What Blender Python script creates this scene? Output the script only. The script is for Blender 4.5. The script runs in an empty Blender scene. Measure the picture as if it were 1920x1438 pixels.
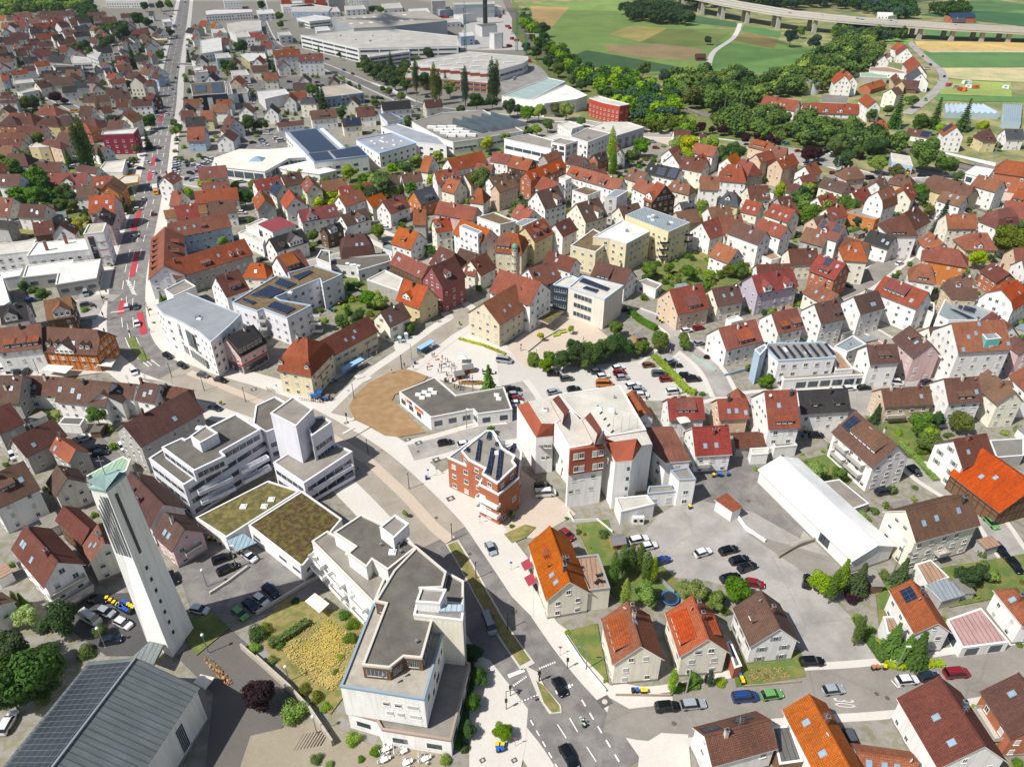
import bpy,math,random
from mathutils import Vector,Matrix
from math import radians as R,sin,cos,tan,hypot,atan2,pi,sqrt
random.seed(11)
S=bpy.context.scene
# ---------------------------------------------------------------- camera (drone,123 m up)
F,TH,CH=1387.0,R(33.6),123.0
cam=bpy.data.cameras.new('camera');cam.lens=26.0;cam.sensor_width=36.0
cam.clip_start=1;cam.clip_end=9000
co=bpy.data.objects.new('camera',cam);S.collection.objects.link(co)
co.location=(0,0,CH);co.rotation_euler=(R(90)-TH,0,0);S.camera=co
# ---------------------------------------------------------------- sky and sun
SUN_EL,SUN_AZ=R(52.5),R(31)          # shadows fall towards +X,a little away from the camera
w=bpy.data.worlds.new('World');S.world=w;w.use_nodes=True
nt=w.node_tree;bg=nt.nodes['Background']
sky=nt.nodes.new('ShaderNodeTexSky');sky.sky_type='NISHITA';sky.sun_disc=False
sky.sun_elevation=SUN_EL;sky.sun_rotation=R(239);sky.air_density=1.0;sky.dust_density=1.5
nt.links.new(sky.outputs[0],bg.inputs[0]);bg.inputs[1].default_value=0.085
sl=bpy.data.lights.new('sun','SUN');sl.energy=5.0;sl.angle=R(0.5);sl.color=(1,.965,.915)
so=bpy.data.objects.new('sun',sl);S.collection.objects.link(so)
sd=Vector((cos(SUN_AZ)*cos(SUN_EL),sin(SUN_AZ)*cos(SUN_EL),-sin(SUN_EL)))
so.rotation_euler=sd.to_track_quat('-Z','Y').to_euler();so.location=(0,0,300)
S.view_settings.view_transform='Standard';S.view_settings.look='None'
S.view_settings.exposure=0.30;S.view_settings.gamma=1
S.render.engine='CYCLES'
S.cycles.max_bounces=5;S.cycles.diffuse_bounces=3;S.cycles.glossy_bounces=2
S.cycles.transmission_bounces=2;S.cycles.transparent_max_bounces=4
# ---------------------------------------------------------------- survey: turns a sight line into a place on a level
TL={'F': (0,0,1)}
for i,x in enumerate((0,480,960,1340)): TL['A%d' % i]=(x,1000,580/1904)
for i,x in enumerate((0,480,940,1420)): TL['B%d' % i]=(x,640,500/1917)
for i,x in enumerate((0,380,760,1140,1520)):
 TL['C%d' % i]=(x,380,400/1917);TL['D%d' % i]=(x,170,400/1917);TL['E%d' % i]=(x,0,400/1920)
TL['S1']=(480,640,.125);TL['S5']=(740,640,180/1920)
TL['W1']=(0,180,200/1920);TL['W2']=(0,20,200/1920);TL['W3']=(180,60,140/1920)
def T(t,x,y):
 a=TL[t];return (a[0]+x*a[2],a[1]+y*a[2])
def P(q,z=0.0):
 u=(q[0]-960)/F;v=(q[1]-719)/F;s,c=sin(TH),cos(TH)
 t=(CH-z)/(s+v*c);return Vector((u*t,(c-v*s)*t,z))
def PX(p):
 s,c=sin(TH),cos(TH);dz=p[2]-CH;zc=p[1]*c-dz*s
 if zc <= 1: return (0,9999)
 return 960+F*p[0]/zc,719+F*(-dz*c-p[1]*s)/zc
# ---------------------------------------------------------------- materials (all procedural)
def lin(c):
 c=c/255;return c/12.92 if c <= .04045 else ((c+.055)/1.055)**2.4
def hexc(h): return tuple(lin(int(h[i:i+2],16)) for i in (0,2,4))+(1,)
MT={}
def mat(name,col,rough=.85,var=.12,scale=.6,metal=0,spec=None,rnd=0.0,kind=None,bump=0,emit=0,c2=None,fine=4.0):
 if name in MT: return MT[name]
 m=bpy.data.materials.new(name);m.use_nodes=True;MT[name]=m
 n=m.node_tree.nodes;l=m.node_tree.links;b=n['Principled BSDF']
 b.inputs['Roughness'].default_value=rough;b.inputs['Metallic'].default_value=metal
 if spec is not None: b.inputs['Specular IOR Level'].default_value=spec
 c=hexc(col) if isinstance(col,str) else tuple(col)+(1,)
 out=None
 if kind == 'tile':
  tc=n.new('ShaderNodeUVMap');br=n.new('ShaderNodeTexBrick')
  br.offset=0;br.inputs['Scale'].default_value=1;br.inputs['Brick Width'].default_value=.3
  br.inputs['Row Height'].default_value=.36;br.inputs['Mortar Size'].default_value=.045
  br.inputs['Mortar Smooth'].default_value=.3;br.inputs['Bias'].default_value=0
  br.inputs['Color1'].default_value=(1,1,1,1);br.inputs['Color2'].default_value=(.74,.72,.7,1)
  br.inputs['Mortar'].default_value=(.42,.4,.4,1);l.new(tc.outputs[0],br.inputs['Vector'])
  base=br.outputs['Color']
 elif kind == 'brick':
  geo0=n.new('ShaderNodeNewGeometry');base=None
 elif kind == 'pv':
  tc=n.new('ShaderNodeUVMap');br=n.new('ShaderNodeTexBrick')
  br.offset=0;br.inputs['Scale'].default_value=1;br.inputs['Brick Width'].default_value=1.0
  br.inputs['Row Height'].default_value=1.65;br.inputs['Mortar Size'].default_value=.03
  br.inputs['Color1'].default_value=(1,1,1,1);br.inputs['Color2'].default_value=(.8,.8,.85,1)
  br.inputs['Mortar'].default_value=(5,5,4.5,1);l.new(tc.outputs[0],br.inputs['Vector'])
  base=br.outputs['Color']
 elif kind == 'rib':
  tc=n.new('ShaderNodeUVMap');wv=n.new('ShaderNodeTexWave');wv.inputs['Scale'].default_value=.32
  wv.inputs['Distortion'].default_value=.4
  l.new(tc.outputs[0],wv.inputs['Vector']);rp=n.new('ShaderNodeValToRGB')
  rp.color_ramp.elements[0].position=.02;rp.color_ramp.elements[0].color=(.55,.55,.55,1)
  rp.color_ramp.elements[1].position=.18;rp.color_ramp.elements[1].color=(1,1,1,1)
  l.new(wv.outputs[1],rp.inputs[0]);base=rp.outputs[0]
 else: base=None
 geo=n.new('ShaderNodeNewGeometry')
 n1=n.new('ShaderNodeTexNoise');n1.inputs['Scale'].default_value=scale*.25;n1.inputs['Detail'].default_value=5
 n2=n.new('ShaderNodeTexNoise');n2.inputs['Scale'].default_value=scale*fine;n2.inputs['Detail'].default_value=4
 l.new(geo.outputs['Position'],n1.inputs['Vector']);l.new(geo.outputs['Position'],n2.inputs['Vector'])
 ad=n.new('ShaderNodeMath');ad.operation='ADD';l.new(n1.outputs[0],ad.inputs[0]);l.new(n2.outputs[0],ad.inputs[1])
 mr=n.new('ShaderNodeMapRange');mr.inputs[1].default_value=.65;mr.inputs[2].default_value=1.35
 mr.inputs[3].default_value=1-var;mr.inputs[4].default_value=1+var;l.new(ad.outputs[0],mr.inputs[0])
 val=mr.outputs[0]
 if kind in ('tile','rib') or name.startswith('roof_') or name.startswith('asphalt') or name.startswith('road'):
  n4=n.new('ShaderNodeTexNoise');n4.inputs['Detail'].default_value=6;n4.inputs['Roughness'].default_value=.65
  if kind:   # streaks that run down the slope
   uvm=n.new('ShaderNodeUVMap');mp=n.new('ShaderNodeMapping');mp.inputs['Scale'].default_value=(1.3,.16,1);l.new(uvm.outputs[0],mp.inputs[0]);l.new(mp.outputs[0],n4.inputs['Vector']);n4.inputs['Scale'].default_value=1
  else: l.new(geo.outputs['Position'],n4.inputs['Vector']);n4.inputs['Scale'].default_value=.12
  m4=n.new('ShaderNodeMapRange');m4.inputs[1].default_value=.35;m4.inputs[2].default_value=.62;m4.inputs[3].default_value=.78 if kind else .84;m4.inputs[4].default_value=1.06
  l.new(n4.outputs[0],m4.inputs[0]);u4=n.new('ShaderNodeMath');u4.operation='MULTIPLY';l.new(val,u4.inputs[0]);l.new(m4.outputs[0],u4.inputs[1]);val=u4.outputs[0]
  if not kind and name[0] in 'ar':   # cracks and repaired seams
   vo=n.new('ShaderNodeTexVoronoi');vo.feature='DISTANCE_TO_EDGE';vo.inputs['Scale'].default_value=.06;l.new(geo.outputs['Position'],vo.inputs['Vector'])
   m5=n.new('ShaderNodeMapRange');m5.inputs[1].default_value=.004;m5.inputs[2].default_value=.016;m5.inputs[3].default_value=.9;l.new(vo.outputs['Distance'],m5.inputs[0])
   u5=n.new('ShaderNodeMath');u5.operation='MULTIPLY';l.new(val,u5.inputs[0]);l.new(m5.outputs[0],u5.inputs[1]);val=u5.outputs[0]
 if rnd:
  oi=n.new('ShaderNodeObjectInfo');m2=n.new('ShaderNodeMapRange')
  m2.inputs[3].default_value=1-rnd;m2.inputs[4].default_value=1+rnd;l.new(oi.outputs['Random'],m2.inputs[0])
  mu=n.new('ShaderNodeMath');mu.operation='MULTIPLY';l.new(val,mu.inputs[0]);l.new(m2.outputs[0],mu.inputs[1]);val=mu.outputs[0]
 if name.startswith('wall_') or name in ('tower_render','limestone'):   # rain streaks
  mp=n.new('ShaderNodeMapping');mp.inputs['Scale'].default_value=(1.6,1.6,.12);l.new(geo.outputs['Position'],mp.inputs[0]);n6=n.new('ShaderNodeTexNoise');n6.inputs['Scale'].default_value=1;n6.inputs['Detail'].default_value=5;l.new(mp.outputs[0],n6.inputs['Vector'])
  m6=n.new('ShaderNodeMapRange');m6.inputs[1].default_value=.34;m6.inputs[2].default_value=.55;m6.inputs[3].default_value=.86;l.new(n6.outputs[0],m6.inputs[0]);u6=n.new('ShaderNodeMath');u6.operation='MULTIPLY';l.new(val,u6.inputs[0]);l.new(m6.outputs[0],u6.inputs[1]);val=u6.outputs[0]
 col_out=None
 if c2 is not None:
  mx=n.new('ShaderNodeMix');mx.data_type='RGBA';mx.inputs[6].default_value=c
  mx.inputs[7].default_value=hexc(c2)
  r2=n.new('ShaderNodeMapRange');r2.inputs[1].default_value=.45;r2.inputs[2].default_value=.58
  n3=n.new('ShaderNodeTexNoise');n3.inputs['Scale'].default_value=scale*.5;n3.inputs['Detail'].default_value=6
  l.new(geo.outputs['Position'],n3.inputs['Vector'])
  l.new(n3.outputs[0],r2.inputs[0]);l.new(r2.outputs[0],mx.inputs[0]);col_out=mx.outputs[2]
 vm=n.new('ShaderNodeVectorMath');vm.operation='SCALE'
 if col_out is not None: l.new(col_out,vm.inputs[0])
 else: vm.inputs[0].default_value=c[:3]
 l.new(val,vm.inputs['Scale']);out=vm.outputs[0]
 if base is not None:
  v2=n.new('ShaderNodeVectorMath');v2.operation='MULTIPLY';l.new(out,v2.inputs[0]);l.new(base,v2.inputs[1]);out=v2.outputs[0]
 if kind == 'tile' or name.startswith('foliage'):   # every roof and tree has its own fading
  hs=n.new('ShaderNodeHueSaturation');oi2=n.new('ShaderNodeObjectInfo');m7=n.new('ShaderNodeMapRange');m7.inputs[3].default_value=.86 if kind else .85;m7.inputs[4].default_value=1.15;l.new(oi2.outputs['Random'],m7.inputs[0]);l.new(m7.outputs[0],hs.inputs['Saturation'])
  mf=n.new('ShaderNodeMath');mf.operation='MULTIPLY_ADD';mf.inputs[1].default_value=7.3;mf.inputs[2].default_value=0;l.new(oi2.outputs['Random'],mf.inputs[0]);fr=n.new('ShaderNodeMath');fr.operation='FRACT';l.new(mf.outputs[0],fr.inputs[0]);m8=n.new('ShaderNodeMapRange');m8.inputs[3].default_value=.492 if kind else .475;m8.inputs[4].default_value=.512 if kind else .515;l.new(fr.outputs[0],m8.inputs[0]);l.new(m8.outputs[0],hs.inputs['Hue']);l.new(out,hs.inputs['Color']);out=hs.outputs[0]
 l.new(out,b.inputs['Base Color'])
 if bump:
  bp=n.new('ShaderNodeBump');bp.inputs['Strength'].default_value=bump;bp.inputs['Distance'].default_value=.1
  l.new(n2.outputs[0],bp.inputs['Height']);l.new(bp.outputs[0],b.inputs['Normal'])
 return m
ROOF={'o': ('roof_orange','A65A3A'),'r': ('roof_red','92543E'),'m': ('roof_maroon','67443A'),'b': ('roof_brown','6A5044'),
  'd': ('roof_anthracite','3C3A3A'),'g': ('roof_slate','4E5258'),'t': ('roof_tan','85604A'),'p': ('roof_rose','8A4D44')}
RN={'o': 'bright orange-tiled','r': 'red-tiled','m': 'dark red-tiled','b': 'brown-tiled','d': 'dark grey-roofed','g': 'slate-roofed','t': 'faded tan-tiled','p': 'rose-tiled',
      'F': 'flat-roofed','gr': 'gravel-roofed','li': 'pale flat-roofed','se': 'sedum-roofed','dk': 'dark flat-roofed','mt': 'grey metal-roofed','mr': 'dark red flat-roofed','wh': 'white flat-roofed','gn': 'green-roofed','tn': 'tan flat-roofed','mo': 'mossy flat-roofed','bl': 'blue-edged flat-roofed','ol': 'olive grass-roofed','cp':'copper-roofed'}
def roofm(c):
 if c in ROOF: return mat(ROOF[c][0],ROOF[c][1],.85,.26,.9,spec=.25,rnd=.2,kind='tile')
 return {'gr': lambda: mat('roof_gravel','847E75',.95,.22,1.2),'li': lambda: mat('roof_membrane','B9B4A9',.9,.12,.5),
   'dk': lambda: mat('roof_bitumen','5E5A52',.95,.28,1.6),'se': lambda: mat('roof_sedum','6C5E3E',.95,.25,1.6,c2='604A36'),
   'mt': lambda: mat('roof_zinc','8B9498',.5,.07,.5,kind='rib'),'mr': lambda: mat('roof_red_sheet','84363A',.7,.08,.5,kind='rib'),
   'wh': lambda: mat('roof_white_sheet','CFCDC6',.7,.06,.4),'gn': lambda: mat('roof_green_sheet','8FAE90',.6,.08,.5,kind='rib'),
   'tn': lambda: mat('roof_tan_sheet','9A7C66',.85,.12,.5,kind='rib'),'mo': lambda: mat('roof_moss','47331A',.95,.4,1.7,c2='565020'),
   'ol': lambda: mat('roof_grass','565229',.95,.3,1.6,c2='6C6138'),'bl': lambda: mat('roof_blue_grey','8D9096',.7,.1,.5),
   'cp': lambda: mat('roof_copper','86A099',.75,.12,.6),'F': lambda: mat('roof_felt','76726B',.95,.18,.8)}[c]()
WALL={'w': ('wall_white','E2E0DB'),'c': ('wall_cream','DFD9C6'),'y': ('wall_yellow','CBBB8C'),'k': ('wall_pink','C9AAA8'),
  'G': ('wall_grey','A3A09A'),'e': ('wall_beige','CBB296'),'n': ('wall_timber','6E5238'),'R': ('wall_brick','A46242'),
  'O': ('wall_orange','BC7234'),'B': ('wall_blue','9FB2C4'),'T': ('wall_teal','6FB3AC'),'P': ('wall_dusky_red','8A4A48'),
  'Y': ('wall_pale_yellow','D2C6A2'),'M': ('wall_crimson','8E2438'),'N': ('wall_navy','1F3342'),'l': ('wall_lilac','B3AAB8'),'L': ('wall_cool_white','D6D5DA'),'s':('wall_sandstone','CBBEA2')}
WN={'w': 'white','c': 'cream','y': 'yellow','k': 'pink','G': 'grey','e': 'beige','n': 'brown timber','R': 'red brick','O': 'orange','B': 'pale blue','T': 'teal','P': 'dusky red','Y': 'pale yellow','M': 'crimson','N': 'navy','l': 'lilac','L': 'white','s': 'sandstone'}
def wallm(c): return mat(WALL[c][0],WALL[c][1],.9,.06,.8,rnd=.05)
GLASS=lambda: mat('window_glass','3E4A52',.12,.2,.5,spec=.8)
FRAME=lambda: mat('window_frame','D5D2CB',.6,.04)
SHUT=lambda: mat('roller_shutter','B5B4B0',.7,.06,rnd=.12)
WOOD=lambda: mat('brown_wood','5B3A28',.8,.15)
METAL=lambda: mat('grey_metal','8C9194',.45,.06,metal=.4)
DARK=lambda: mat('dark_metal','24272A',.5,.1)
WHT=lambda: mat('white_paint','D8D7D2',.6,.04)
CONC=lambda: mat('concrete','B3ADA2',.9,.1,.8)
PV=lambda: mat('solar_cells','1C2436',.25,.1,kind='pv',spec=.6)
# ---------------------------------------------------------------- mesh builder
class MB:
 def __init__(s): s.v=[];s.f=[];s.m=[];s.uv=[];s.sm=[]
 def face(s,pts,mi=0,uv=None,sm=False):
  i=len(s.v);s.v += [tuple(p) for p in pts];s.f.append(list(range(i,i+len(pts))));s.m.append(mi);s.uv.append(uv);s.sm.append(sm)
 def box(s,c,d,mi=0,rz=0,rx=0,top=None,bot=True):
  x,y,z=d[0]/2,d[1]/2,d[2]/2;M=Matrix.Translation(c) @ Matrix.Rotation(rz,4,'Z') @ Matrix.Rotation(rx,4,'X')
  q=[M @ Vector((a*x,b*y,e*z)) for e in (-1,1) for b in (-1,1) for a in (-1,1)]
  if bot: s.face([q[0],q[2],q[3],q[1]],mi)
  s.face([q[4],q[5],q[7],q[6]],mi if top is None else top,[(-x,-y),(x,-y),(x,y),(-x,y)])
  for a,b in ((0,1),(1,3),(3,2),(2,0)): s.face([q[a],q[b],q[b+4],q[a+4]],mi)
 def prism(s,poly,z0,z1,mi=0,top=None,bottom=False):
  n=len(poly)
  for i in range(n):
   a,b=poly[i],poly[(i+1) % n];s.face([(a[0],a[1],z0),(b[0],b[1],z0),(b[0],b[1],z1),(a[0],a[1],z1)],mi,[(0,z0),(hypot(b[0]-a[0],b[1]-a[1]),z0),(hypot(b[0]-a[0],b[1]-a[1]),z1),(0,z1)])
  s.face([(p[0],p[1],z1) for p in poly],mi if top is None else top,[(p[0],p[1]) for p in poly])
  if bottom: s.face([(p[0],p[1],z0) for p in reversed(poly)],mi)
 def loft(s,p0,z0,p1,z1,mi=0,top=None):
  n=len(p0)
  for i in range(n):
   a,b,c,d=p0[i],p0[(i+1) % n],p1[(i+1) % n],p1[i]
   s.face([(a[0],a[1],z0),(b[0],b[1],z0),(c[0],c[1],z1),(d[0],d[1],z1)],mi,[(0,0),(hypot(b[0]-a[0],b[1]-a[1]),0),(hypot(b[0]-a[0],b[1]-a[1]),z1-z0),(0,z1-z0)])
  s.face([(p[0],p[1],z1) for p in p1],mi if top is None else top,[(p[0],p[1]) for p in p1])
 def tube(s,a,b,r,r2=None,n=8,mi=0,cap=True,sm=True):
  a=Vector(a);b=Vector(b);r2=r if r2 is None else r2;d=(b-a)
  if d.length < 1e-6: return
  q=d.to_track_quat('Z','Y');A=[];B=[]
  for i in range(n):
   t=2*pi*i/n;o=q @ Vector((cos(t),sin(t),0));A.append(a+o*r);B.append(b+o*r2)
  for i in range(n): j=(i+1) % n;s.face([A[i],A[j],B[j],B[i]],mi,None,sm)
  if cap: s.face(B,mi);s.face(A[::-1],mi)
 def ball(s,c,r,mi=0,n=8,k=5,sz=1):
  for j in range(k):
   for i in range(n):
    def pt(i,j): a=2*pi*i/n;b=pi*j/k-pi/2;return (c[0]+r*cos(b)*cos(a),c[1]+r*cos(b)*sin(a),c[2]+r*sz*sin(b))
    q=[pt(i,j),pt(i+1,j),pt(i+1,j+1),pt(i,j+1)]
    if j == 0: q=[q[0],q[2],q[3]]
    elif j == k-1: q=q[:3]
    s.face(q,mi,None,True)
 def mesh(s,name,mats):
  me=bpy.data.meshes.new(name);me.from_pydata(s.v,[],s.f)
  for m in mats: me.materials.append(m)
  me.polygons.foreach_set('material_index',s.m)
  me.polygons.foreach_set('use_smooth',s.sm)
  if any(u is not None for u in s.uv):
   uvl=me.uv_layers.new(name='UVMap');buf=[]
   for f,u in zip(s.f,s.uv):
    for k in range(len(f)):
     buf += [u[k][0],u[k][1]] if u is not None else [0.1,0.1]
   uvl.data.foreach_set('uv',buf)
  me.update();return me
 def build(s,name,mats,parent=None):
  if not isinstance(mats,(list,tuple)): mats=[mats]
  o=bpy.data.objects.new(name,s.mesh(name,mats));C.objects.link(o);o.parent=parent;return o
C=S.collection
def link(name,me,parent=None,loc=(0,0,0),rot=(0,0,0),sc=(1,1,1),mats=None):
 o=bpy.data.objects.new(name,me);C.objects.link(o);o.parent=parent
 o.location=loc;o.rotation_euler=rot;o.scale=sc
 if mats:
  for i,m in mats.items(): o.material_slots[i].link='OBJECT';o.material_slots[i].material=m
 return o
THINGS=[]
def tag(o,desc,cat,group=None,kind=None,q=None,fixed=False):
 if kind: o['kind']=kind
 if desc:
  o['label']=desc;o['category']=cat
  THINGS.append([o,desc,q,fixed])
 if group: o['group']=group
 return o
def root(name,loc,rz=0):
 o=bpy.data.objects.new(name,None);C.objects.link(o);o.location=loc;o.rotation_euler=(0,0,rz);o.empty_display_size=.5;return o
# ---------------------------------------------------------------- shared window meshes (unit square,facing -Y,centred)
def win_mesh(kind,sl=None):
 b=MB();g,f,s_=0,1,2
 if kind == 'pane':
  b.box((0,-.005,0),(.86,.03,.88),0);return b.mesh('pane',[GLASS()])
 if kind in ('frame','open'):
  for x in (-.46,.46): b.box((x,-.025,0),(.08,.07,1),f)
  for z in (-.465,.465): b.box((0,-.025,z),(.84,.07,.07),f)
  b.box((0,-.03,0),(.05,.05,.86),f)
  b.box((0,-.07,-.53),(1.1,.16,.05),f)
  if kind == 'open': b.box((0,-.004,0),(.84,.03,.86),g)
 if kind == 'half':
  b.box((0,-.03,0),(1,.06,1),f);b.box((0,-.065,-.2),(.84,.02,.5),g);b.box((0,-.07,.26),(.88,.03,.44),s_)
  b.box((0,-.08,-.53),(1.1,.14,.05),f)
 if kind == 'shut':
  b.box((0,-.03,0),(1,.06,1),f);b.box((0,-.07,0),(.88,.03,.92),s_);b.box((0,-.08,-.53),(1.1,.14,.05),f)
 if kind == 'flaps':
  b.box((0,-.03,0),(1,.06,1),f);b.box((0,-.065,0),(.84,.02,.86),g);b.box((0,-.07,0),(.05,.03,.86),f)
  for x in (-.78,.78): b.box((x,-.04,0),(.5,.05,1.02),3)
 if kind == 'band':
  b.box((0,-.02,0),(1,.04,1),g)
  for i in range(6): b.box((-.5+i/5*.992+.004,-.05,0),(.012,.05,1),f)
  b.box((0,-.06,-.47),(1,.08,.06),f)
 if kind == 'dark':
  b.box((0,-.02,0),(1,.04,1),g)
 return b.mesh('window_'+kind,[GLASS(),FRAME(),SHUT(),mat('wood_shutter','8A8F86',.8,.06,rnd=.15)])
WM={k: win_mesh(k) for k in ('open','half','shut','flaps','band','dark','frame','pane')}
def window(par,pos,ang,w_,h_,kind=None,near=False,name='window'):
 # ang: direction of the outward normal in the parent's frame
 kind=kind or random.choices(('open','half','shut'),(4,3,3))[0]
 r=(0,0,ang+pi/2)
 if near and kind == 'open':
  o=link(name,WM['frame'],par,pos,r,(w_,1,h_));link('pane',WM['pane'],o)
 else: o=link(name,WM[kind],par,pos,r,(w_,1,h_))
 return o
def sky_mesh():
 b=MB();b.box((0,0,.04),(1,1,.12),1);b.box((0,0,.105),(.82,.84,.02),0);return b.mesh('skylight',[mat('skylight_glass','7E97A8',.15,.2,spec=.8),METAL()])
SKYM=sky_mesh()
def chim_mesh(c):
 b=MB();b.box((0,0,.1),(.6,.6,2.4),0);b.box((0,0,1.36),(.75,.75,.12),1)
 b.box((0,0,1.5),(.4,.4,.18),2);return b.mesh('chimney',[c,METAL(),DARK()])
CHM=[chim_mesh(mat('chimney_brick','7A4636',.9,.15)),chim_mesh(mat('chimney_slate','3C3C3E',.8,.1)),chim_mesh(mat('chimney_render','BDB6A8',.9,.1))]
def dish_mesh():
 b=MB();b.tube((0,0,-.4),(0,0,.6),.03);b.tube((0,-.1,.6),(0,-.16,.62),.34,.4,10,1);return b.mesh('satellite_dish',[METAL(),WHT()])
DISH=dish_mesh()
def ant_mesh():
 b=MB();b.tube((0,0,-.5),(0,0,2.6),.035,n=5)
 for z in (1.6,2.1,2.5): b.box((0,0,z),(1.3,.04,.04));b.box((0,0,z+.12),(.04,.9,.04))
 return b.mesh('antenna',[METAL()])
ANT=ant_mesh()
CAMXY=Vector((0,0))
def seen(px_,py_,nx,ny,k=-.12):
 d=-Vector((px_,py_));d.normalize();return d.x*nx+d.y*ny > k
def crop_uv(L,H_): return None
# ---------------------------------------------------------------- pitched-roof houses
OCC=[];POLYS=[]
def solve(A,B,Cq,He,p,hip):
 best=None;c=P(Cq,He);far=min(1.0,c.length/700);w0=4.9
 for i in range(120):
  Hr=He+.7+i*.08
  a=P(A,Hr);b=P(B,Hr);d=(b-a).xy;L=d.length;u=d/L;r=(c-a).xy
  W=abs(r.x*-u.y+r.y*u.x)
  k=abs(He+W*tan(p)-Hr)+(.06+.5*far+(.3 if hip else 0))*abs(W-w0)
  if best is None or k < best[0]: best=(k,a,b,L,W,Hr)
 k,a,b,L,W,Hr=best
 return a,b,c,L,min(max(W,2.6),11),Hr
def house(t,ax,ay,bx,by,cx,cy,n,rc,wc,opts='',label=None,name='gable_house'):
 o={}
 for k in opts.split():
  if '=' in k: a_,b_=k.split('=',1);o.setdefault(a_,[]).append(b_)
  else: o[k]=True
 p=R(float(o['p'][0])) if 'p' in o else R(44)
 He=float(o['He'][0]) if 'He' in o else n*2.75+.5
 A,B,Cq=T(t,ax,ay),T(t,bx,by),T(t,cx,cy)
 a,b,c,L,W,Hr=solve(A,B,Cq,He,p,'hip' in o)
 p=min(max(atan2(Hr-He,W),R(22)),R(60));Hr=He+W*tan(p)
 ctr=(a+b)/2;u=(b-a).xy/L
 if L > 46: print('LONG',L,t,ax,ay,bx,by)
 L=min(L,46)
 if W > 9.5: print('WIDE',W,t,ax,ay)
 perp=Vector((-u.y,u.x));sgn=1 if (c-a).xy.dot(perp) > 0 else -1
 yv=perp*sgn;xv=Vector((yv.y,-yv.x));flip=1 if xv.dot(u) > 0 else -1
 rz=atan2(xv.y,xv.x)
 hip='hip' in o;hh='hh' in o;gam='gam' in o
 if name == 'gable_house' and (hip or hh or gam): name='mansard_house' if gam else 'hipped_house'
 rt=root(name,(ctr.x,ctr.y,0),rz)
 l0=L/2
 along=(c-ctr).xy.dot(xv)
 e=max(abs(along)-l0,W*.55) if hip else 0
 e=min(e,W*1.15)
 if hip: rings=[(l0+e,W,He),(l0,0,Hr)]
 elif hh: k=.38;rings=[(l0+k*W*.7,W,He),(l0+k*W*.7,W*k,Hr-(Hr-He)*k),(l0,0,Hr)]
 else: rings=[(l0,W,He),(l0,0,Hr)]
 if gam:
  zb=He+(Hr-He)*.55;lx=rings[0][0]
  rings=[rings[0],(l0+e*.62 if hip else lx,W*.68,zb),(l0,0,Hr)]
  if hip: rings[0]=(l0+e,W,He)
 near=hypot(ctr.x,ctr.y) < 165
 # roof shell
 th=.22;rb=MB();sl_=0
 for i in range(len(rings)-1):
  (x0,y0,z0),(x1,y1,z1)=rings[i],rings[i+1]
  d1=hypot(y0-y1,z1-z0)
  for s in (1,-1):
   top=[(-x0,s*y0,z0),(x0,s*y0,z0),(x1,s*y1,z1),(-x1,s*y1,z1)]
   bt=[(q[0],q[1],q[2]-th) for q in top]
   if s < 0: top=[top[1],top[0],top[3],top[2]]
   uv=[(q[0],sl_ if j < 2 else sl_+d1) for j,q in enumerate(top)]
   if s > 0: top=top[::-1];uv=uv[::-1]
   rb.face(top,0,uv);rb.face(bt if s > 0 else bt[::-1],1)
   if i == 0: rb.face([(-x0,s*y0,z0),(x0,s*y0,z0),(x0,s*y0,z0-th),(-x0,s*y0,z0-th)],1)
   # verge strips
   if abs(x0-x1) < .01:
    for q in (1,-1): rb.face([(q*x0,s*y0,z0),(q*x1,s*y1,z1),(q*x1,s*y1,z1-th),(q*x0,s*y0,z0-th)],1)
  if x0-x1 > .01:
   dd=hypot(x0-x1,z1-z0)
   for q in (1,-1):
    top=[(q*x0,-q*y0,z0),(q*x0,q*y0,z0),(q*x1,q*y1,z1),(q*x1,-q*y1,z1)]
    rb.face(top,0,[(v_[1],0 if j < 2 else dd) for j,v_ in enumerate(top)])
    rb.face([(v_[0],v_[1],v_[2]-th) for v_ in top[::-1]],1)
    rb.face([(q*x0,-q*y0,z0),(q*x0,q*y0,z0),(q*x0,q*y0,z0-th),(q*x0,-q*y0,z0-th)],1)
  sl_ += d1
 if near:  # ridge capping
  rb.box((0,0,Hr+.02),(2*rings[-1][0],.3,.14),2)
 trim=o['trim'][0] if 'trim' in o else None
 rm=roofm(rc)
 rb.build('roof',[rm,WHT() if near and wc in 'wc' else mat('verge_brown','6D6058',.8,.1),rm],rt)
 # walls
 ov,og=min(.5,W*.12),(.45 if hip else .35)
 X0,Y0=rings[0][0]-og,W-ov
 def zr(y):
  y=abs(y)
  for i in range(len(rings)-1):
   if y >= rings[i+1][1]-1e-6:
    y0,z0,y1,z1=rings[i][1],rings[i][2],rings[i+1][1],rings[i+1][2]
    return z0+(z1-z0)*(y0-y)/max(y0-y1,1e-6)
  return Hr
 wb=MB();zt=zr(Y0)-th-.02
 prof=[(-Y0,0),(-Y0,zt)]
 if not hip:
  mids=[(r_[1],r_[2]-th-.02) for r_ in rings[1:] if r_[1] > .01]
  for (y_,z_) in mids: prof.append((-y_,z_))
  if not hh: prof.append((0,Hr-th-.02))
  for (y_,z_) in reversed(mids): prof.append((y_,z_))
 prof += [(Y0,zt),(Y0,0)]
 for q in (1,-1):
  f=[(q*X0,y,z) for y,z in prof];wb.face(f if q < 0 else f[::-1],0)
 for i in range(len(prof)-1):
  (y0,z0),(y1,z1)=prof[i],prof[i+1];wb.face([(-X0,y0,z0),(X0,y0,z0),(X0,y1,z1),(-X0,y1,z1)],0)
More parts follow.
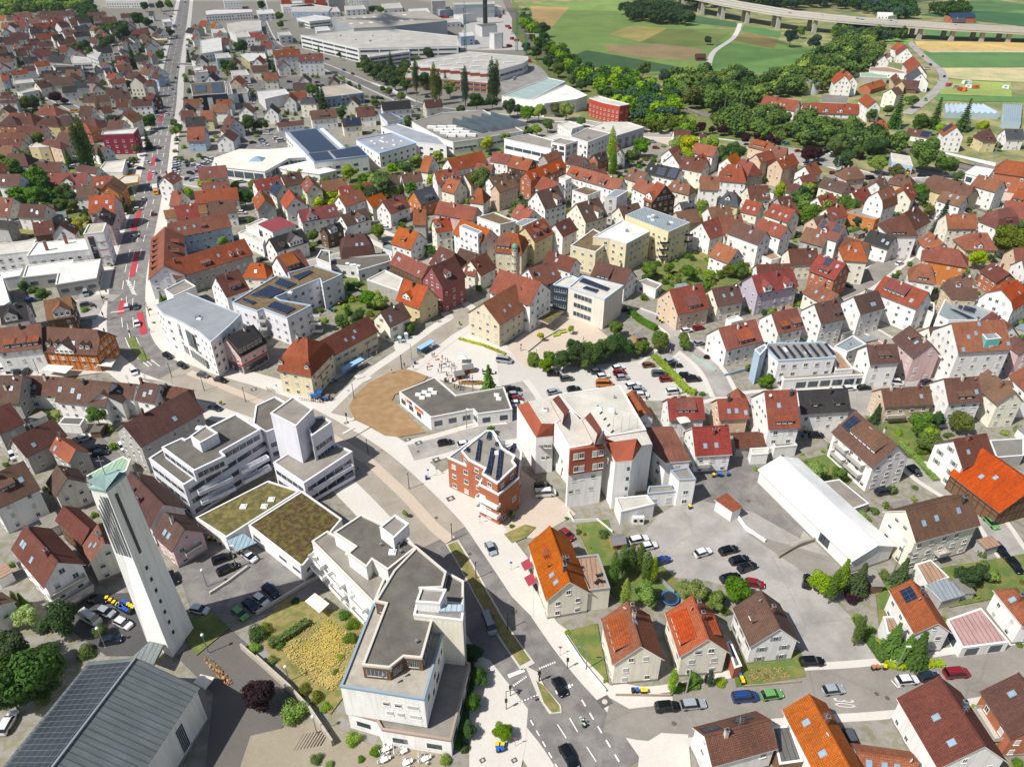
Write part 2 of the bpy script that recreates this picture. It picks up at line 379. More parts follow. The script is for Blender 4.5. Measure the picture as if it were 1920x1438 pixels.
 if near or 'base' in o:
  bh=.7
  for q in (1,-1): wb.box((0,q*(Y0+.02),bh/2),(2*X0+.08,.05,bh),1);wb.box((q*(X0+.02),0,bh/2),(.05,2*Y0,bh),1)
 if wc == 'n' or 'fach' in o:   # exposed timber frame
  zt2=zt
  for q in (1,-1):
   for k in range(int(2*X0/1.6)+1): wb.box((-X0+.1+k*(2*X0-.2)/max(1,int(2*X0/1.6)),q*(Y0+.015),zt2/2),(.16,.06,zt2),1)
   for z in [2.75*j+.4 for j in range(1,int(zt2/2.75)+1)]: wb.box((0,q*(Y0+.02),z),(2*X0,.06,.18),1)
   for k in range(int(2*Y0/1.5)+1):
    yy=-Y0+.1+k*(2*Y0-.2)/max(1,int(2*Y0/1.5));zz=max(zr(yy)-.4,1) if not hip else zt2
    wb.box((q*(X0+.015),yy,zz/2),(.06,.16,zz),1)
   for z in [2.75*j+.4 for j in range(1,int(Hr/2.75))]:
    yw=Y0 if z < zt2 else max(0,Y0*(Hr-z)/(Hr-zt2))
    if yw > .5: wb.box((q*(X0+.02),0,z),(.06,2*yw,.18),1)
 wmat=wallm('O' if 'fach' in o else wc)
 wb.build('wall',[wmat,mat('timber_beam','3E2A20',.85,.1) if (wc == 'n' or 'fach' in o) else mat('plinth_grey','8C857B',.9,.1)],rt)
 # windows
 cs,sn=cos(rz),sin(rz)
 dist=hypot(ctr.x,ctr.y);far=dist > 430
 def vis(nx,ny): return seen(ctr.x,ctr.y,nx*cs-ny*sn,nx*sn+ny*cs)
 wk='flaps' if 'flaps' in o else None;ww_=random.uniform(.85,1.25);wh_=random.uniform(1.05,1.35)
 step=random.uniform(2.3,3.1) if not far else 3.6;OCC.append((ctr.x,ctr.y,cos(rz),sin(rz),rings[0][0],W))
 nf=max(1,int(round((He-.4)/2.8)))
 if 'nowin' not in o:
  for q in (1,-1):
   if vis(0,q):
    m=max(1,int((2*X0-1)/step))
    for fl in range(nf):
     for k in range(m):
      if random.random() < .12: continue
      window(rt,(-X0+(k+.5)*2*X0/m,q*(Y0+.01),1.5+fl*2.8 if nf > 1 else He*.5),q*pi/2,ww_,wh_ if nf > 1 else 1.0,wk,near)
   if vis(q,0):
    m=max(1,int((2*Y0-1)/2.7));fl=0
    while True:
     z=1.5+fl*2.8
     if z > (zt-.6 if (hip) else Hr-1.6): break
     yw=Y0 if z+.7 < zt else (Y0*(Hr-z-1.1)/(Hr-zt))
     mm=m if z+.7 < zt else max(1,int((2*yw)/2.3))
     if yw < .7: break
     for k in range(mm):
      if mm > 1 and random.random() < .1: continue
      yy=-yw+(k+.5)*2*yw/mm if z+.7 < zt else (-yw*.9+(k+.5)*1.8*yw/mm)
      window(rt,(q*(X0+.01),yy,z),0 if q > 0 else pi,ww_ if yw > 1.4 else .7,wh_ if yw > 1.4 else .7,wk,near)
     fl += 1
     if fl > 6: break
 # roof fittings. u runs from ridge end A to B,v from eave to ridge,s=1 is the surveyed eave side
 def onroof(s,u_,v_):
  y=W*(1-v_);return ((u_*2-1)*flip*rings[0][0],s*y,zr(y))
 def slope(y):
  return atan2(zr(y-.2)-zr(y+.2),.4)
 for it in o.get('k',[]):
  s,u_,v_=[float(q) for q in it.split(',')][:3];x,y,z=onroof(s,u_,v_);a_=slope(abs(y))
  link('skylight',SKYM,rt,(x,y,z),(-a_*s,0,0),(1.0,1.35,1))
 for it in o.get('v',[]):     # solar array u0,u1,v0,v1
  q=[float(z) for z in it.split(',')];s,u0,u1,v0,v1=q
  x0,y0,z0=onroof(s,u0,v0);x1,y1,z1=onroof(s,u1,v1);a_=slope(abs((y0+y1)/2))
  bb=MB();bb.box((0,0,.1),(abs(x1-x0),hypot(y1-y0,z1-z0),.06),0)
  ob=bb.build('solar_panel',[PV()],rt);ob.location=((x0+x1)/2,(y0+y1)/2,(z0+z1)/2);ob.rotation_euler=(-a_*s,0,0)
 for it in o.get('d',[]):     # dormer s,u,v,width,height[,g|m]
  q=it.split(',');s,u_,v_,dw,dh=[float(z) for z in q[:5]];kind=q[5] if len(q) > 5 else 's'
  x,y0,z0=onroof(s,u_,v_);y0=abs(y0);tp=tan(p);zt_=z0+dh
  db=MB();dr=MB();X=dw/2
  if kind == 'g':
   y1=y0-dh/tp;zr_=zt_+X*.8;y2=max(0.05,y0-(zr_-z0)/tp)
   db.face([(-X,s*y0,z0-.1),(X,s*y0,z0-.1),(X,s*y0,zt_),(0,s*y0,zr_),(-X,s*y0,zt_)],0)
   for g in (1,-1):
    db.face([(g*X,s*y0,z0-.1),(g*X,s*y0,zt_),(g*X,s*y1,zt_)],0)
    dr.face([(g*(X+.2),s*(y0+.25),zt_-.16),(0,s*(y0+.25),zr_+.05),(0,s*y2,zr_+.05),(g*(X+.2),s*(y1-.1),zt_-.1)],0,[(0,0),(0,X*1.3),(y0-y2,X*1.3),(y0-y1,0)])
    dr.face([(g*(X+.2),s*(y0+.25),zt_-.28),(0,s*(y0+.25),zr_-.1),(0,s*y2,zr_-.1),(g*(X+.2),s*(y1-.1),zt_-.22)],1)
  else:
   ts=tan(R(13)) if dw < 5 else tp*.6;y1=max(.05,y0-dh/(tp-ts));z1=zt_+(y0-y1)*ts
   db.face([(-X,s*y0,z0-.1),(X,s*y0,z0-.1),(X,s*y0,zt_),(-X,s*y0,zt_)],0)
   for g in (1,-1): db.face([(g*X,s*y0,z0-.1),(g*X,s*y0,zt_),(g*X,s*y1,z1)],0)
   pr=[(y0+.3,zt_-.05),(y1-.05,z1+.06),(y1-.05,z1-.06),(y0+.3,zt_-.2)]
   dr.face([(-X-.15,s*pr[0][0],pr[0][1]),(X+.15,s*pr[0][0],pr[0][1]),(X+.15,s*pr[1][0],pr[1][1]),(-X-.15,s*pr[1][0],pr[1][1])],0,[(-X,0),(X,0),(X,y0-y1),(-X,y0-y1)])
   dr.face([(-X-.15,s*pr[0][0],pr[0][1]),(X+.15,s*pr[0][0],pr[0][1]),(X+.15,s*pr[3][0],pr[3][1]),(-X-.15,s*pr[3][0],pr[3][1])],1)
   for g in (1,-1): dr.face([(g*(X+.15),s*a2,b2) for a2,b2 in pr],1)
  do=db.build('dormer',[wallm('w') if kind == 'g' else mat('dormer_cladding','4A3A34',.85,.1)],rt);do.location=(x,0,0)
  dro=dr.build('dormer_roof',[MT['roof_zinc'] if kind == 'm' and 'roof_zinc' in MT else rm,mat('verge_brown','6D6058')],do)
  nw=max(1,int(dw/1.4))
  for k in range(nw): window(do,(-X+(k+.5)*dw/nw,s*(y0+.02),z0+dh*.52),s*pi/2,min(1.0,dw/nw*.75),dh*.62,'open')
 ch=o.get('c',[])
 if not ch and 'noch' not in o: ch=['%g,%g,%g' % (random.choice((1,-1)),random.uniform(.3,.7),random.uniform(.72,.9))]
 for it in ch:
  q=[float(z) for z in it.split(',')];x,y,z=onroof(*q[:3])
  link('chimney',random.choice(CHM),rt,(x,y,z+.3),(0,0,0),(1,1,1) if not far else (1,1,.8))
 if not far and 'plain' not in o:
  if random.random() < .55: x,y,z=onroof(1,random.uniform(.2,.8),.97);link('antenna',ANT,rt,(x,y,z),(0,0,random.random()*3))
  if random.random() < .4: x,y,z=onroof(1,random.uniform(.1,.9),.8);link('satellite_dish',DISH,rt,(x,y,z+.3),(0,0,random.random()*3))
  if 'k' not in o and 'd' not in o and 'v' not in o and W > 3.5:
   for _ in range(random.choice((0,1,2,2,3))):
    s=random.choice((1,1,-1));u_=random.uniform(.15,.85) if not hip else random.uniform(.4,.6);v_=random.uniform(.3,.6)
    x,y,z=onroof(s,u_,v_);link('skylight',SKYM,rt,(x,y,z),(-slope(abs(y))*s,0,0),(.9,1.2,1))
 for it in o.get('bal',[]):   # balcony side(x/y sign),pos,z,width : on walls
  q=it.split(',');ax_,pos,z,bw=q[0],float(q[1]),float(q[2]),float(q[3]);q_=1 if ax_[0] == '+' else -1
  bb=MB()
  if ax_[1] == 'x':
   bb.box((q_*(X0+.75),pos*Y0,z),(1.5,bw,.15),0);bb.box((q_*(X0+1.5),pos*Y0,z+.5),(.06,bw,1),1)
   for g in (1,-1): bb.box((q_*(X0+.75),pos*Y0+g*bw/2,z+.5),(1.5,.06,1),1)
  else:
   bb.box((pos*X0,q_*(Y0+.75),z),(bw,1.5,.15),0);bb.box((pos*X0,q_*(Y0+1.5),z+.5),(bw,.06,1),1)
   for g in (1,-1): bb.box((pos*X0+g*bw/2,q_*(Y0+.75),z+.5),(.06,1.5,1),1)
  bb.build('balcony',[CONC(),mat('balcony_rail','A7A39A',.7,.1) if 'w' not in o else WOOD()],rt)
 # label
 st={1: 'low',2: 'two-storey',3: 'three-storey',4: 'tall'}[min(n,4)]
 desc=label or '%s %s %s house' % (RN[rc],WN[wc],st)
 tag(rt,desc,'house',q=((A[0]+B[0])/2,(A[1]+B[1])/2+6),fixed=bool(label))
 rt['W']=round(W,2);del rt['W']
 return rt,(X0,Y0,He,Hr)
# ---------------------------------------------------------------- flat-roofed buildings
def inset(poly,d):
 n=len(poly);out=[]
 for i in range(n):
  a,b,c=Vector(poly[i-1]),Vector(poly[i]),Vector(poly[(i+1) % n])
  e1=(b-a).normalized();e2=(c-b).normalized();n1=Vector((-e1.y,e1.x));n2=Vector((-e2.y,e2.x))
  m=n1+n2
  if m.length < .2: m=n1
  m.normalize();k=d/max(.35,m.dot(n1));out.append(tuple(b+m*k))
 return out
def ccw(poly):
 a=sum(poly[i-1][0]*poly[i][1]-poly[i][0]*poly[i-1][1] for i in range(len(poly)))
 return poly if a > 0 else poly[::-1]
def worldpoly(t,pts,z): return ccw([tuple(P(T(t,*q),z).xy) for q in pts])
def level(par,poly,z0,z1,rc,wc,win='grid',par_h=.45,step=2.9,wh=1.3,ww=1.3,cx=0,cy=0,cap='D0CFCB',name=('wall','roof'),sto=2.9,near=False,skip=.1,first=0,wm=None,rm=None):
 """one block of a flat-roofed building under an Empty at (cx,cy): wall + roof + windows"""
 pl=[(q[0]-cx,q[1]-cy) for q in poly];POLYS.append(poly)
 wb=MB();wb.prism(pl,z0,z1,0,0);
 wb.build(name[0],[wm or wallm(wc)],par)
 rb=MB();ins=inset(pl,.35);n=len(pl)
 if par_h > 0:
  out=inset(pl,-.06)
  for i in range(n):
   j=(i+1) % n
   rb.face([(*out[i],z1+.004),(*out[j],z1+.004),(*out[j],z1+par_h),(*out[i],z1+par_h)],1)
   rb.face([(*out[i],z1+par_h),(*out[j],z1+par_h),(*ins[j],z1+par_h),(*ins[i],z1+par_h)],1)
   rb.face([(*ins[i],z1+par_h),(*ins[j],z1+par_h),(*ins[j],z1+.02),(*ins[i],z1+.02)],1)
  rb.face([(*q,z1+.03) for q in ins],0,[tuple(q) for q in ins])
 else:
  out=inset(pl,-.3);rb.prism(out,z1+.005,z1+.25,1,0,True)
 rb.build(name[1],[rm or roofm(rc),mat('coping_'+cap,cap,.7,.05)],par)
 if win:
  nf=max(1,int((z1-z0-.2)/sto))
  for i in range(n):
   a,b=Vector(poly[i]),Vector(poly[(i+1) % n]);d=b-a;L=d.length
   if L < 2: continue
   d.normalize();nx,ny=d.y,-d.x;mid=(a+b)/2
   if not seen(mid.x,mid.y,nx,ny): continue
   ang=atan2(ny,nx)
   for fl in range(first,nf):
    z=z0+1.55+fl*sto if nf > 1 else (z0+z1)/2
    if win == 'band':
     q=mid+Vector((nx,ny))*.01;window(par,(q.x-cx,q.y-cy,z),ang,L-1.2,wh,'band')
    else:
     m=max(1,int((L-.8)/step))
     for k in range(m):
      if random.random() < skip: continue
      q=a+d*((k+.5)*L/m)+Vector((nx,ny))*.01
      window(par,(q.x-cx,q.y-cy,z),ang,ww,wh,None if win == 'grid' else win,near)
def rooftop(par,poly,z,n=3,cx=0,cy=0,kinds=('box','dome','vent'),rng=None):
 xs=[q[0] for q in poly];ys=[q[1] for q in poly];c=Vector((sum(xs)/len(xs),sum(ys)/len(ys)))
 for i in range(n):
  q=c+(Vector(random.choice(poly))-c)*random.uniform(.1,.6);q=q+(Vector(random.choice(poly))-q)*.2;k=random.choice(kinds)
  b=MB()
  if k == 'box': b.box((0,0,.45),(random.uniform(.8,1.6),random.uniform(.8,1.4),.9),0);nm='roof_vent'
  elif k == 'dome': b.box((0,0,.12),(1.5,1.5,.3),1);b.loft([(-.65,-.65),(.65,-.65),(.65,.65),(-.65,.65)],.27,[(-.35,-.35),(.35,-.35),(.35,.35),(-.35,.35)],.5,1);nm='roof_light'
  else: b.tube((0,0,0),(0,0,.7),.16,n=8,mi=0);b.tube((0,0,.7),(0,0,.8),.26,n=8,mi=0);nm='vent_pipe'
  ob=b.build(nm,[METAL(),mat('roof_dome','D4D8DA',.3,.05)],par);ob.location=(q.x-cx,q.y-cy,z+.04)
def flat(t,pts,H_,rc,wc,win='grid',z0=0,label=None,name='flat_roofed_building',top=2,cat='building',dist=None,**kw):
 poly=worldpoly(t,pts,H_)
 cx=sum(q[0] for q in poly)/len(poly);cy=sum(q[1] for q in poly)/len(poly)
 rt=root(name,(cx,cy,z0));rt.location=(cx,cy,0)
 level(rt,poly,z0,H_,rc,wc,win,cx=cx,cy=cy,**kw)
 if top: rooftop(rt,poly,H_,top,cx,cy)
 px_=[T(t,*q) for q in pts]
 tag(rt,label or '%s %s building' % (RN[rc],WN[wc]),cat,q=(sum(a[0] for a in px_)/len(px_),sum(a[1] for a in px_)/len(px_)),fixed=bool(label))
 return rt,poly,(cx,cy)
def balbox(par,x,y,z,w_,d_,rz,m,m2=None):   # balcony: slab,front and side parapets
 M=Matrix.Translation((x,y,0)) @ Matrix.Rotation(rz,4,'Z');b=MB()
 for (a,e,h,dx,dy,dz) in ((0,0,-.5,w_,d_,.16),(0,-d_/2,0,w_,.1,.95),(0,d_/2,0,w_,.1,.95),(-w_/2,0,0,.1,d_-.1,.95),(w_/2,0,0,.1,d_-.1,.95)):
  q=M @ Vector((a,e,0));b.box((q.x,q.y,z+h),(dx,dy,dz),0 if h else 1,rz=rz)
 return b.build('balcony',[m,m2 or m],par)
def pv_on(par,t,pts,z,cx,cy,tilt=0,name='solar_panel'):
 pl=[(q[0]-cx,q[1]-cy) for q in worldpoly(t,pts,z)]
 b=MB();b.prism(pl,z+.12,z+.3,1,0);return b.build(name,[PV(),METAL()],par)
def slab(t,pts,z0,z1,m,name,label,cat,side=None,fixed=True):
 pl=worldpoly(t,pts,z1);cx=sum(q[0] for q in pl)/len(pl);cy=sum(q[1] for q in pl)/len(pl)
 b=MB();b.prism([(q[0]-cx,q[1]-cy) for q in pl],z0,z1,1,0,True)
 o=b.build(name,[m,side or m]);o.location=(cx,cy,0);tag(o,label,cat,q=T(t,*pts[0]),fixed=fixed);return o
b=MB();b.face([(-3500,-300,0),(3500,-300,0),(3500,5000,0),(-3500,5000,0)])
gr=b.build('ground',[mat('ground_mix','66713F',.95,.2,.1,c2='8A8258')]);gr['kind']='structure'
# ---------------------------------------------------------------- ground surfaces
def strip(pts,w_,z,m,name,t='F',kind='structure',h=0):
 wp=[P(T(t,*q)).xy for q in pts];L_,R_=[],[]
 for i,p in enumerate(wp):
  a=wp[max(0,i-1)];c_=wp[min(len(wp)-1,i+1)];d=(c_-a).normalized();n=Vector((-d.y,d.x));ww=w_ if not isinstance(w_,(list,tuple)) else w_[i]
  L_.append(p+n*ww/2);R_.append(p-n*ww/2)
 b=MB()
 for i in range(len(wp)-1):
  b.face([(*R_[i],z),(*R_[i+1],z),(*L_[i+1],z),(*L_[i],z)])
  if h:
   b.face([(*R_[i],z-h),(*R_[i+1],z-h),(*R_[i+1],z),(*R_[i],z)]);b.face([(*L_[i+1],z-h),(*L_[i],z-h),(*L_[i],z),(*L_[i+1],z)])
 if h:
  for i in (0,len(wp)-1): b.face([(*L_[i],z-h),(*R_[i],z-h),(*R_[i],z),(*L_[i],z)])
 o=b.build(name,[m]);o['kind']=kind;return o
def smooth(pts,n=6):
 out=[]
 for i in range(len(pts)-1):
  p0,p1,p2,p3=[Vector(pts[max(0,min(len(pts)-1,j))]) for j in (i-1,i,i+1,i+2)]
  for k in range(n):
   t=k/n;out.append(tuple(.5*((2*p1)+(-p0+p2)*t+(2*p0-5*p1+4*p2-p3)*t*t+(-p0+3*p1-3*p2+p3)*t**3)))
 return out+[tuple(pts[-1])]
def patch(pts,z,m,name,t='F',h=0,kind='structure'):
 pl=worldpoly(t,pts,0);b=MB()
 if h: b.prism(pl,z-h,z,0)
 else: b.face([(*q,z) for q in pl])
 o=b.build(name,[m]);o['kind']=kind;return o
ASPH=mat('asphalt_grey','6F6B68',.95,.12,.5,c2='7B7772');ASPD=mat('asphalt_dark','4C4A4A',.95,.10,.6)
ASPL=mat('asphalt_pale','9A968F',.95,.12,.35,c2='8D8983');BEI=mat('road_beige','948C7F',.95,.08,.4);BEI2=mat('median_sand','B0A290',.95,.07,.4)
PAV=mat('paving_light','BDB8AF',.95,.07,.5);PAV2=mat('paving_warm','B5A797',.95,.08,.5);GRAV=mat('gravel_pale','B1ADA5',.97,.08,.4)
LAWN=mat('lawn','55682F',.97,.3,.8,c2='6B6A36');DRY=mat('dry_grass','86784A',.97,.3,1.4,c2='666A34');SOIL=mat('bare_soil','8A6E4C',.97,.1,.9,c2='917654',fine=9);MULCH=mat('mulch','7C5040',.97,.2,1)
MARK=mat('road_paint','DAD8D2',.8,.08);REDL=mat('cycle_lane_red','A8323A',.85,.08);KERB=mat('kerb_stone','B8B3AA',.9,.05)
patch([(-200,450),(-300,1900),(2300,1900),(2200,430),(1900,300),(1500,330),(1250,240),(1000,230),(990,120),(980,30),(920,-40),(300,-60),(-300,-60),(-600,100)],.03,mat('town_ground','86827B',.95,.2,1.1,c2='76725C'),'town_ground')
# fields on the right
FLD=[('meadow','71863F',[(985,8),(1150,0),(1260,10),(1300,40),(1400,70),(1540,90),(1560,130),(1400,140),(1200,140),(1050,110),(1000,60)]),
 ('stubble','A98A55',[(995,12),(1068,14),(1034,52),(1000,38)]),('stubble','9A8A4C',[(1140,65),(1185,48),(1250,53),(1215,82)]),('plough','917A55',[(1130,85),(1240,84),(1320,92),(1290,114),(1200,108),(1140,98)]),
 ('crop_dark','3A592E',[(1100,95),(1160,105),(1250,122),(1325,135),(1150,135),(1060,110)]),('crop_bright','587838',[(1345,78),(1440,92),(1530,95),(1515,130),(1400,140),(1330,135)]),('crop_brown','7A6A3A',[(1370,75),(1400,62),(1460,74),(1450,92)]),  # the dark green strip is cloud shadow painted into the field colour
 ('crop_olive','6A7436',[(1200,80),(1250,55),(1380,55),(1340,84),(1290,88)]),('crop_dark','3A5C34',[(1290,28),(1380,42),(1385,52),(1300,44)]),('crop_bright','4C743A',[(1395,48),(1465,60),(1460,72),(1390,58)]),
 ('crop_gold','BC9C60',[(1715,78),(1920,80),(2000,82),(2000,97),(1740,97),(1720,90)]),('verge','B5AE8E',[(1735,96),(2000,96),(2000,99),(1745,99)]),('crop_green','53743C',[(1725,97),(1740,99),(2000,99),(2000,126),(1765,127)]),('crop_green','56783C',[(1730,54),(2000,66),(2000,78),(1740,72)]),
 ('stubble_pale','B3A67A',[(1765,128),(2000,128),(2000,158),(1800,150),(1770,145)]),('meadow_pale','8E9A4E',[(1760,150),(1895,156),(1897,182),(1765,178),(1755,170)]),('crop_green','56783C',[(1740,177),(1800,180),(2000,184),(2000,194),(1760,190)]),
 ('crop_dark','2E5A2E',[(1720,28),(1920,50),(2000,55),(2000,22),(1850,18)]),('crop_green','54763F',[(1780,10),(1860,0),(2000,18),(2000,30),(1830,22)]),('stubble_pale','B5AE7E',[(1500,-10),(1700,-8),(1820,4),(1800,8),(1700,2),(1520,0)]),
 ('meadow','6A8A40',[(1600,60),(1720,70),(1700,85),(1600,78)]),('stubble_pale','A9A56A',[(1560,38),(1620,52),(1730,70),(1700,58),(1620,40)])]
ii=0
def shade(h): return ''.join('%02X' % int(min(255,int(h[i:i+2],16)*k)) for i,k in ((0,.86),(2,.92),(4,.9)))
for nm,col,pts in FLD:
 ii += 1;patch(pts,.05+.012*ii,mat('field_'+nm+col,col,.98,.3,.1,fine=6,c2=shade(col)),'field')
# street network
RD=[]
def road(pts,w_,m=ASPH,sw=2.2,z=.10,name='road'):
 pts=smooth(pts,5)
 global _k;_k=globals().get('_k',0)+1;dz=_k*.003
 if sw: strip(pts,w_+2*sw,.19+dz*.3,PAV,'pavement',h=.15)
 strip(pts,w_,.21+dz,m,name);RD.append((pts,w_))
MAIN=[(352,-30),(345,10),(338,50),(327,100),(318,150),(312,200),(300,260),(290,320),(278,370),(266,420),(253,470),(242,520),(237,570),(240,620),(256,660),(290,690),(340,708)]
road(MAIN,[11]*0 or 12.5,ASPH,4.5)
road([(320,700),(380,724),(450,745),(520,770),(580,800),(640,835)],12.5,BEI,6)
road([(640,835),(690,870),(740,915),(790,965),(830,1010)],12.5,BEI,6)
road([(830,1010),(870,1060),(905,1120),(940,1180),(985,1250),(1030,1310),(1080,1370),(1140,1460)],13.5,ASPH,4)
for t_,p in (('F',[(1140,1330),(1210,1345),(1300,1335),(1400,1310),(1500,1300),(1650,1290),(1800,1268),(1980,1240)]),): road(p,9,mat('asphalt_warm','827D75',.95,.1,.5),1.6)
road([(640,780),(680,740),(720,705),(770,670),(830,625),(870,595),(830,560),(800,500),(760,470),(700,440)],7,BEI,3)
road([(770,850),(830,835),(900,815),(970,805),(985,760),(960,720)],7,ASPL,2)
road([(1330,770),(1420,750),(1560,745),(1640,738),(1760,720),(1900,712)],6.5,ASPL,1.6)
road([(1215,690),(1270,640),(1250,610),(1190,585)],5.5,ASPL,1.2);road([(1270,640),(1330,690),(1360,745)],6,ASPL,1.5)
road([(1550,560),(1610,535),(1670,490),(1740,430),(1800,380),(1840,350),(1860,330)],8,mat('asphalt_warm','827D75'),2)
road([(1560,560),(1600,600),(1700,660),(1780,700)],5,ASPL,1);road([(1670,490),(1600,470),(1560,440)],5,ASPL,1)
road([(1700,820),(1720,880),(1840,960),(1900,1040),(1960,1090)],6,ASPL,1.2);road([(1620,740),(1600,790),(1540,820)],6,ASPL,1)
road([(200,230),(150,210),(120,195),(90,180)],6,ASPH,1);road([(225,110),(215,90),(222,80)],5,ASPH,1)
road([(490,40),(510,80),(545,100),(620,130),(690,160),(760,190),(820,205),(930,218),(1020,225)],9,ASPH,1.5)
road([(500,40),(490,0),(480,-30)],8,ASPH,1.5);road([(330,120),(400,125)],7,ASPH,1.5)
road([(300,330),(400,350),(500,350)],7,ASPL,1)
road([(1020,225),(1100,230),(1180,250),(1240,255),(1320,255),(1430,270),(1560,310),(1680,340),(1800,335),(1920,340)],7,ASPL,2)
road([(1700,215),(1740,185),(1768,155),(1765,135),(1745,118),(1725,100),(1705,78),(1710,65),(1730,50)],6.5,ASPL,0);strip(smooth([(1327,135),(1337,100),(1375,72),(1388,45)]),5,.3,PAV,'field_lane')
road([(400,500),(470,520),(560,500),(640,480),(700,470)],5,ASPL,.8);road([(150,570),(180,560),(220,560)],5,ASPL,.8)
road([(0,700),(100,700),(200,690)],6,GRAV,0)
# paved squares,yards and car parks (each a real step above the town ground)
YD=[('paved_square',PAV,[(735,640),(860,610),(965,655),(1010,690),(960,742),(860,722),(800,705),(755,695)]),('gravel_yard',GRAV,[(930,655),(1040,690),(1180,680),(1290,655),(1345,735),(1240,752),(1000,750),(965,765),(935,720)]),
 ('car_park',ASPL,[(1200,1010),(1235,965),(1310,925),(1425,865),(1520,960),(1640,1080),(1560,1095),(1560,1120),(1645,1210),(1650,1250),(1505,1275),(1500,1220),(1420,1115),(1330,1090),(1240,1080)]),('yard',ASPH,[(1190,945),(1390,830),(1530,940),(1500,1010),(1410,960),(1320,940)]),
 ('schoolyard',PAV2,[(950,652),(1010,600),(1085,588),(1150,640),(1060,690),(985,690)]),('paving',PAV2,[(975,880),(1060,945),(1080,965),(1000,1010),(940,1000),(930,960)]),
 ('yard',ASPH,[(315,1020),(400,1010),(430,1000),(570,1060),(640,1100),(500,1150),(380,1180),(360,1150)]),('yard',ASPD,[(130,1120),(260,1110),(280,1200),(270,1230),(200,1230),(130,1180)]),('church_square',mat('paving_dark','5E5A55',.95,.1),[(330,1230),(420,1170),(520,1260),(560,1330),(460,1440),(380,1500),(400,1300)]),
 ('courtyard',mat('sand_paving','8C8270',.95,.1,.5),[(470,1380),(600,1350),(700,1400),(820,1400),(860,1500),(430,1500)]),('car_park',ASPH,[(320,310),(400,300),(420,270),(470,250),(560,230),(560,290),(400,350),(320,345)]),
 ('car_park',ASPH,[(470,150),(560,145),(640,150),(600,165),(480,175)]),('yard',ASPL,[(930,160),(1000,120),(1060,150),(960,185)]),('yard',GRAV,[(850,95),(980,95),(1000,60),(960,20),(880,30)]),('station_square',PAV2,[(1180,250),(1280,230),(1330,260),(1260,275)]),('station_square',PAV2,[(1800,340),(1920,330),(1940,370),(1830,385)]),
 ('car_park',ASPL,[(1350,245),(1500,268),(1560,290),(1600,315),(1500,312),(1400,280)]),('paved_forecourt',PAV,[(0,680),(220,660),(265,700),(330,725),(300,715),(200,700),(0,700)]),('yard',ASPH,[(115,800),(190,820),(230,860),(220,890),(150,860)]),('yard',ASPL,[(200,560),(150,550),(140,600),(180,600)]),
 ('pavement',PAV,[(870,1215),(920,1240),(990,1330),(985,1400),(965,1500),(880,1500),(880,1300)]),('pavement',PAV,[(1200,1400),(1240,1375),(1290,1378),(1300,1500),(1190,1500)]),('pavement',PAV,[(1040,1165),(1075,1190),(1140,1285),(1260,1305),(1262,1320),(1180,1330),(1110,1290),(1050,1210)]),
 ('pavement',PAV,[(480,700),(530,740),(570,752),(625,715),(700,670),(690,655),(600,720),(570,725)]),('pavement',PAV,[(840,880),(880,900),(930,970),(1000,1060),(1000,1160),(960,1120),(880,1000),(810,900)]),('turning_apron',mat('asphalt_warm','827D75'),[(1400,1000),(1640,1070),(1600,1100),(1560,1110)])]
for i,(nm,m,pts) in enumerate(YD): patch(pts,.12+.006*i,m,nm,h=.12)
# planted and bare ground
GP=[('soil',SOIL,[(654,765),(664,745),(690,720),(730,700),(757,693),(770,695),(802,707),(795,715),(740,742),(735,752),(760,775),(790,805),(798,812),(750,820),(722,818),(690,800),(665,788)]),
 ('lawn',DRY,[(480,1180),(540,1120),(640,1150),(690,1160),(650,1300),(620,1340),(560,1290),(500,1220)]),('lawn',LAWN,[(1060,1185),(1120,1170),(1140,1280),(1090,1230)]),('lawn',LAWN,[(1080,985),(1140,975),(1160,1060),(1240,1060),(1300,1120),(1160,1130),(1120,1080)]),
 ('lawn',DRY,[(1280,480),(1330,465),(1385,495),(1370,520),(1310,515)]),('lawn',LAWN,[(1200,500),(1290,480),(1400,520),(1360,545),(1240,560)]),('lawn',LAWN,[(1480,870),(1560,850),(1600,900),(1560,935),(1520,910)]),('lawn',LAWN,[(1620,780),(1750,800),(1760,870),(1700,860),(1640,820)]),
 ('lawn',LAWN,[(1370,1230),(1500,1220),(1510,1270),(1380,1290)]),('lawn',LAWN,[(1640,1100),(1700,1080),(1700,1130),(1650,1190)]),('lawn',LAWN,[(1740,1070),(1920,1040),(1930,1110),(1780,1140)]),('flower_border',DRY,[(945,1003),(985,985),(1005,990),(985,1010),(960,1020)]),('lawn',LAWN,[(640,470),(720,560),(740,600),(640,620),(620,560)]),
 ('lawn',LAWN,[(40,770),(110,770),(110,800),(50,810)]),('lawn',LAWN,[(150,470),(200,470),(200,430),(150,430)]),('lawn',DRY,[(200,390),(140,330),(0,360),(0,450),(150,440)]),('lawn',LAWN,[(100,320),(230,300),(260,400),(0,420),(0,330)]),('scrub',LAWN,[(560,350),(900,280),(1000,270),(800,330),(650,400)]),
 ('scrub',LAWN,[(960,0),(1000,40),(1060,120),(1200,170),(1400,210),(1700,300),(1800,330),(1500,280),(1200,240),(1050,170),(960,60)]),('lawn',LAWN,[(1480,350),(1620,350),(1680,400),(1560,450),(1500,420)]),('lawn',LAWN,[(330,1180),(360,1160),(400,1150),(430,1180),(370,1230)])]
for i,(nm,m,pts) in enumerate(GP): patch(pts,.31+.005*i,m,nm,h=.3)
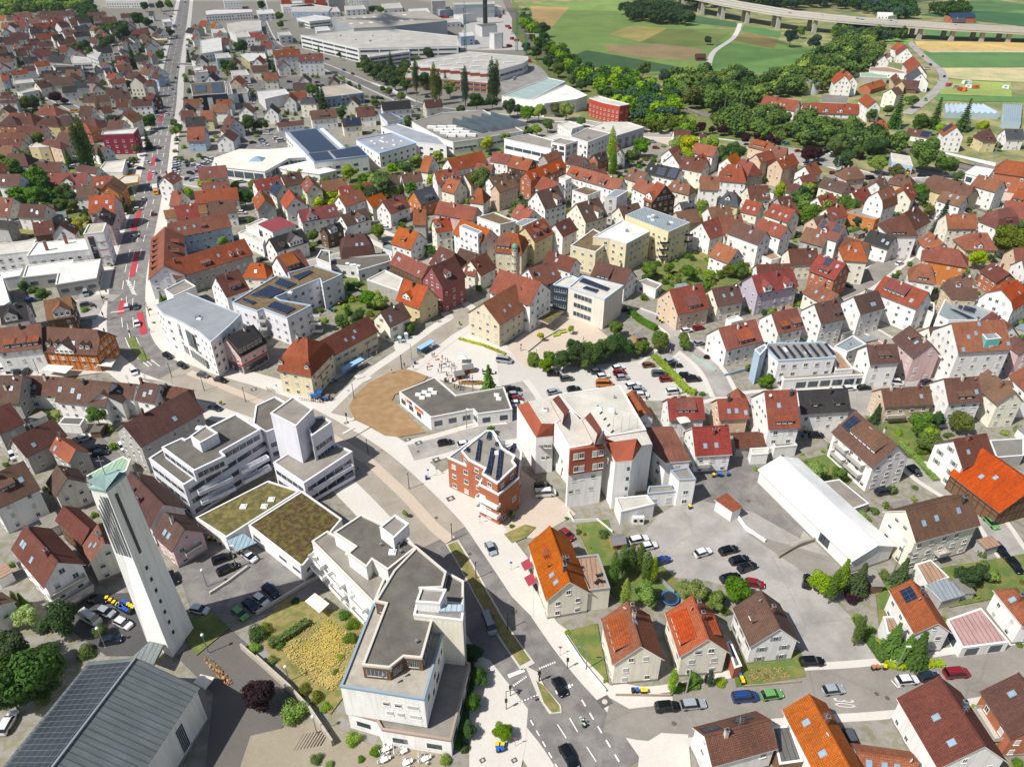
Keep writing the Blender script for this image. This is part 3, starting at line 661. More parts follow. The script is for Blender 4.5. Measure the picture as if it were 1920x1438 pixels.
# median islands and road paint
strip(smooth([(848,1020),(875,1065),(905,1120),(940,1180),(985,1245)]),2.4,.42,DRY,'median_grass',h=.3);strip(smooth([(848,1018),(875,1063),(905,1118),(942,1183),(990,1252)]),3.1,.38,KERB,'kerb',h=.3)
patch([(1005,1278),(1020,1288),(1048,1325),(1050,1336),(1035,1338),(1020,1320)],.45,DRY,'median_grass',h=.3);patch([(985,1250),(1008,1262),(1020,1287),(1052,1325),(1053,1338),(1030,1340),(1010,1310)],.40,KERB,'kerb',h=.3)
strip(smooth([(690,865),(760,930),(810,985),(845,1015)]),2.8,.36,BEI2,'median_paving',h=.2);strip(smooth([(560,788),(625,825),(690,865)]),3.2,.36,BEI2,'median_paving',h=.2)
strip(smooth([(355,700),(440,735),(540,778)]),2.4,.36,BEI2,'median_paving',h=.2);strip(smooth([(244,635),(252,648),(262,665),(275,678)]),2.6,.42,LAWN,'median_grass',h=.3)
def dashes(pts,n,z,w_=.15,l_=.5,m=MARK,t='F',name='lane_marking'):
 w=[P(T(t,*q)).xy for q in pts];cum=[0]
 for i in range(1,len(w)): cum.append(cum[-1]+(w[i]-w[i-1]).length)
 b=MB()
 def at(s):
  for i in range(1,len(w)):
   if s <= cum[i] or i == len(w)-1: k=(s-cum[i-1])/(cum[i]-cum[i-1]);return w[i-1].lerp(w[i],k),(w[i]-w[i-1]).normalized()
 for k in range(n):
  s0=cum[-1]*(k+.5-l_/2)/n;s1=cum[-1]*(k+.5+l_/2)/n;a,d=at(s0);c_,_=at(s1);nn=Vector((-d.y,d.x))*w_/2
  b.face([(*(a-nn),z),(*(c_-nn),z),(*(c_+nn),z),(*(a+nn),z)])
 o=b.build(name,[m]);o['kind']='structure';return o
ZM=.33
for p,n,wd,l_ in (([(1087,1308),(1165,1437)],5,.3,.5),([(992,1347),(1050,1450)],5,.25,.5),([(1045,1360),(1062,1386)],1,.2,1),([(1068,1348),(1083,1374)],1,.2,1),([(1100,1402),(1118,1430)],1,.2,1),([(1010,1256),(1042,1243)],8,.4,.6),([(962,1288),(988,1270)],8,.4,.6),([(965,1322),(1010,1304)],8,.3,.6),([(1042,1303),(1075,1285)],8,.4,.6)): dashes([p[0],p[1]],n,ZM+.06,wd,l_)
for p,w_ in (([(953,1270),(983,1258)],.8),([(1042,1300),(1070,1287)],.7),([(643,815),(665,803)],.6),([(208,588),(236,584)],.5)): dashes(p,1,ZM+.05,w_,1)
off=lambda pts,dx: [(x+dx,y) for x,y in pts]
MN=smooth(MAIN,4);dashes(off(MN[4:62],-9),60,.3,.25,.5);dashes(off(MN[4:62],12),60,.3,.25,.5);dashes(MN[2:62],50,.3,.2,.55)
for pts,w_ in (([(262,395),(250,435)],2),([(258,473),(247,520)],2),([(231,565),(226,590)],2),([(262,587),(270,628)],2),([(304,214),(299,230)],2),([(290,296),(284,312)],2),([(283,322),(279,340)],2)): strip(pts,w_,.315,REDL,'cycle_lane')
for i in range(8): a=(236+i*1.6,527+i*3.4);dashes([a,(a[0]+9,a[1]+3)],1,.32,.5,1)
dashes([(1215,1305),(1260,1318)],1,.3,.1,.1)
dashes([(1670,1277),(1682,1290)],1,ZM,.2,1);dashes([(1682,1290),(1690,1288)],1,ZM,.2,1)
def text_ground(s,p0,p1,h_,z,name,m=MARK):   # lettering painted on the road,baseline p0 -> p1
 a,c_=P(T('F',*p0)).xy,P(T('F',*p1)).xy;cu=bpy.data.curves.new(name,'FONT');cu.body=s;cu.size=h_;cu.extrude=.004
 ob=bpy.data.objects.new(name+'_tmp',cu);C.objects.link(ob);bpy.context.view_layer.update()
 me=bpy.data.meshes.new_from_object(ob);bpy.data.objects.remove(ob);me.materials.clear();me.materials.append(m)
 o=bpy.data.objects.new(name,me);C.objects.link(o);o.location=(a.x,a.y,z);d=c_-a;o.rotation_euler=(0,0,atan2(d.y,d.x));sx=d.length/max(v.co.x for v in me.vertices);o.scale=(sx,1,1);return o
o=text_ground('30',(1561.5,1309),(1566,1326),5.2,.37,'speed_marking',mat('road_paint_worn','B4B2AC',.9,.15,2));o['kind']='structure'
# zebra stripes near the station and patches on the shared street
for i in range(8): a=P(T('D4',1495+i*13,1065+i*5));b=MB();b.box((0,0,0),(.5,3,.01));o=b.build('zebra_stripe',[MARK]);o.location=(a.x,a.y,.42);o.rotation_euler=(0,0,.5);o['kind']='structure'
for pts in ([(664,706),(680,702),(685,708),(668,713)],[(678,712),(692,706),(698,711),(684,718)]): patch(pts,.37,PAV,'stone_setts')
for t_,x,y,s_ in (('B1',1170,735,1.9),('B1',1295,855,1.9),('B1',1400,1135,2),('B1',1090,712,1.5),('B1',650,590,1.2),('A2',570,1040,2.4),('B1',560,290,1.4),('S1',910,715,2),('S1',1140,610,2.4),('B0',1520,270,1.5),('B0',1825,350,1.7),('B0',1280,155,1.4),('B1',720,920,1.3),('C2',310,1075,1.2),('C2',485,1135,1.3),('A1',1395,1400,1),('A1',1590,1400,1)):
 p=P(T(t_,x,y));b=MB();b.box((0,0,0),(s_,s_*.8,.02));b.tube((0,0,.01),(0,0,.02),s_*.22,n=10,mi=1);o=b.build('paving_slab',[mat('slab_dark','55534F',.9,.1),CONC()]);o.location=(p.x,p.y,.262);o.rotation_euler=(0,0,.5);o['kind']='structure'
for x,y in ((1643,1302),(1663,1310),(965,1148),(1112,1090),(784,848),(1190,868),(818,972),(1263,1358),(1402,940),(600,900),(1700,730),(1080,760),(1300,1040),(880,1040)):
 p=P((x,y));b=MB();b.tube((0,0,0),(0,0,.012),.42,n=14);o=b.build('manhole_cover',[mat('manhole_iron','5A4E44',.8,.2,3)]);o.location=(p.x,p.y,.375 if y > 1000 and x < 1300 else .29);o['kind']='structure'
# railway
RL=smooth([(940,-20),(958,20),(985,60),(1010,92),(1060,128),(1110,150),(1180,185),(1275,205),(1375,230),(1480,250),(1600,262),(1700,280),(1830,320),(1960,345)],5)
strip(RL,9,.75,mat('ballast','6E5F55',.97,.15,1),'railway_bed',h=.6)
for d in (-2.3,-.9,.9,2.3):
 wp=[P(q).xy for q in RL];b=MB()
 for i in range(len(wp)-1):
  dd=(wp[i+1]-wp[i]).normalized();n=Vector((-dd.y,dd.x));a=wp[i]+n*d;c_=wp[i+1]+n*d;e_=n*.08
  b.face([(*(a-e_),.92),(*(c_-e_),.92),(*(c_+e_),.92),(*(a+e_),.92)]);b.face([(*(a-e_),.75),(*(c_-e_),.75),(*(c_-e_),.92),(*(a-e_),.92)])
 o=b.build('rail',[METAL()]);o['kind']='structure'
# ---------------------------------------------------------------- houses: sight line of ridge end A,ridge end B,one eave corner,storeys,roof,wall
HOUSES = '''
A2 230 -47 355 298 210 420 2 o c d=1,.38,.45,2.6,.8 d=1,.5,.45,2.6,.8 k=1,.72,.5 k=1,.86,.55 c=-1,.62,.75 c=1,.8,.97|cream house with dark red awnings and a brown roof terrace
A2 710 415 795 695 622 822 2 r c d=1,.5,.18,6.5,1.1 k=-1,.45,.93 c=-1,.35,.93 c=-1,.2,.93 He=6.6 base|cream street-corner house with a wide pink-red dormer, left of two cream neighbours
A2 1108 380 1210 650 1035 775 2 o c d=1,.5,.15,6.5,1 d=-1,.55,.3,4,1 c=-1,.25,.9 c=-1,.5,.9 He=6.4 base|cream house behind tall green conifers, right of its cream twin
A2 1530 345 1650 585 1468 710 2 b w flaps d=1,.45,.35,2.6,1 c=-1,.55,.93 He=5.7|white house with grey shutters and brown roof beside the two cream houses
A2 1185 1250 1590 1142 1070 1203 2 b w v=1,.05,.3,.35,.75 v=1,.55,.85,.3,.6 c=-1,.3,.85 p=40|brown-roofed white house with solar strips at the bottom edge, below the parked silver car
A3 580 985 830 1438 412 1080 2 o w k=1,.3,.5 k=1,.72,.5 c=-1,.4,.9 p=42|orange-red roofed white house with two big skylights right of a grey shed
A3 870 1345 1255 1400 835 1430 1 o w k=1,.2,.5 k=1,.45,.5 k=1,.65,.5 noch|low orange-roofed wing with five skylights at the bottom edge
A3 1380 875 1665 1310 1120 1015 2 m w k=1,.45,.5 k=1,.8,.5 p=43 bal=+x,0,3.2,5|big dark red-roofed white house with two grey skylights at the lower right
A3 1870 855 2080 1150 1640 985 2 m R bal=+y,0,3,6 k=1,.3,.6|pink brick house with a plant-filled balcony at the lower right edge
A3 1210 283 1378 553 1222 608 2 r w v=1,.12,.4,.35,.85 c=-1,.3,.9 p=40|white house with a blue solar array on its red roof behind conifers
A3 1850 340 1960 470 1905 572 2 r w hip k=1,.4,.5|white house with hipped red roof beside rusty garage roof at the right edge
B3 1065 1215 1530 1095 1175 1440 3 b c k=1,.2,.5 k=1,.4,.55 k=1,.75,.6 c=1,.85,.8 He=9 bal=+y,0,3.2,2.5|long cream three-storey apartment house with brown roof above the carport
B3 705 495 1015 745 835 915 3 b w v=1,.05,.28,.35,.85 d=1,.55,.35,9,1.2 k=1,.45,.8 k=1,.6,.75 bal=+y,-.3,3,6 bal=+y,.35,3,5 bal=+y,-.3,6,6 bal=+y,.35,6,5 He=8|brown-roofed white house with solar-clad balconies on its left side
B3 50 352 280 345 90 632 3 r w d=1,.5,.12,4.4,1.2 k=1,.4,.6 c=1,.8,.85|red-roofed white gable house joined to a dark grey-roofed one
B3 290 352 650 333 310 525 2 d w d=1,.3,.3,2.6,1.1,m d=1,.75,.3,2.6,1.1,m He=6.2|white house with dark grey roof and two mossy copper dormers
B3 890 337 1240 318 955 472 2 b e bal=+y,.5,2.8,5 c=1,.2,.9 c=1,.75,.9|peach house with brown roof and rear balconies beside a dark conifer
B3 1340 265 1590 250 1370 450 3 b w d=1,.5,.15,4,1.2 k=1,.85,.4 He=8.5|tall white house with brown roof and white chimney stack beside peach house
B3 1660 198 1862 362 1722 455 3 t c d=-1,.5,.3,3,1.2,g He=8|cream bay-windowed house with weathered brown roof at the right
B3 1917 180 2050 300 1850 290 3 r w plain|white house with orange-red roof at the right edge above cream house
B3 1410 712 1650 658 1470 912 3 m w flaps He=8 c=1,.4,.9|white gable house with brown shutters and dark red roof beside the big barn
B3 1620 765 2010 1040 1795 1275 2 o n nowin noch p=34 He=5|great open timber barn with a bright orange-red roof at the right edge
C4 890 1100 1090 1266 920 1392 3 b k d=1,.4,.5,2.4,1.2 k=1,.65,.6 c=1,.8,.85 He=9|pink and orange gable house with brown roof
B3 785 28 1005 15 815 165 3 b w d=1,.5,.3,3.4,1|brown-roofed white gable house left of the pink house
C4 1265 1078 1745 1050 1320 1352 4 o w k=1,.25,.5 k=1,.4,.6 k=1,.5,.9 k=1,.95,.2 k=1,.1,.1 He=12.5 p=42|tall white and teal apartment house with striped orange-red roof
C4 1840 1190 1980 1290 1900 1385 3 b k plain
C4 30 908 250 862 97 1095 3 b w d=1,.75,.25,2.6,1.2 c=1,.75,.85|white gable house with brown roof left of its similar neighbour
C4 385 842 608 785 450 1005 3 b w k=1,.55,.35 k=1,.65,.35|white gable house with brown roof right of its similar neighbour
C4 665 655 1067 805 957 960 3 p w d=1,.4,.3,7.5,1.4 k=1,.8,.3 He=9|long white house with rose-brown roof and a wide dark dormer
C4 1715 782 1860 690 1825 975 3 o w gam bal=+x,-.2,5.8,5 bal=-x,-.2,5.8,5|white gable house with orange roof and flowered balcony at the right
C4 1340 650 1450 655 1450 865 3 t e hip gam p=55 d=1,.2,.3,1.4,1.4,g d=1,.8,.3,1.4,1.4,g|beige villa with grey-brown mansard roof and two arched dormers
C4 1635 535 1795 635 1600 670 2 m R p=40
C4 1150 390 1330 420 1420 500 3 r O hip k=1,.1,.5|orange brick corner villa with a pointed grey turret
C4 985 545 1085 560 1055 722 3 o w hip d=1,.5,.1,3,1.4|white villa with orange hipped roof and wooden roof balcony
C4 1440 270 1590 270 1590 430 2 o y hip d=1,.4,.1,3,1.4,g
C4 1680 60 1800 40 1790 215 3 p w hip gam p=52 d=1,.5,.15,2.4,1.2|white street-corner building with wine-red mansard roof and small dormers
C4 540 240 770 310 700 425 2 d w k=1,.65,.5 k=1,.85,.4|white house with dark grey gable roof beside the street
C4 770 120 870 120 900 300 4 m w hip d=1,.3,.08,5,1.2 He=10|tall white house with brown-red hipped roof and glazed dormer band
D4 850 1090 960 1035 1085 1180 3 m w hip p=50|white house with wine-red roof behind the tall hipped one
C4 380 350 450 355 500 535 3 o c hip c=1,.2,.6 He=9.5|tall narrow cream house with orange hipped roof at the junction
C4 80 460 320 545 195 690 3 p R v=1,.3,.55,.55,.95 d=1,.5,.15,4,1.4 k=1,.8,.7|red brick house with rose roof, dark dormer and solar panel
C4 105 148 322 212 235 350 3 r w v=1,.05,.25,.5,.95 v=1,.6,.9,.5,.95 d=1,.35,.3,2,1.4,g|white house with two solar arrays on its red roof
C4 -40 215 180 272 100 395 2 t G k=1,.6,.6
D4 1190 897 1408 957 1340 1045 3 t w k=1,.4,.7 k=1,.7,.7
D4 1110 755 1462 858 1400 918 2 b y hh|long yellow house with brown half-hipped roof
D4 790 748 890 765 920 875 2 b y hip d=1,.4,.4,2,1|yellow house with brown pyramid-like hipped roof
D4 600 905 735 855 695 1055 3 t w p=56 gam|white old house with steep red-brown gambrel roof
D4 330 690 420 680 380 800 2 t k hip k=1,.2,.5
D4 130 790 380 862 300 950 1 o G nowin noch p=40
D4 60 955 198 918 150 1037 2 r w
D4 620 265 670 268 665 350 2 o w hip d=1,.4,.2,1.6,1
D4 885 335 1088 370 1040 425 1 m w v=1,.62,.98,.1,.9 k=1,.35,.6 p=35|low white house with one dark solar panel on its red roof
D4 1270 285 1315 325 1188 402 3 r w v=1,.1,.6,.2,.9|white gable house with solar-covered roof below the twin dark firs
D4 1585 340 1615 340 1665 460 2 m y hip d=1,.4,.2,2.4,1.2|yellow-orange house with dark red tented roof and slate dormer
D4 1745 345 1910 345 1740 400 2 g w plain|modern white cubic house with slate roof near the yellow sign
D4 1750 620 2050 660 1815 705 3 r R hip He=9 c=1,.2,.7|red brick railway station building with sandstone arches
D4 1870 865 2020 900 1810 1000 3 r w d=1,.4,.1,4,1.2
D3 1410 42 1725 95 1640 180 2 r w k=1,.3,.4 k=1,.4,.4 k=1,.55,.4 k=1,.65,.4 He=5.5|long white row house with red roof dotted with skylights above the woods
D3 1750 110 1980 120 1960 200 2 r c d=1,.2,.2,3,1.4,g d=1,.6,.2,3,1.4,g
D4 5 108 440 122 420 215 3 r c d=1,.3,.1,3,1.4,g d=1,.6,.1,3,1.4,g k=1,.1,.5 k=1,.8,.5 bal=+y,-.3,2.8,6 bal=+y,.4,2.8,6 bal=+y,-.3,5.6,6|cream apartment house with jagged red roof and many balconies
D4 500 30 590 105 520 140 3 r w
E4 790 778 725 800 655 838 3 b c plain
E4 780 380 850 402 735 440 2 o w plain
E4 850 400 870 430 760 470 2 p w plain
E4 920 505 975 560 850 600 2 p w plain
E4 975 560 985 590 860 640 2 r w plain
E4 960 605 1000 660 850 690 2 g w plain
E4 620 460 665 500 530 500 2 g w plain
E4 690 475 720 500 665 505 1 t w plain
E4 770 660 820 730 710 690 2 m e plain nowin
E4 830 715 985 730 790 790 1 m n plain nowin
E4 500 755 640 715 600 740 1 o R plain nowin
E4 275 632 310 680 180 715 3 o w
E4 330 640 385 690 260 700 3 o w
E4 500 845 590 910 440 915 3 r w
E4 1270 160 1395 160 1270 190 1 g R plain nowin
D3 210 690 362 740 295 840 2 t c
D3 370 645 660 705 590 800 2 d w v=1,.35,.6,.1,.8 v=1,.7,.95,.1,.9 k=1,.15,.5|low white row house with dark solar-covered roof
D3 440 815 520 850 375 1005 3 r n d=1,.5,.1,4,1.8,g|timber-brown brick house with red roof and big cross gable
D3 590 808 740 845 720 940 3 t c hip k=1,.3,.5 k=1,.6,.4
D3 830 765 1010 775 900 895 3 t w d=-1,.5,.3,3,1.6,g
D3 1080 660 1200 670 1160 825 3 r w hip d=1,.3,.25,3,1.2
D3 1215 610 1310 650 1380 745 3 r e hip
D3 1300 432 1498 478 1430 545 2 r e d=1,.45,.2,7,1.3
D3 1515 620 1665 560 1580 712 4 r e He=9|large beige hall with red roof, nearest of the beige-walled red-roofed group
D3 1475 495 1620 515 1690 600 3 r e
D3 1470 530 1330 570 1385 650 4 r e noch
D3 1075 905 1150 915 1165 1045 2 g y hip d=1,.4,.35,2,1.4,g|yellow villa with dark slate hipped roof and arched dormer
D3 1240 975 1392 1010 1325 1120 2 p c k=1,.35,.4 k=1,.7,.4
D3 1480 1005 1690 1075 1612 1190 3 p c k=1,.25,.4 k=1,.55,.4 k=1,.8,.4
D3 1250 860 1440 850 1330 985 2 m c d=1,.8,.2,3,1.5,g
D3 1520 965 1640 940 1620 1040 1 m G nowin noch
D3 1720 775 1850 735 1775 865 2 p w
D3 640 1005 765 985 690 1105 2 g w d=1,.5,.3,4,1.2
C3 838 180 1000 122 912 335 3 r w k=1,.5,.4 He=7|white gable house with red roof in front of the pale yellow blocks
C3 1000 125 1200 105 1100 190 2 r w
C3 1145 160 1430 262 1330 372 3 b w bal=+x,0,8,6 k=1,.6,.6 He=10|tall white house with brown roof and corner roof terraces
C3 548 780 842 720 610 1012 2 p e d=1,.55,.12,5,1.3 c=1,.7,.8 He=6.5|beige-pink gable house with rose-red roof and three-window dormer
C3 930 770 1170 727 1000 935 2 b c k=1,.35,.5 k=1,.65,.5|cream gable house with brown roof right of the beige-pink one
C3 990 1125 1325 1045 1060 1330 2 o w d=1,.55,.12,5.4,1.3,m bal=-x,0,3,4 He=6.2|white gable house with bright orange roof and zinc dormer
C3 1465 987 1700 940 1525 1180 2 r w d=1,.3,.15,2.4,1.4 d=1,.75,.15,3,1.6|white gable house with red roof and two dark dormers
C3 1290 655 1660 590 1350 822 3 p l d=1,.25,.02,3,2,g d=1,.75,.02,3,2,g bal=-x,0,5.8,3 bal=-x,0,3,3 He=8.5|lilac apartment house with rose roof and two white cross gables
C3 -101 520 218 603 150 765 2 m w d=1,.35,.15,5,1.4,m He=6|white gable house with dark red roof and zinc dormer behind the new school
C3 1330 555 1640 545 1400 640 2 m w noch
C2 225 575 445 478 345 765 3 m P d=1,.4,.3,2.6,1.6,g fl=1 He=10 p=50|dusky red gable house with dark roof beside the school street
C2 205 760 -10 683 130 962 2 o y d=1,.6,.2,3.4,1.5,g He=6.2 p=50|mustard-yellow gable house with orange roof and oriel window
C2 580 520 725 445 718 642 2 m c
C2 560 530 665 552 570 650 2 p c noch
C2 490 405 690 470 600 545 2 m w noch nowin
C2 310 385 450 450 150 520 2 m n noch nowin
C1 1745 435 2035 565 1870 640 2 r n noch nowin
C2 695 900 1010 718 885 1080 3 r s He=8.5 c=1,.9,.6 p=40|old school wing with sandstone gable and red roof
C2 850 597 1225 712 1105 920 3 r w He=10.5 p=42|big white old school hall with red roof joined to the sandstone wing
C2 1100 590 1330 520 1488 668 3 r w He=8 c=1,.1,.6 p=42
C2 1290 432 1538 505 1468 620 2 m w k=1,.4,.5
C2 905 268 1010 278 975 458 3 r s hip gam p=44 d=1,.3,.12,5,1.4 He=9|sandstone corner house with wine-red mansard roof and green-domed turret
C2 1068 222 1245 135 1190 350 3 r y d=1,.35,.3,2.2,1.5,m d=1,.7,.3,2.6,1.5,m k=1,.15,.3 He=9.5|long yellow street house with red roof and two zinc box dormers
C2 1340 195 1478 130 1372 335 3 m w
C2 500 142 765 240 680 378 4 o w k=1,.8,.4 He=10.5|white block with orange-red roof and grey stair tower
C2 245 150 400 130 345 260 3 r c d=1,.2,.3,2.5,1.8,g
C2 70 60 190 60 150 200 3 r G
C2 122 268 -60 215 30 420 2 o w d=1,.5,.3,2.4,1.2|white gable house with orange roof left of the purple-red barn row
D2 300 990 650 1050 590 1165 2 r k nowin
S1 615 -70 770 -45 690 505 3 r Y hip gam p=48 d=1,.85,.12,1.2,1.4,g d=1,.1,.12,1.2,1.4,g He=8.2 c=1,.4,.9|yellow corner inn with large red mansard roof and red wall lettering
C1 1485 1015 1010 1262 1612 1140 2 m Y He=6.4 noch flaps|long yellow wing with dark red roof behind the blue glass bus shelter
C1 1590 983 1790 890 1697 1117 2 b c flaps|small cream gable house with brown roof at the end of the yellow wing
C1 205 1222 455 1092 308 1408 2 d k d=1,.45,.12,9,2,m He=6.6|pink shop house with dark roof, zinc dormer and red sign band
C1 105 665 320 595 225 850 3 m w d=1,.55,.25,4,1.2 c=1,.4,.75|white gable house with plum-brown roof left of the sedum-roofed block
C1 430 540 545 545 480 680 2 o c hip
C1 655 487 872 415 780 635 3 r w d=1,.4,.15,5,1.8,m
C1 590 325 890 232 652 452 2 d w d=1,.62,.05,6,2,g d=1,.25,.2,2,1.2 He=6|long white house with anthracite roof and a wide white front gable
F 309 491 458 447 421 494 2 r G d=1,.42,.2,3.4,1.2,m d=1,.75,.25,1.4,1.3,g d=1,.85,.25,1.4,1.3,g k=1,.6,.5 c=1,.1,.8 He=7.5|long grey street building with red roof and twin white dormers
C0 1480 215 1470 570 1330 690 3 r L d=1,.15,.2,2.4,1.2 d=1,.28,.2,2.4,1.2 d=1,.42,.2,2.4,1.2 d=1,.55,.2,2.4,1.2 d=1,.68,.2,2.4,1.2 d=1,.82,.2,2.4,1.2 d=-1,.3,.3,3,1.2 d=-1,.55,.3,3,1.2 He=8 p=36|big red-roofed corner building lining the main street with a row of zinc dormers
F 313 419 425 398 402 432 2 r B k=1,.15,.5 k=1,.25,.5 k=1,.4,.5 d=1,.55,.3,2,1 He=7.5|pale blue commercial building with red roof behind the corner building
C0 1465 70 1845 15 1470 152 1 t c p=25
D0 1545 900 1640 905 1490 1033 2 o w
D1 -80 905 310 868 150 1000 2 r c
D1 515 890 560 985 480 1070 2 r G
D1 660 805 725 850 640 945 2 g c v=1,.05,.9,.1,.9
D1 775 885 830 960 735 1055 2 o w
D1 945 768 995 840 930 930 3 r c
D1 850 1075 1190 1015 845 1195 2 p w d=1,.3,.05,4,1.5,g k=1,.8,.5 k=1,.9,.6
D1 1235 1120 1460 1053 1290 1225 2 b w d=1,.6,.02,4,2,g
D1 1075 1235 1230 1178 1125 1300 2 d n d=1,.4,.02,3.6,2,g|old half-timbered house with dark roof in front of the green bush
C1 1290 290 1450 275 1370 500 2 m G hip gam p=50 k=1,.5,.4 k=1,.65,.4 He=4.5|grey building with vast wine-red hipped roof beside a flat grey annex
D1 1610 998 1795 930 1690 1113 2 r w d=1,.5,.2,4,1.2,m
D1 1215 865 1520 820 1250 955 2 p y
D1 235 345 185 400 120 460 2 m w
D1 235 210 290 260 215 330 2 m w
D1 200 285 260 330 145 350 2 m w
D1 958 182 1195 163 985 262 2 b w d=1,.5,.2,6,1.1
D1 660 290 900 265 675 330 1 m w p=30
D1 1245 252 1415 238 1275 328 2 d c v=1,.2,.9,.2,.9
D1 1370 152 1540 140 1390 207 2 m w
D1 1600 105 1860 85 1640 180 2 d w
D1 900 60 1000 60 905 95 3 g c hip
D2 170 580 250 590 185 735 2 o w
D2 375 615 690 540 490 715 1 r w noch
D2 255 720 470 695 300 840 3 r w d=1,.35,.2,2.2,1.8,g d=1,.75,.2,2.2,1.8,g
D2 375 780 497 812 440 930 2 o c d=1,.5,.3,2,1,g
D2 640 650 790 665 750 705 2 r G
D2 960 580 1150 620 1090 722 2 r n k=1,.4,.4
D2 790 550 950 575 850 650 2 r w
D2 1235 580 1410 515 1285 640 2 t G nowin
D2 1078 730 1405 610 1140 810 3 o R d=1,.15,.15,1.8,1.4,g d=1,.45,.15,1.8,1.4,g d=1,.8,.15,1.8,1.4,g He=9|long brick and white building with vivid orange roof and three small dormers
D2 1490 668 1960 800 1870 890 3 o w d=1,.15,.1,3.4,1.8,m d=1,.4,.1,3.4,1.8,m d=1,.7,.1,3.4,1.8,m He=9|long white apartment row with orange roof and boxy white roof terraces
D2 800 850 975 790 865 915 3 t e
D2 650 875 690 880 670 1015 2 r w hip p=50 d=1,.2,.2,1.2,1,g|small white villa with red pyramid roof
D2 70 905 240 855 140 1030 2 g O d=1,.55,.2,4,1.2|orange-walled house with slate roof and dark dormer
D2 1175 905 1375 853 1260 1070 3 b w d=1,.65,.02,2.8,3.2,g
D2 1535 1015 1740 958 1625 1190 3 b c d=1,.65,.02,2.8,3.2,g k=1,.25,.5
D2 1690 575 1800 545 1720 650 2 d R
D2 165 90 315 75 200 160 2 m c
C0 385 878 635 840 410 1062 2 t n d=1,.6,.05,5,2.2,g noch He=6|brown timber house with tan roof and a deep cross gable
C0 -20 930 230 890 90 1085 2 d w d=1,.4,.1,3.6,2,g
C0 -60 1130 365 1085 340 1312 3 r w d=1,.35,.15,3.4,1.5 d=1,.58,.15,3.4,1.5 d=1,.82,.15,3.4,1.5 He=8|white row house with red roof and three box dormers at the left edge
C0 390 1112 870 1140 380 1340 2 b n hh fach d=1,.22,.2,1.2,1.5,g d=1,.35,.2,1.2,1.5,g d=1,.75,.2,1.2,1.5,g d=1,.85,.2,1.2,1.5,g d=1,.5,-.02,6,1.5,g k=1,.6,.4 He=6.5|half-timbered orange inn with brown roof beside white parasols
C0 925 42 885 140 1005 222 3 d k d=1,.5,.3,3,1.5
D0 795 945 1030 935 820 1105 3 o k k=1,.3,.6 k=1,.7,.6 k=1,.85,.3 He=8.5
C0 285 180 470 155 300 303 1 m n noch nowin p=40
C0 575 150 535 205 670 300 2 m w
C0 -30 150 95 165 140 250 2 d G
C0 195 35 485 15 200 112 1 b e p=28 nowin k=1,.2,.3 k=1,.35,.3 k=1,.5,.3|long low shed with weathered brown roof and white roof lights
B2 1370 620 1635 605 1430 827 2 p w k=1,.3,.35 k=1,.6,.35 He=6 bal=+y,.6,3,3.5|white house with rose tiles above the asphalt yard, with a small brown balcony
B2 1192 410 1450 400 1215 572 2 p w d=1,.5,.35,5,1|white house with rose roof and terrace parasol behind its rose-roofed neighbour
B2 1550 413 1765 403 1580 567 2 r e k=1,.35,.4 k=1,.6,.4 k=1,.9,.3|beige house with red roof and three small skylights beside the rose-roofed pair
B2 1697 335 1735 420 1640 410 2 r w noch plain
B2 1665 670 1885 660 1690 770 1 m G noch nowin p=30|low grey outbuilding with dark red roof beside the rose-roofed house
B2 938 352 1040 515 985 565 2 r w noch|narrow red-roofed barn leaning against the tall white office
B2 1240 395 1330 390 1250 410 1 m w noch nowin plain
B0 -100 243 165 243 60 445 2 b G c=1,.6,.5
B0 190 243 435 255 372 392 2 b w He=5 k=1,.3,.4
B0 435 255 800 292 640 460 2 b w k=1,.05,.5 k=1,.3,.5 k=1,.45,.3 c=1,.5,.8 He=6|longest brown-roofed white house of the joined row by the shared yard
B0 800 290 978 305 850 405 2 b w noch
B0 775 300 720 375 650 408 2 b w noch He=6
B0 1010 285 1148 310 1080 442 2 b w c=1,.1,.9
B0 1150 308 1350 345 1290 410 2 m n c=1,.3,.7
B0 878 598 1347 352 1002 767 3 m G He=9 p=38 k=1,.6,.3 c=1,.3,.97 base|long grey house with brown-red roof and three window rows behind the terraced flats
B0 78 705 382 550 187 837 2 m G c=-1,.5,.9
B0 405 680 545 778 470 865 2 o G k=1,.2,.3 noch
B0 -120 520 72 437 153 597 2 m G
B0 -165 1000 170 855 332 1043 3 b w d=1,.45,.4,3,1.2 k=1,.75,.5 He=8
B0 410 885 482 985 415 1150 2 b c He=6
B0 450 1180 645 1350 395 1290 2 m n nowin noch
B0 935 935 1175 1175 1380 1240 2 m w c=-1,.3,.5 c=-1,.55,.45 He=6|long dark red-roofed house right behind the church tower
A0 1014 -133 1135 -25 1075 135 2 b k k=1,.4,.4 k=1,.6,.4 bal=+x,-.1,3,4 bal=-x,-.1,3,4 He=5.6|pink gable house with a small white balcony facing the yard
A0 150 -50 358 180 265 338 3 m w k=1,.15,.5 k=1,.22,.5 k=1,.5,.35 c=1,.75,.9 bal=+x,.1,3,8 bal=-x,.1,3,8 bal=+x,.1,5.8,7 bal=-x,.1,5.8,7 He=8.5|big white house with maroon roof and stacked timber balconies at the left
A0 600 -60 640 60 548 215 2 r c He=6
A0 -90 380 0 440 95 600 2 b w plain
W3 880 60 1030 160 800 120 2 d w
W3 820 170 960 290 720 230 2 d w
W3 640 420 760 540 560 470 2 d w
W3 470 620 640 610 480 740 2 m G
W3 640 610 810 605 650 790 2 m G
W3 1375 255 1400 290 1300 400 2 m B
W3 1360 475 1480 560 1270 560 2 r G
W3 1010 610 1340 600 1080 720 2 d c
W3 1280 830 1420 830 1300 1010 2 m w
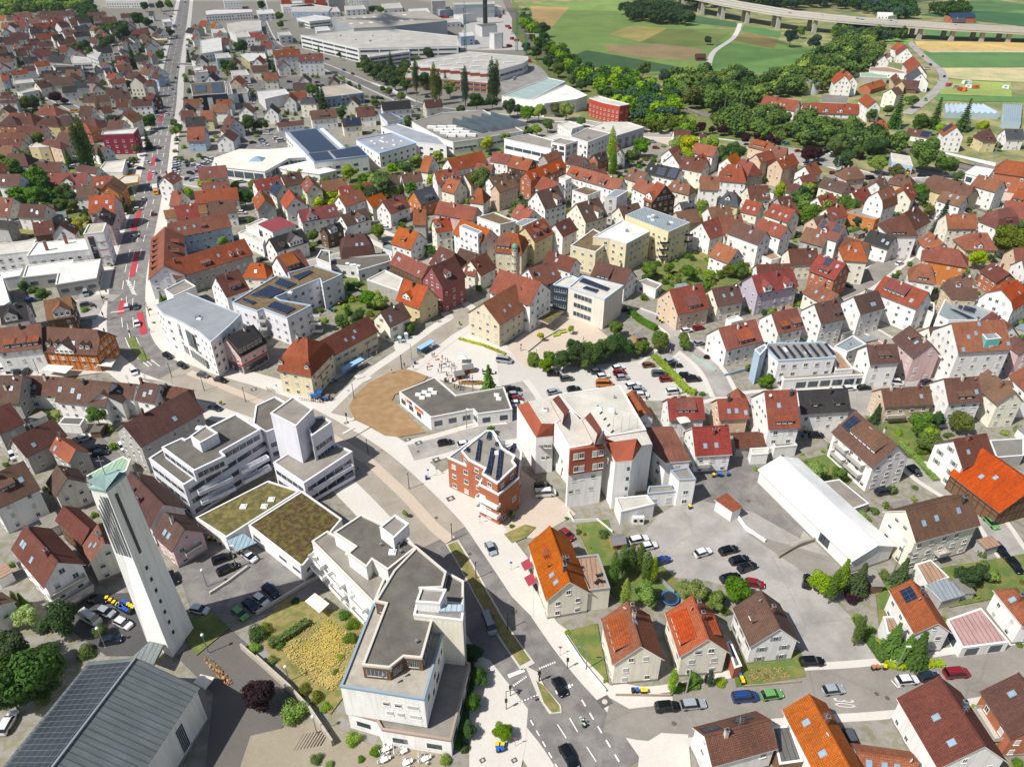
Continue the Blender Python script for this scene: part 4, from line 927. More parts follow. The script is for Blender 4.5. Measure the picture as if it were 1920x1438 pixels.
W3 1560 900 1640 920 1480 1000 2 m w
W3 1500 1060 1660 1100 1410 1180 2 m B
W3 740 980 900 1010 620 1110 2 d y
W3 180 940 340 920 110 1060 2 g w
W3 500 1215 700 1200 340 1290 2 m w
W3 1290 1240 1500 1240 1100 1330 3 m G
W3 1160 10 1240 20 1000 90 2 m e
W3 1480 20 1620 60 1400 110 2 m c
W3 -50 340 50 380 -90 430 2 d w
E0 1330 835 1400 850 1260 895 2 m n
E0 1040 905 1150 900 1040 945 2 m w
E0 1140 960 1190 1000 1060 1010 2 m c
E0 905 965 990 955 900 1005 2 m w
E0 730 955 830 955 710 1005 2 m w
E0 760 850 850 850 750 890 2 b e
E0 870 860 980 850 850 900 2 b e
E0 550 780 680 770 560 820 2 d w
E0 660 730 770 720 680 775 2 g w
E0 790 680 860 680 770 720 2 m k
E0 860 620 990 610 870 650 2 g w
E0 980 720 1120 705 990 750 2 r w
E0 1340 110 1380 110 1310 135 2 g w
E0 1330 240 1410 235 1330 260 2 g w
E0 1480 245 1530 240 1470 275 2 m w
E0 310 740 410 720 290 790 2 b c
E0 440 700 660 690 470 750 2 b c He=6|long cream school-like building with brown roof beside the curved lane
E0 500 605 720 600 520 645 2 d w d=1,.3,.3,3,1 d=1,.6,.3,3,1
E0 370 640 500 635 390 680 2 d G
E0 300 560 430 545 330 590 2 r w
E0 190 600 310 590 220 630 2 m w
E0 90 640 240 625 120 665 2 r w
E0 0 660 70 655 10 710 2 o B
E0 200 520 330 510 210 560 2 d w
E0 0 530 60 525 10 560 2 d w
E0 330 470 480 460 340 500 2 m w
E0 450 490 590 500 450 530 2 d G
E0 1050 520 1150 510 1060 560 2 m w
E0 1740 220 1800 230 1730 270 2 t G
E0 1740 490 1790 500 1720 540 2 d w
E0 1720 640 1900 625 1730 665 2 m w
E0 1180 265 1330 260 1190 300 2 m n
E0 80 30 180 28 70 55 1 b w
E1 95 195 130 200 75 230 2 o w
E1 170 345 240 345 155 400 2 m w
E1 0 600 120 595 10 640 2 m w
E1 450 590 580 590 460 630 2 m c
E1 630 455 870 440 650 520 4 r w k=1,.3,.4 k=1,.6,.4 He=11|tall white office block with red roof and skylights behind the car park, left half
E1 850 490 1080 480 790 560 4 r w k=1,.3,.4 k=1,.6,.4 He=11|tall white office block with red roof and skylights behind the car park, right half
E1 780 830 930 825 800 870 1 r w
E2 165 900 325 890 195 970 2 m c d=1,.5,.2,2.4,1
D3 60 465 100 520 0 560 2 r w
D3 590 350 740 350 580 410 2 m w
D3 820 390 890 390 810 440 2 m c
D0 95 200 250 200 30 260 2 r w hip
W1 800 165 960 180 650 240 2 r w hip
W1 380 295 540 310 240 400 2 m w hip
W1 150 365 230 370 20 440 2 m R hip
W1 540 365 680 350 420 450 2 m y hip
W1 820 360 980 370 700 445 2 m y hip
W1 1120 355 1260 360 990 445 2 m y hip
W1 1500 375 1700 400 1400 455 2 m e hip
W1 1330 490 1540 500 1230 570 2 r R hip
W1 1060 650 1300 680 930 730 2 m c
W1 850 765 1080 820 700 855 3 m e hip
W1 150 1030 430 1030 200 1150 3 m e hip
W1 1440 180 1670 185 1410 290 2 b w
D0 700 660 880 690 790 740 2 m w
D0 430 740 790 740 440 870 1 p w d=1,.55,.1,5,2,g|large low building with pale rose roof and dark cross gable behind trees
D0 830 770 1020 765 850 880 2 p e
D0 1680 330 1840 325 1690 460 2 r B d=1,.5,.1,2,1.4
D0 1620 180 1740 175 1640 235 2 m w
D0 1660 240 1840 230 1670 330 2 d w
D0 1800 180 1917 178 1810 230 2 r y
D0 0 960 120 965 170 1040 2 r c
'''
def rows():  # terraced houses of the far-left estate,in their rows
 out=[]
 def row(t,x0,y0,x1,y1,n,dx,dy,rc,wc,ns=2,lab=''):
  for i in range(n):
   ax=x0+(x1-x0)*i/n;ay=y0+(y1-y0)*i/n;bx=x0+(x1-x0)*(i+.96)/n;by=y0+(y1-y0)*(i+.96)/n
   out.append((t,ax,ay,bx,by,ax+dx,ay+dy,ns,rc,wc,'plain',None))
 row('W2',260,30,580,30,3,-60,70,'m','w');row('W2',720,10,1340,0,5,-20,75,'m','w')
 row('W2',120,90,400,85,3,-40,70,'m','w');row('W2',640,80,1100,80,3,-20,60,'m','w')
 row('W2',20,215,470,205,4,30,110,'r','w');row('W2',560,240,1100,185,4,60,110,'r','w')
 row('W2',1230,150,1500,130,2,60,120,'m','c');row('W2',1300,290,1560,250,2,120,80,'g','c')
 row('W2',600,430,1030,385,3,60,80,'r','w');row('W2',1090,370,1300,345,2,100,90,'r','w')
 row('W2',1440,375,1600,360,2,90,90,'m','w');row('W2',190,430,500,410,3,20,80,'m','w')
 row('W2',40,500,310,480,2,90,120,'m','w');row('W2',480,520,700,500,2,60,110,'m','w')
 row('W2',1180,480,1330,465,2,110,110,'m','w');row('W2',400,610,560,600,2,40,80,'m','w')
 row('W2',240,690,440,670,2,-40,110,'m','w');row('W2',0,620,80,640,1,0,110,'m','w')
 row('W2',1560,30,1900,20,4,40,50,'m','w',3);row('W2',1820,120,2080,110,3,30,80,'m','w',3)
 row('W2',0,100,90,100,1,-20,60,'r','c');row('W2',1660,470,1780,520,1,-30,110,'m','w');row('W2',2160,60,2560,40,4,30,60,'m','w',2)
 row('W1',300,535,830,540,2,-20,90,'m','c');row('W1',-20,660,470,660,2,30,90,'m','c');row('W1',-60,775,400,775,2,40,105,'m','c')
 row('W1',0,80,310,70,2,10,30,'m','w',3);row('W1',0,0,300,-10,2,10,30,'m','w',3);row('W1',0,-60,190,-80,2,-20,40,'m','w',2)
 return out
for ln in HOUSES.strip().split('\n'):
 ln,_,lab=ln.partition('|');q=ln.split()
 house(q[0],*[float(z) for z in q[1:7]],int(q[7]),q[8],q[9],' '.join(q[10:]),lab.strip() or None)
for r_ in rows(): house(*r_[:10],r_[10],None,name='terraced_house')
# ---------------------------------------------------------------- flat-roofed and special buildings
random.seed(5)
def sub(rt,c,t,pts,z0,z1,rc,wc,win='grid',**kw):   # another block of the same building
 pl=worldpoly(t,pts,z1);level(rt,pl,z0,z1,rc,wc,win,cx=c[0],cy=c[1],**kw);return pl
def wedge(rt,c,t,p0,z0,p1,z1,mats,name='sloped_roof'):
 a=[P(T(t,*q),z0).xy-Vector(c) for q in p0];b_=[P(T(t,*q),z1).xy-Vector(c) for q in p1]
 s=sum(a[i-1].x*a[i].y-a[i].x*a[i-1].y for i in range(len(a)))
 if s < 0: a=a[::-1];b_=b_[::-1]
 b=MB();b.loft([tuple(q) for q in a],z0,[tuple(q) for q in b_],z1,0,1);return b.build(name,mats,rt)
wl=dict(win='band',wh=1.35,cap='DAD8DC',near=True)
rt,pl,c=flat('B0',[(1072,850),(1165,790),(1310,705),(1335,712),(1700,525),(1917,665),(1320,1042)],10,'dk','L',top=0,label='terraced white flats with dark roofs and ribbon windows behind the church tower',sto=3.1,**wl)
sub(rt,c,'B0',[(1165,770),(1310,703),(1335,712),(1700,530),(1875,640),(1590,800),(1622,832),(1395,940)],10,13,'dk','L',**wl)
sub(rt,c,'B0',[(1370,690),(1480,612),(1568,668),(1440,740)],13,15.6,'gr','L',win=None)
sub(rt,c,'B1',[(0,470),(140,405),(272,480),(160,628),(70,662),(-20,600)],0,11.5,'dk','L',**wl)
sub(rt,c,'B1',[(105,525),(270,405),(412,492),(288,618)],0,18,'gr','L',win=None)
sub(rt,c,'B1',[(350,570),(480,545),(545,588),(400,690)],0,14.3,'dk','L',**wl)
sub(rt,c,'B1',[(125,880),(430,690),(560,735),(692,800),(345,1028)],0,7,'gr','L',sto=3.2,**wl)
rooftop(rt,pl,13,3,*c,kinds=('dome','vent'))
for fz in (6.4,9.5):
 for t_,a_,b_ in (('B0',(1395,1010),(1640,900)),('B0',(1700,860),(1900,760)),('B1',(380,990),(670,830))):
  z_=fz if t_ == 'B0' else fz-3;p,q=P(T(t_,*a_),10).xy,P(T(t_,*b_),10).xy
  if t_ == 'B1': p,q=P(T(t_,*a_),6.6).xy,P(T(t_,*b_),6.6).xy
  d=(q-p);L=d.length;n_=Vector((d.y,-d.x)).normalized();m_=(p+q)/2+n_*.7-Vector(c);balbox(rt,m_.x,m_.y,z_-2.3,L,1.4,atan2(d.y,d.x),wallm('L'))
rt,pl,c=flat('F',[(367,972),(503,903),(562,922),(424,1009)],4,'ol','w',top=0,win=None,par_h=.3,label='low hall with olive grass roof below the terraced white flats')
rooftop(rt,pl,4,3,*c,kinds=('dome',))
rt,pl,c=flat('F',[(466,986),(567,922),(641,974),(566,1064)],4.6,'mo','w',top=0,win='dark',par_h=.3,wh=.8,ww=2.6,step=4.2,label='low building with moss-brown roof between the two car yards')
slab('A0',[(1390,45),(1500,0),(1580,55),(1455,110)],3.2,3.4,mat('canopy_glass','8FA3AD',.2,.1,kind='rib'),'glass_canopy','ribbed glass canopy roof over the bin yard beside the moss-brown roof','canopy')
wl=dict(cap='C6C2B8',near=True,sto=3.1)
rt,pl,c=flat('A1',[(565,1108),(745,1160),(775,1215),(1200,1282),(1318,805),(1150,760),(700,900)],4.3,'gr','w',win='dark',ww=2.6,step=4,top=0,par_h=.5,label='angular cream flats with gravel roof terraces and brown penthouse in the foreground',**{'cap': '9A8476'})
sub(rt,c,'A1',[(520,948),(722,440),(1155,608),(1036,1030)],5,12.6,'li','w',win=None,cap='7E93A2',rm=mat('roof_fine_gravel','9E978A',.95,.2,3))
for (u_,v_,k) in ((795,1030,'half'),(868,1038,'half'),(960,1052,'shut'),(810,1087,'shut'),(878,1097,'shut'),(970,1113,'shut')):
 a_,b_=P(T('A1',520,948),12.6).xy,P(T('A1',1036,1030),12.6).xy;f_=(u_-520)/516;q=a_.lerp(b_,f_)-Vector(c);d=b_-a_
 window(rt,(q.x+d.y*.001,q.y-.02,10.2 if v_ < 1060 else 7.6),atan2(-d.x,d.y),2.0 if f_ > .8 else 1.2,1.0,k)
for (u_,v_) in ((1150,680),(1160,740),(1105,800),(1125,870),(1080,960),(1140,770),(1095,870),(1125,830)):
 a_,b_=P(T('A1',1036,1030),12.6).xy,P(T('A1',1155,608),12.6).xy;f_=(1030-v_)/422;q=a_.lerp(b_,max(.1,min(.9,f_)))-Vector(c);d=b_-a_
 window(rt,(q.x+.02,q.y,random.choice((10.2,7.4))),atan2(-d.x,d.y),.8,1.2,'dark')
sub(rt,c,'A1',[(655,818),(800,440),(735,425),(850,235),(990,90),(1172,243),(1148,340),(1015,345),(1085,545),(1022,775),(910,765),(822,835)],12.6,15.7,'dk','n',win='band',wh=1.6,near=True,cap='BDB8AD')
sub(rt,c,'A1',[(345,55),(440,-8),(612,88),(565,130),(720,175),(815,235),(728,442)],0,11,'gr','w',win='grid',**wl)
sub(rt,c,'A1',[(480,2),(612,88),(565,130),(680,215),(715,168),(812,232),(990,90),(800,-40),(650,-110)],0,14.4,'dk','w',**wl)
sub(rt,c,'B1',[(890,1345),(1000,1255),(1100,1320),(990,1425)],14.4,17.2,'gr','w',win=None)
sub(rt,c,'A1',[(985,430),(1018,340),(1172,352),(1132,440)],14,18.6,'gr','w',win=None)
sub(rt,c,'A1',[(970,510),(985,445),(1280,458),(1272,545)],0,16.6,'gr','c',win=None)
sub(rt,c,'A1',[(1172,243),(1278,300),(1276,445),(1135,430)],0,14.4,'dk','w',**wl)
b=MB();q=P(T('A1',1245,540),15).xy-Vector(c);b.box((q.x,q.y,8.2),(2.0,1.6,16.4),0);b.box((q.x-1.2,q.y+1,16.9),(4.4,1.5,1.0),0);b.build('ventilation_shaft',[mat('shaft_zinc','A9B6C0',.4,.05,kind='rib')],rt)
rooftop(rt,pl,15.7,3,*c,kinds=('box','vent'));rooftop(rt,worldpoly('A1',[(600,90),(812,232),(990,90),(800,0)],14.4),14.4,5,*c)
for z in (7.8,4.6):
 a_,b_=P(T('A1',345,55),11).xy,P(T('A1',728,442),11).xy
 for f0 in (.1,.42,.78):
  q=a_.lerp(b_,f0)-Vector(c);d=b_-a_;n_=Vector((-d.y,d.x)).normalized();n_=-n_ if n_.y > 0 else n_;q=q+n_*.7;balbox(rt,q.x,q.y,z,4.6,1.4,atan2(d.y,d.x),wallm('w'))
rt,pl,c=flat('B1',[(1378,842),(1500,752),(1660,648),(1705,650),(1790,770),(1870,735),(1912,800),(1890,990),(1745,1110),(1600,1035),(1640,960)],9.3,'gr','R',top=0,label='triangular red brick flats with white parapets and rows of solar panels',cap='D2D4D6',near=True,skip=.2,sto=3)
sub(rt,c,'B1',[(1475,795),(1655,648),(1702,650),(1775,775),(1865,830),(1845,865),(1872,900),(1735,1030),(1625,960),(1645,920),(1530,860)],9.3,12.2,'gr','R',cap='D2D4D6',near=True,step=3.4)
for q in ([(1575,860),(1600,710),(1620,712),(1602,862)],[(1652,955),(1690,770),(1718,772),(1682,962)],[(1722,1000),(1748,785),(1775,788),(1752,1003)],[(1655,705),(1668,655),(1692,655),(1682,708)],[(1508,795),(1512,765),(1532,765),(1530,796)],[(1715,752),(1722,728),(1742,730),(1738,752)]):
 pv_on(rt,'B1',q,12.5,*c)
pv_on(rt,'B1',[(1820,790),(1850,738),(1872,740),(1845,792)],9.7,*c)
rooftop(rt,pl,12.2,2,*c,kinds=('box','dome'))
for z in (3.6,6.6):
 a_,b_=P(T('B1',1640,960),9.3).xy,P(T('B1',1745,1110),9.3).xy
 q=P(T('B1',1600,1035),9.3).xy.lerp(b_,.55)-Vector(c);balbox(rt,q.x-.45,q.y-.5,z,6.2,1.5,-.62,WHT())
rt,pl,c=flat('B1',[(1030,372),(1290,265),(1440,395),(1782,335),(1842,497),(1592,530),(1562,497),(1256,555)],4,'dk','w',win='dark',top=0,label='flat-roofed white kiosk with orange poster band beside the bare earth',cap='C9C7C2',ww=2.2,wh=1.6,step=3.2,near=True)
for x,y in ((1165,385),(1210,368),(1255,350),(1195,408),(1240,388),(1282,372),(1730,388),(1745,415)):
 q=P(T('B1',x,y),4.1).xy-Vector(c);b=MB();b.box((0,0,.15),(1.5,1.5,.35),0);b.loft([(-.65,-.65),(.65,-.65),(.65,.65),(-.65,.65)],.33,[(-.4,-.4),(.4,-.4),(.4,.4),(-.4,.4)],.5,1)
 o_=b.build('roof_light',[WHT(),mat('roof_dome','D4D8DA',.3,.05)],rt);o_.location=(q.x,q.y,4.05)
a_,b_=P(T('B1',1030,372),4).xy,P(T('B1',1256,555),4).xy;d=b_-a_
for i,cc in enumerate(('C8B49A','C2603A','3A4A7A','D8D4CC','C2603A','C2603A','C2603A')):
 q=a_.lerp(b_,.22+i*.085)-Vector(c)+Vector((d.y,-d.x)).normalized()*(-.1 if Vector((d.y,-d.x)).y > 0 else .1);b=MB();b.box((q.x,q.y,3.75),(d.length*.083,.12,1.0),0,rz=atan2(d.y,d.x));b.build('poster',[mat('poster_'+cc,cc,.6,.15,4)],rt)
rt,pl,c=flat('B2',[(113,468),(420,378),(855,320),(1042,640),(1088,738),(985,760),(820,830),(730,760),(740,700),(490,772),(378,640),(372,680),(250,692)],11.5,'li','w',win=None,par_h=0.02,top=0,label='tall white office with red tiled roof skirts and blind stair towers')
red=[mat('roof_office_red','9A4E34',.75,.12,1,rnd=.02),roofm('li')]
sub(rt,c,'B2',[(410,385),(855,320),(1040,640),(790,682),(735,640),(640,745),(490,772),(382,590),(500,500),(560,560)],11.5,18,'li','w',win=None,par_h=.25)
wedge(rt,c,'B2',[(113,468),(420,400),(378,600),(372,680),(250,692)],13.5,[(192,432),(415,388),(420,560),(375,592),(290,590)],18,red)
sub(rt,c,'B2',[(113,468),(420,400),(378,600),(372,680),(250,692)],11,13.5,'li','w',win=None,par_h=.02)
sub(rt,c,'B2',[(725,610),(800,680),(1042,640),(1088,738),(1010,750),(940,858),(820,868),(735,700)],0,14.5,'li','w',win=None,par_h=.02)
wedge(rt,c,'B2',[(725,640),(1042,640),(1088,738),(1010,750),(940,858),(820,868),(740,720)],14.5,[(790,685),(1040,645),(1085,738),(1008,748),(975,698),(815,720),(760,700)],18.2,red,'sloped_roof')
wedge(rt,c,'B2',[(350,432),(412,385),(492,505),(440,600)],18,[(352,428),(368,418),(450,525),(438,590)],21,red,'roof_gable')
wedge(rt,c,'B2',[(580,570),(640,508),(728,640),(672,752)],18,[(582,565),(600,552),(690,665),(670,740)],21,red,'roof_gable')
a_,b_=P(T('B2',490,772),18).xy,P(T('B2',740,735),18).xy;d=b_-a_;n_=Vector((d.y,-d.x)).normalized()
q=(a_+b_)/2+n_*.3-Vector(c);b=MB();b.box((q.x,q.y,14.3),(d.length,.6,7.4),0,rz=atan2(d.y,d.x));b.build('tiled_front',[red[0]],rt)
ang=atan2(n_.y,n_.x)
for f0,z in ((.17,16),(.34,16),(.72,16),(.9,16),(.2,12.2),(.37,12.2),(.75,12.2),(.92,12.2)):
 q=a_.lerp(b_,f0)+n_*.62-Vector(c);window(rt,(q.x,q.y,z),ang,1.2,1.7,random.choice(('open','shut')),True)
for f0,z in ((.18,8.5),(.4,8.8),(.75,8.8),(.3,5),(.1,5),(.7,5)):
 q=a_.lerp(b_,f0)+n_*.05-Vector(c);window(rt,(q.x,q.y,z),ang,1.2,1.1,None,True)
q=(a_+b_)/2-n_*.4-Vector(c);b=MB();b.box((q.x,q.y,5.4),(d.length,1.0,10.8),0,rz=atan2(d.y,d.x));b.build('wall',[wallm('w')],rt)
for x,y,z in ((320,750,12),(345,750,12),(300,835,8.5),(335,830,8.5)):
 q=P(T('B2',x,y),z).xy-Vector(c);window(rt,(q.x,q.y-.15,z),-pi/2-.15,1.0,1.1,'open')
a_,b_=P(T('B2',820,868),14.5).xy,P(T('B2',940,858),14.5).xy;q=(a_+b_)/2-Vector(c)
for z in (12.6,9.6,6.6,3.8): window(rt,(q.x+1.2,q.y-.35,z),-pi/2,.7,1.1,'dark')
for i in range(14):
 q=P(T('B2',690+i*9,470+i*15),18.1).xy-Vector(c);b=MB();b.box((q.x,q.y,18.2),(1.0,.25,.25),0,rz=.9);b.build('cable_tray',[DARK()],rt) if i % 3 == 0 else None
for x,y in ((800,650),(860,655),(915,640),(975,625),(1030,610)): q=P(T('B2',x,y),18).xy-Vector(c);b=MB();b.tube((q.x,q.y,18),(q.x,q.y,22.5),.05,.03,5);b.build('antenna',[METAL()],rt)
rooftop(rt,worldpoly('B2',[(430,400),(855,330),(1000,600),(800,660)],18),18,4,*c,kinds=('dome','vent'))
rooftop(rt,worldpoly('B2',[(230,450),(400,420),(380,560),(300,570)],18),18,2,*c,kinds=('dome',))
rt,pl,c=flat('B2',[(1030,628),(1225,620),(1355,858),(1182,872),(1090,790)],9,'r','w',top=0,par_h=0,label='red-roofed white annexe behind the tall white office towers',name='annexe_building')
rt,pl,c=flat('B2',[(1215,935),(1342,912),(1398,1000),(1280,1006)],8,'gr','w',top=0,cap='8E9AA2',label='small white block with brown gravel terrace beside the tall office')
rt,pl,c=flat('B2',[(1052,1075),(1050,1105),(1262,1085),(1225,1040),(1060,1050)],4,'gr','w',top=0,cap='8E9AA2',label='low white terrace block in front of the red-roofed annexe')
rt,pl,c=flat('B2',[(820,1135),(1045,1112),(1100,1175),(862,1232)],4,'li','w',top=0,label='low white machine house with cooling units in front of the tall office',win=None)
b=MB()
for i in range(2):
 q=P(T('B2',960+i*42,1300),.5).xy-Vector(c);b.box((q.x,q.y,1.2),(1.3,.9,2.2),0);b.tube((q.x,q.y-.46,1.4),(q.x,q.y-.5,1.4),.45,n=12,mi=1)
b.build('cooling_unit',[WHT(),DARK()],rt)
rt,pl,c=flat('B2',[(1545,1145),(1620,1102),(1725,1195),(1660,1225)],3.2,'r','w',win=None,top=0,par_h=0,label='small white shed with red roof standing alone in the asphalt yard',name='shed',cat='shed')
rt,pl,c=flat('B2',[(1785,778),(1917,770),(1917,815),(1800,822)],3,'li','w',win=None,top=0,label='white flat garage beside the low red-roofed outbuilding',name='garage',cat='garage')
rt,pl,c=flat('B3',[(80,680),(225,670),(285,755),(125,770)],3.2,'ol','w',win=None,top=0,label='white garage with lichen-stained roof beside the red-roofed gable house',name='garage',cat='garage')
rt,(x0_,y0_,he_,hr_)=house('F',1463,855,1646,1023,1603,1058,1,'b','w','He=4.6 p=22 nowin noch plain',label='long white metal hall with low white gable roof in the asphalt yard',name='metal_hall')
for ch in rt.children:
 if ch.name.startswith('roof'): ch.data.materials[0]=ch.data.materials[2]=ch.data.materials[1]=mat('roof_white_tent','D9D9D6',.6,.03,kind=None)
for i in range(4): window(rt,(x0_*(-.55+.045*i) if True else 0,y0_+.02,2.6),pi/2,.9,2.4,'dark')
rt,pl,c=flat('B3',[(55,50),(75,22),(478,12),(560,122),(152,148)],9,'gr','w',label='white office with rows of solar panels on grey flat roof',cap='9FB2C2',top=0,near=True)
sub(rt,c,'B3',[(-20,60),(55,20),(70,45),(20,100)],0,10.4,'mt','B',win=None,par_h=.1)
sub(rt,c,'B3',[(555,122),(480,15),(600,90),(690,205),(560,215)],0,5,'tn','w',win=None)
sub(rt,c,'B3',[(150,215),(640,170),(800,245),(190,285)],0,3.6,'gr','w',win='dark',wh=2,ww=3,step=3.5)
for i in range(8):
 x=78+i*57;pv_on(rt,'B3',[(x,42-i*3),(x+20,40-i*3),(x+88,122-i*3),(x+66,126-i*3)],9.3,*c)
rooftop(rt,pl,9,3,*c,kinds=('dome','vent'))
# teal tower + others
rt,pl,c=flat('C4',[(1505,1142),(1615,1130),(1715,1218),(1585,1232)],16,'mt','T',label='teal stair tower with stepped windows on the tall apartment house',par_h=.05,top=0,name='stair_tower',cat='tower',step=2)
rt,pl,c=flat('C4',[(1395,1260),(1470,1245),(1520,1290),(1420,1310)],11,'mt','w',label='narrow white bay tower with zinc roof left of the teal tower',par_h=.05,top=0,name='bay_tower',cat='tower')
rt,pl,c=flat('C4',[(210,1300),(380,1200),(500,1280),(330,1350)],4.5,'mt','w',top=1)
rt,pl,c=flat('C4',[(1140,1010),(1215,850),(1650,960),(1600,1060),(1240,1060)],6,'mt','w',label='modern house with grey metal roof and black solar panels at the right',top=0,par_h=.1)
for q in ([(1245,960),(1290,965),(1470,1045),(1410,1048)],[(1365,970),(1385,930),(1490,960),(1470,1000)],[(1320,950),(1335,925),(1370,935),(1350,965)]): pv_on(rt,'C4',q,6.1,*c)
rt,pl,c=flat('C4',[(985,940),(1040,890),(1110,910),(1105,1010)],6,'dk','w',top=0)
rt,pl,c=flat('D4',[(285,1100),(460,1035),(700,1110),(580,1170)],4.6,'gr','O',label='low flat building with bright orange fascia among the garden trees',cap='C06A36',win='open',top=1)
rt,pl,c=flat('D4',[(1390,745),(1480,682),(1640,712),(1580,792)],5,'wh','w',win='dark',wh=2.6,ww=3,step=3.4,label='white pleated canopy hall left of the brick station',top=0,par_h=0)
rt,pl,c=flat('A3',[(1430,530),(1640,458),(1815,668),(1525,705)],3,'tn','w',label='row of garages under a rusty striped pink roof',win='dark',wh=2,ww=2.6,step=3.2,top=0,par_h=0.05,name='garage_row',rm=mat('roof_rusty_pink','A98782',.8,.2,1.2,kind='rib'))
rt,pl,c=flat('A3',[(1235,190),(1330,160),(1445,270),(1310,325)],3,'tn','w',win=None,label='brown flat garage roof behind the grey corrugated carport',top=0,par_h=.02,name='garage',cat='garage')
rt,pl,c=flat('A3',[(1310,325),(1425,285),(1525,375),(1400,412)],2.8,'mt','G',win=None,label='carport with pale grey corrugated roof in the garden',top=0,par_h=0,name='carport',cat='carport')
rt,pl,c=flat('A3',[(350,1190),(465,1180),(545,1400),(400,1420)],4,'F','n',win=None,label='dark grey corrugated shed roof between two red-roofed houses',top=0,par_h=0.02,name='shed',cat='shed',rm=mat('roof_corrugated_dark','5C5C58',.9,.15,1,kind='rib'))
rt,pl,c=flat('A3',[(1035,520),(1110,515),(1165,620),(1060,625)],4,'tn','w',win=None,label='white flat extension with brown gravel beside the solar-roofed white house',top=0,name='house_extension')
rt,pl,c=flat('A2',[(375,155),(530,138),(602,345),(470,362)],5.6,'tn','c',label='cream wing with brown wooden roof terrace and sun loungers',cap='8E8E8A',top=0,par_h=.6,name='house_extension',near=True)
for x,y,r_ in ((540,260,.4),(525,300,.9),(565,300,0)):
 q=P(T('A2',x,y),5.7).xy;b=MB();b.box((0,0,.3),(1.7,.6,.08));b.box((-.75,0,.55),(.08,.6,.5));b.box((.6,0,.14),(.06,.5,.28));b.box((-.5,0,.14),(.06,.5,.28));o_=b.build('sun_lounger',[DARK()]);o_.location=(q.x,q.y,5.68);o_.rotation_euler=(0,0,r_);tag(o_,'dark sun lounger on the brown roof terrace','lounger','loungers on the terrace',fixed=True)
rt,pl,c=flat('A2',[(1320,670),(1345,660),(1415,815),(1370,830)],3.4,'dk','R',win=None,label='narrow dark-roofed garage squeezed between yellow and white gable houses',top=0,name='garage',cat='garage',par_h=.1)
rt,pl,c=flat('B3',[(455,1012),(590,990),(805,1165),(690,1205)],3,'gr','G',win=None,label='grey pebble-roofed garages between hall and solar-balcony house',top=0,par_h=.02,name='garage_row')
rt,pl,c=flat('B3',[(1670,710),(1917,695),(1917,820),(1720,835)],3.4,'F','G',win=None,label='grey corrugated flat shed behind the great orange barn',top=0,par_h=.02,name='shed',cat='shed')
rt,pl,c=flat('B0',[(415,595),(460,545),(610,550),(575,605)],3,'dk','w',win=None,label='small white garage with dark flat roof in the backyard',top=0,par_h=.1,name='garage',cat='garage')
rt,pl,c=flat('B0',[(620,965),(880,825),(935,855),(905,930),(660,1030)],3.4,'gn','w',win=None,label='low hall with pale green sheet roof right behind the church tower',top=0,par_h=.02)
rt,(x0_,y0_,he_,hr_)=house('F',255,1234,60,1490,396,1295,1,'b','w','He=9.5 p=18 nowin noch plain',label='grey zinc-roofed church nave with solar panels at the lower left',name='church_nave')
for ch in rt.children:
 if ch.name.startswith('roof'): ch.data.materials[0]=ch.data.materials[2]=mat('roof_nave_zinc','5A6162',.5,.2,.9,kind='rib');
b=MB();W_=y0_;sl_=math.atan2(hr_-he_,W_);b.box((0,0,.18),(2*x0_-1,W_/cos(sl_)*.93,.1),0,top=0);o_=b.build('solar_panel',[mat('nave_solar','2E3338',.35,.06,.4,kind='pv')],rt);o_.location=(0,-W_*.5,(he_+hr_)/2+.02);o_.rotation_euler=(sl_,0,0)
b=MB();b.box((0,0,hr_+.15),(2*x0_+.4,.35,.35),0);b.build('ridge_rail',[METAL()],rt)
for i in range(3): window(rt,(x0_-5-i*7 if False else -x0_+6+i*8,y0_+.02,4),pi/2,1.8,6.5,'band')
# tower
g={k: P(v) for k,v in (('n',(322.9,1233)),('r',(364,1179.7)),('l',(275.7,1202.6)))}
gl,gn,g_r=g['l'].xy,g['n'].xy,g['r'].xy;base=[gl,gn,g_r,gl+g_r-gn]
c0=sum(base,Vector((0,0)))/4
best=min(range(250,600),key=lambda h: (Vector(PX((gn.x,gn.y,h/10)))-Vector((199.5,923))).length);Ht=best/10
topp=[P(q,Ht).xy for q in ((169.5,917.8),(199.5,923),(236,891.7))];topp.append(topp[0]+topp[2]-topp[1])
print('TOWER',Ht,[round((base[i]-base[i-1]).length,1) for i in range(4)],[round((topp[i]-topp[i-1]).length,1) for i in range(4)])
rt=root('church_tower',(c0.x,c0.y,0));B0_=[tuple(q-c0) for q in base];T0_=[tuple(q-c0) for q in topp]
b=MB();b.loft(B0_,0,T0_,Ht,0);b.build('wall',[mat('tower_render','E8E7E2',.85,.05,.5)],rt)
tc_=sum((Vector(q) for q in T0_),Vector((0,0)))/4
b=MB();bb_=[tuple(tc_+(Vector(q)-tc_)*1.06) for q in T0_]
b.prism(bb_,Ht+.01,Ht+.5,0)
b.face([(*bb_[0],Ht+.55),(*bb_[1],Ht+.55),(tc_.x,tc_.y,Ht+1.6)],0);b.face([(*bb_[1],Ht+.55),(*bb_[2],Ht+1.9),(tc_.x,tc_.y,Ht+1.6)],0)
b.face([(*bb_[2],Ht+1.9),(*bb_[3],Ht+.55),(tc_.x,tc_.y,Ht+1.6)],0);b.face([(*bb_[3],Ht+.55),(*bb_[0],Ht+1.9),(tc_.x,tc_.y,Ht+1.6)],0)
b.face([(*bb_[0],Ht+1.9),(*bb_[1],Ht+.55),(tc_.x,tc_.y,Ht+1.6)],0)
b.build('roof',[roofm('cp')],rt)
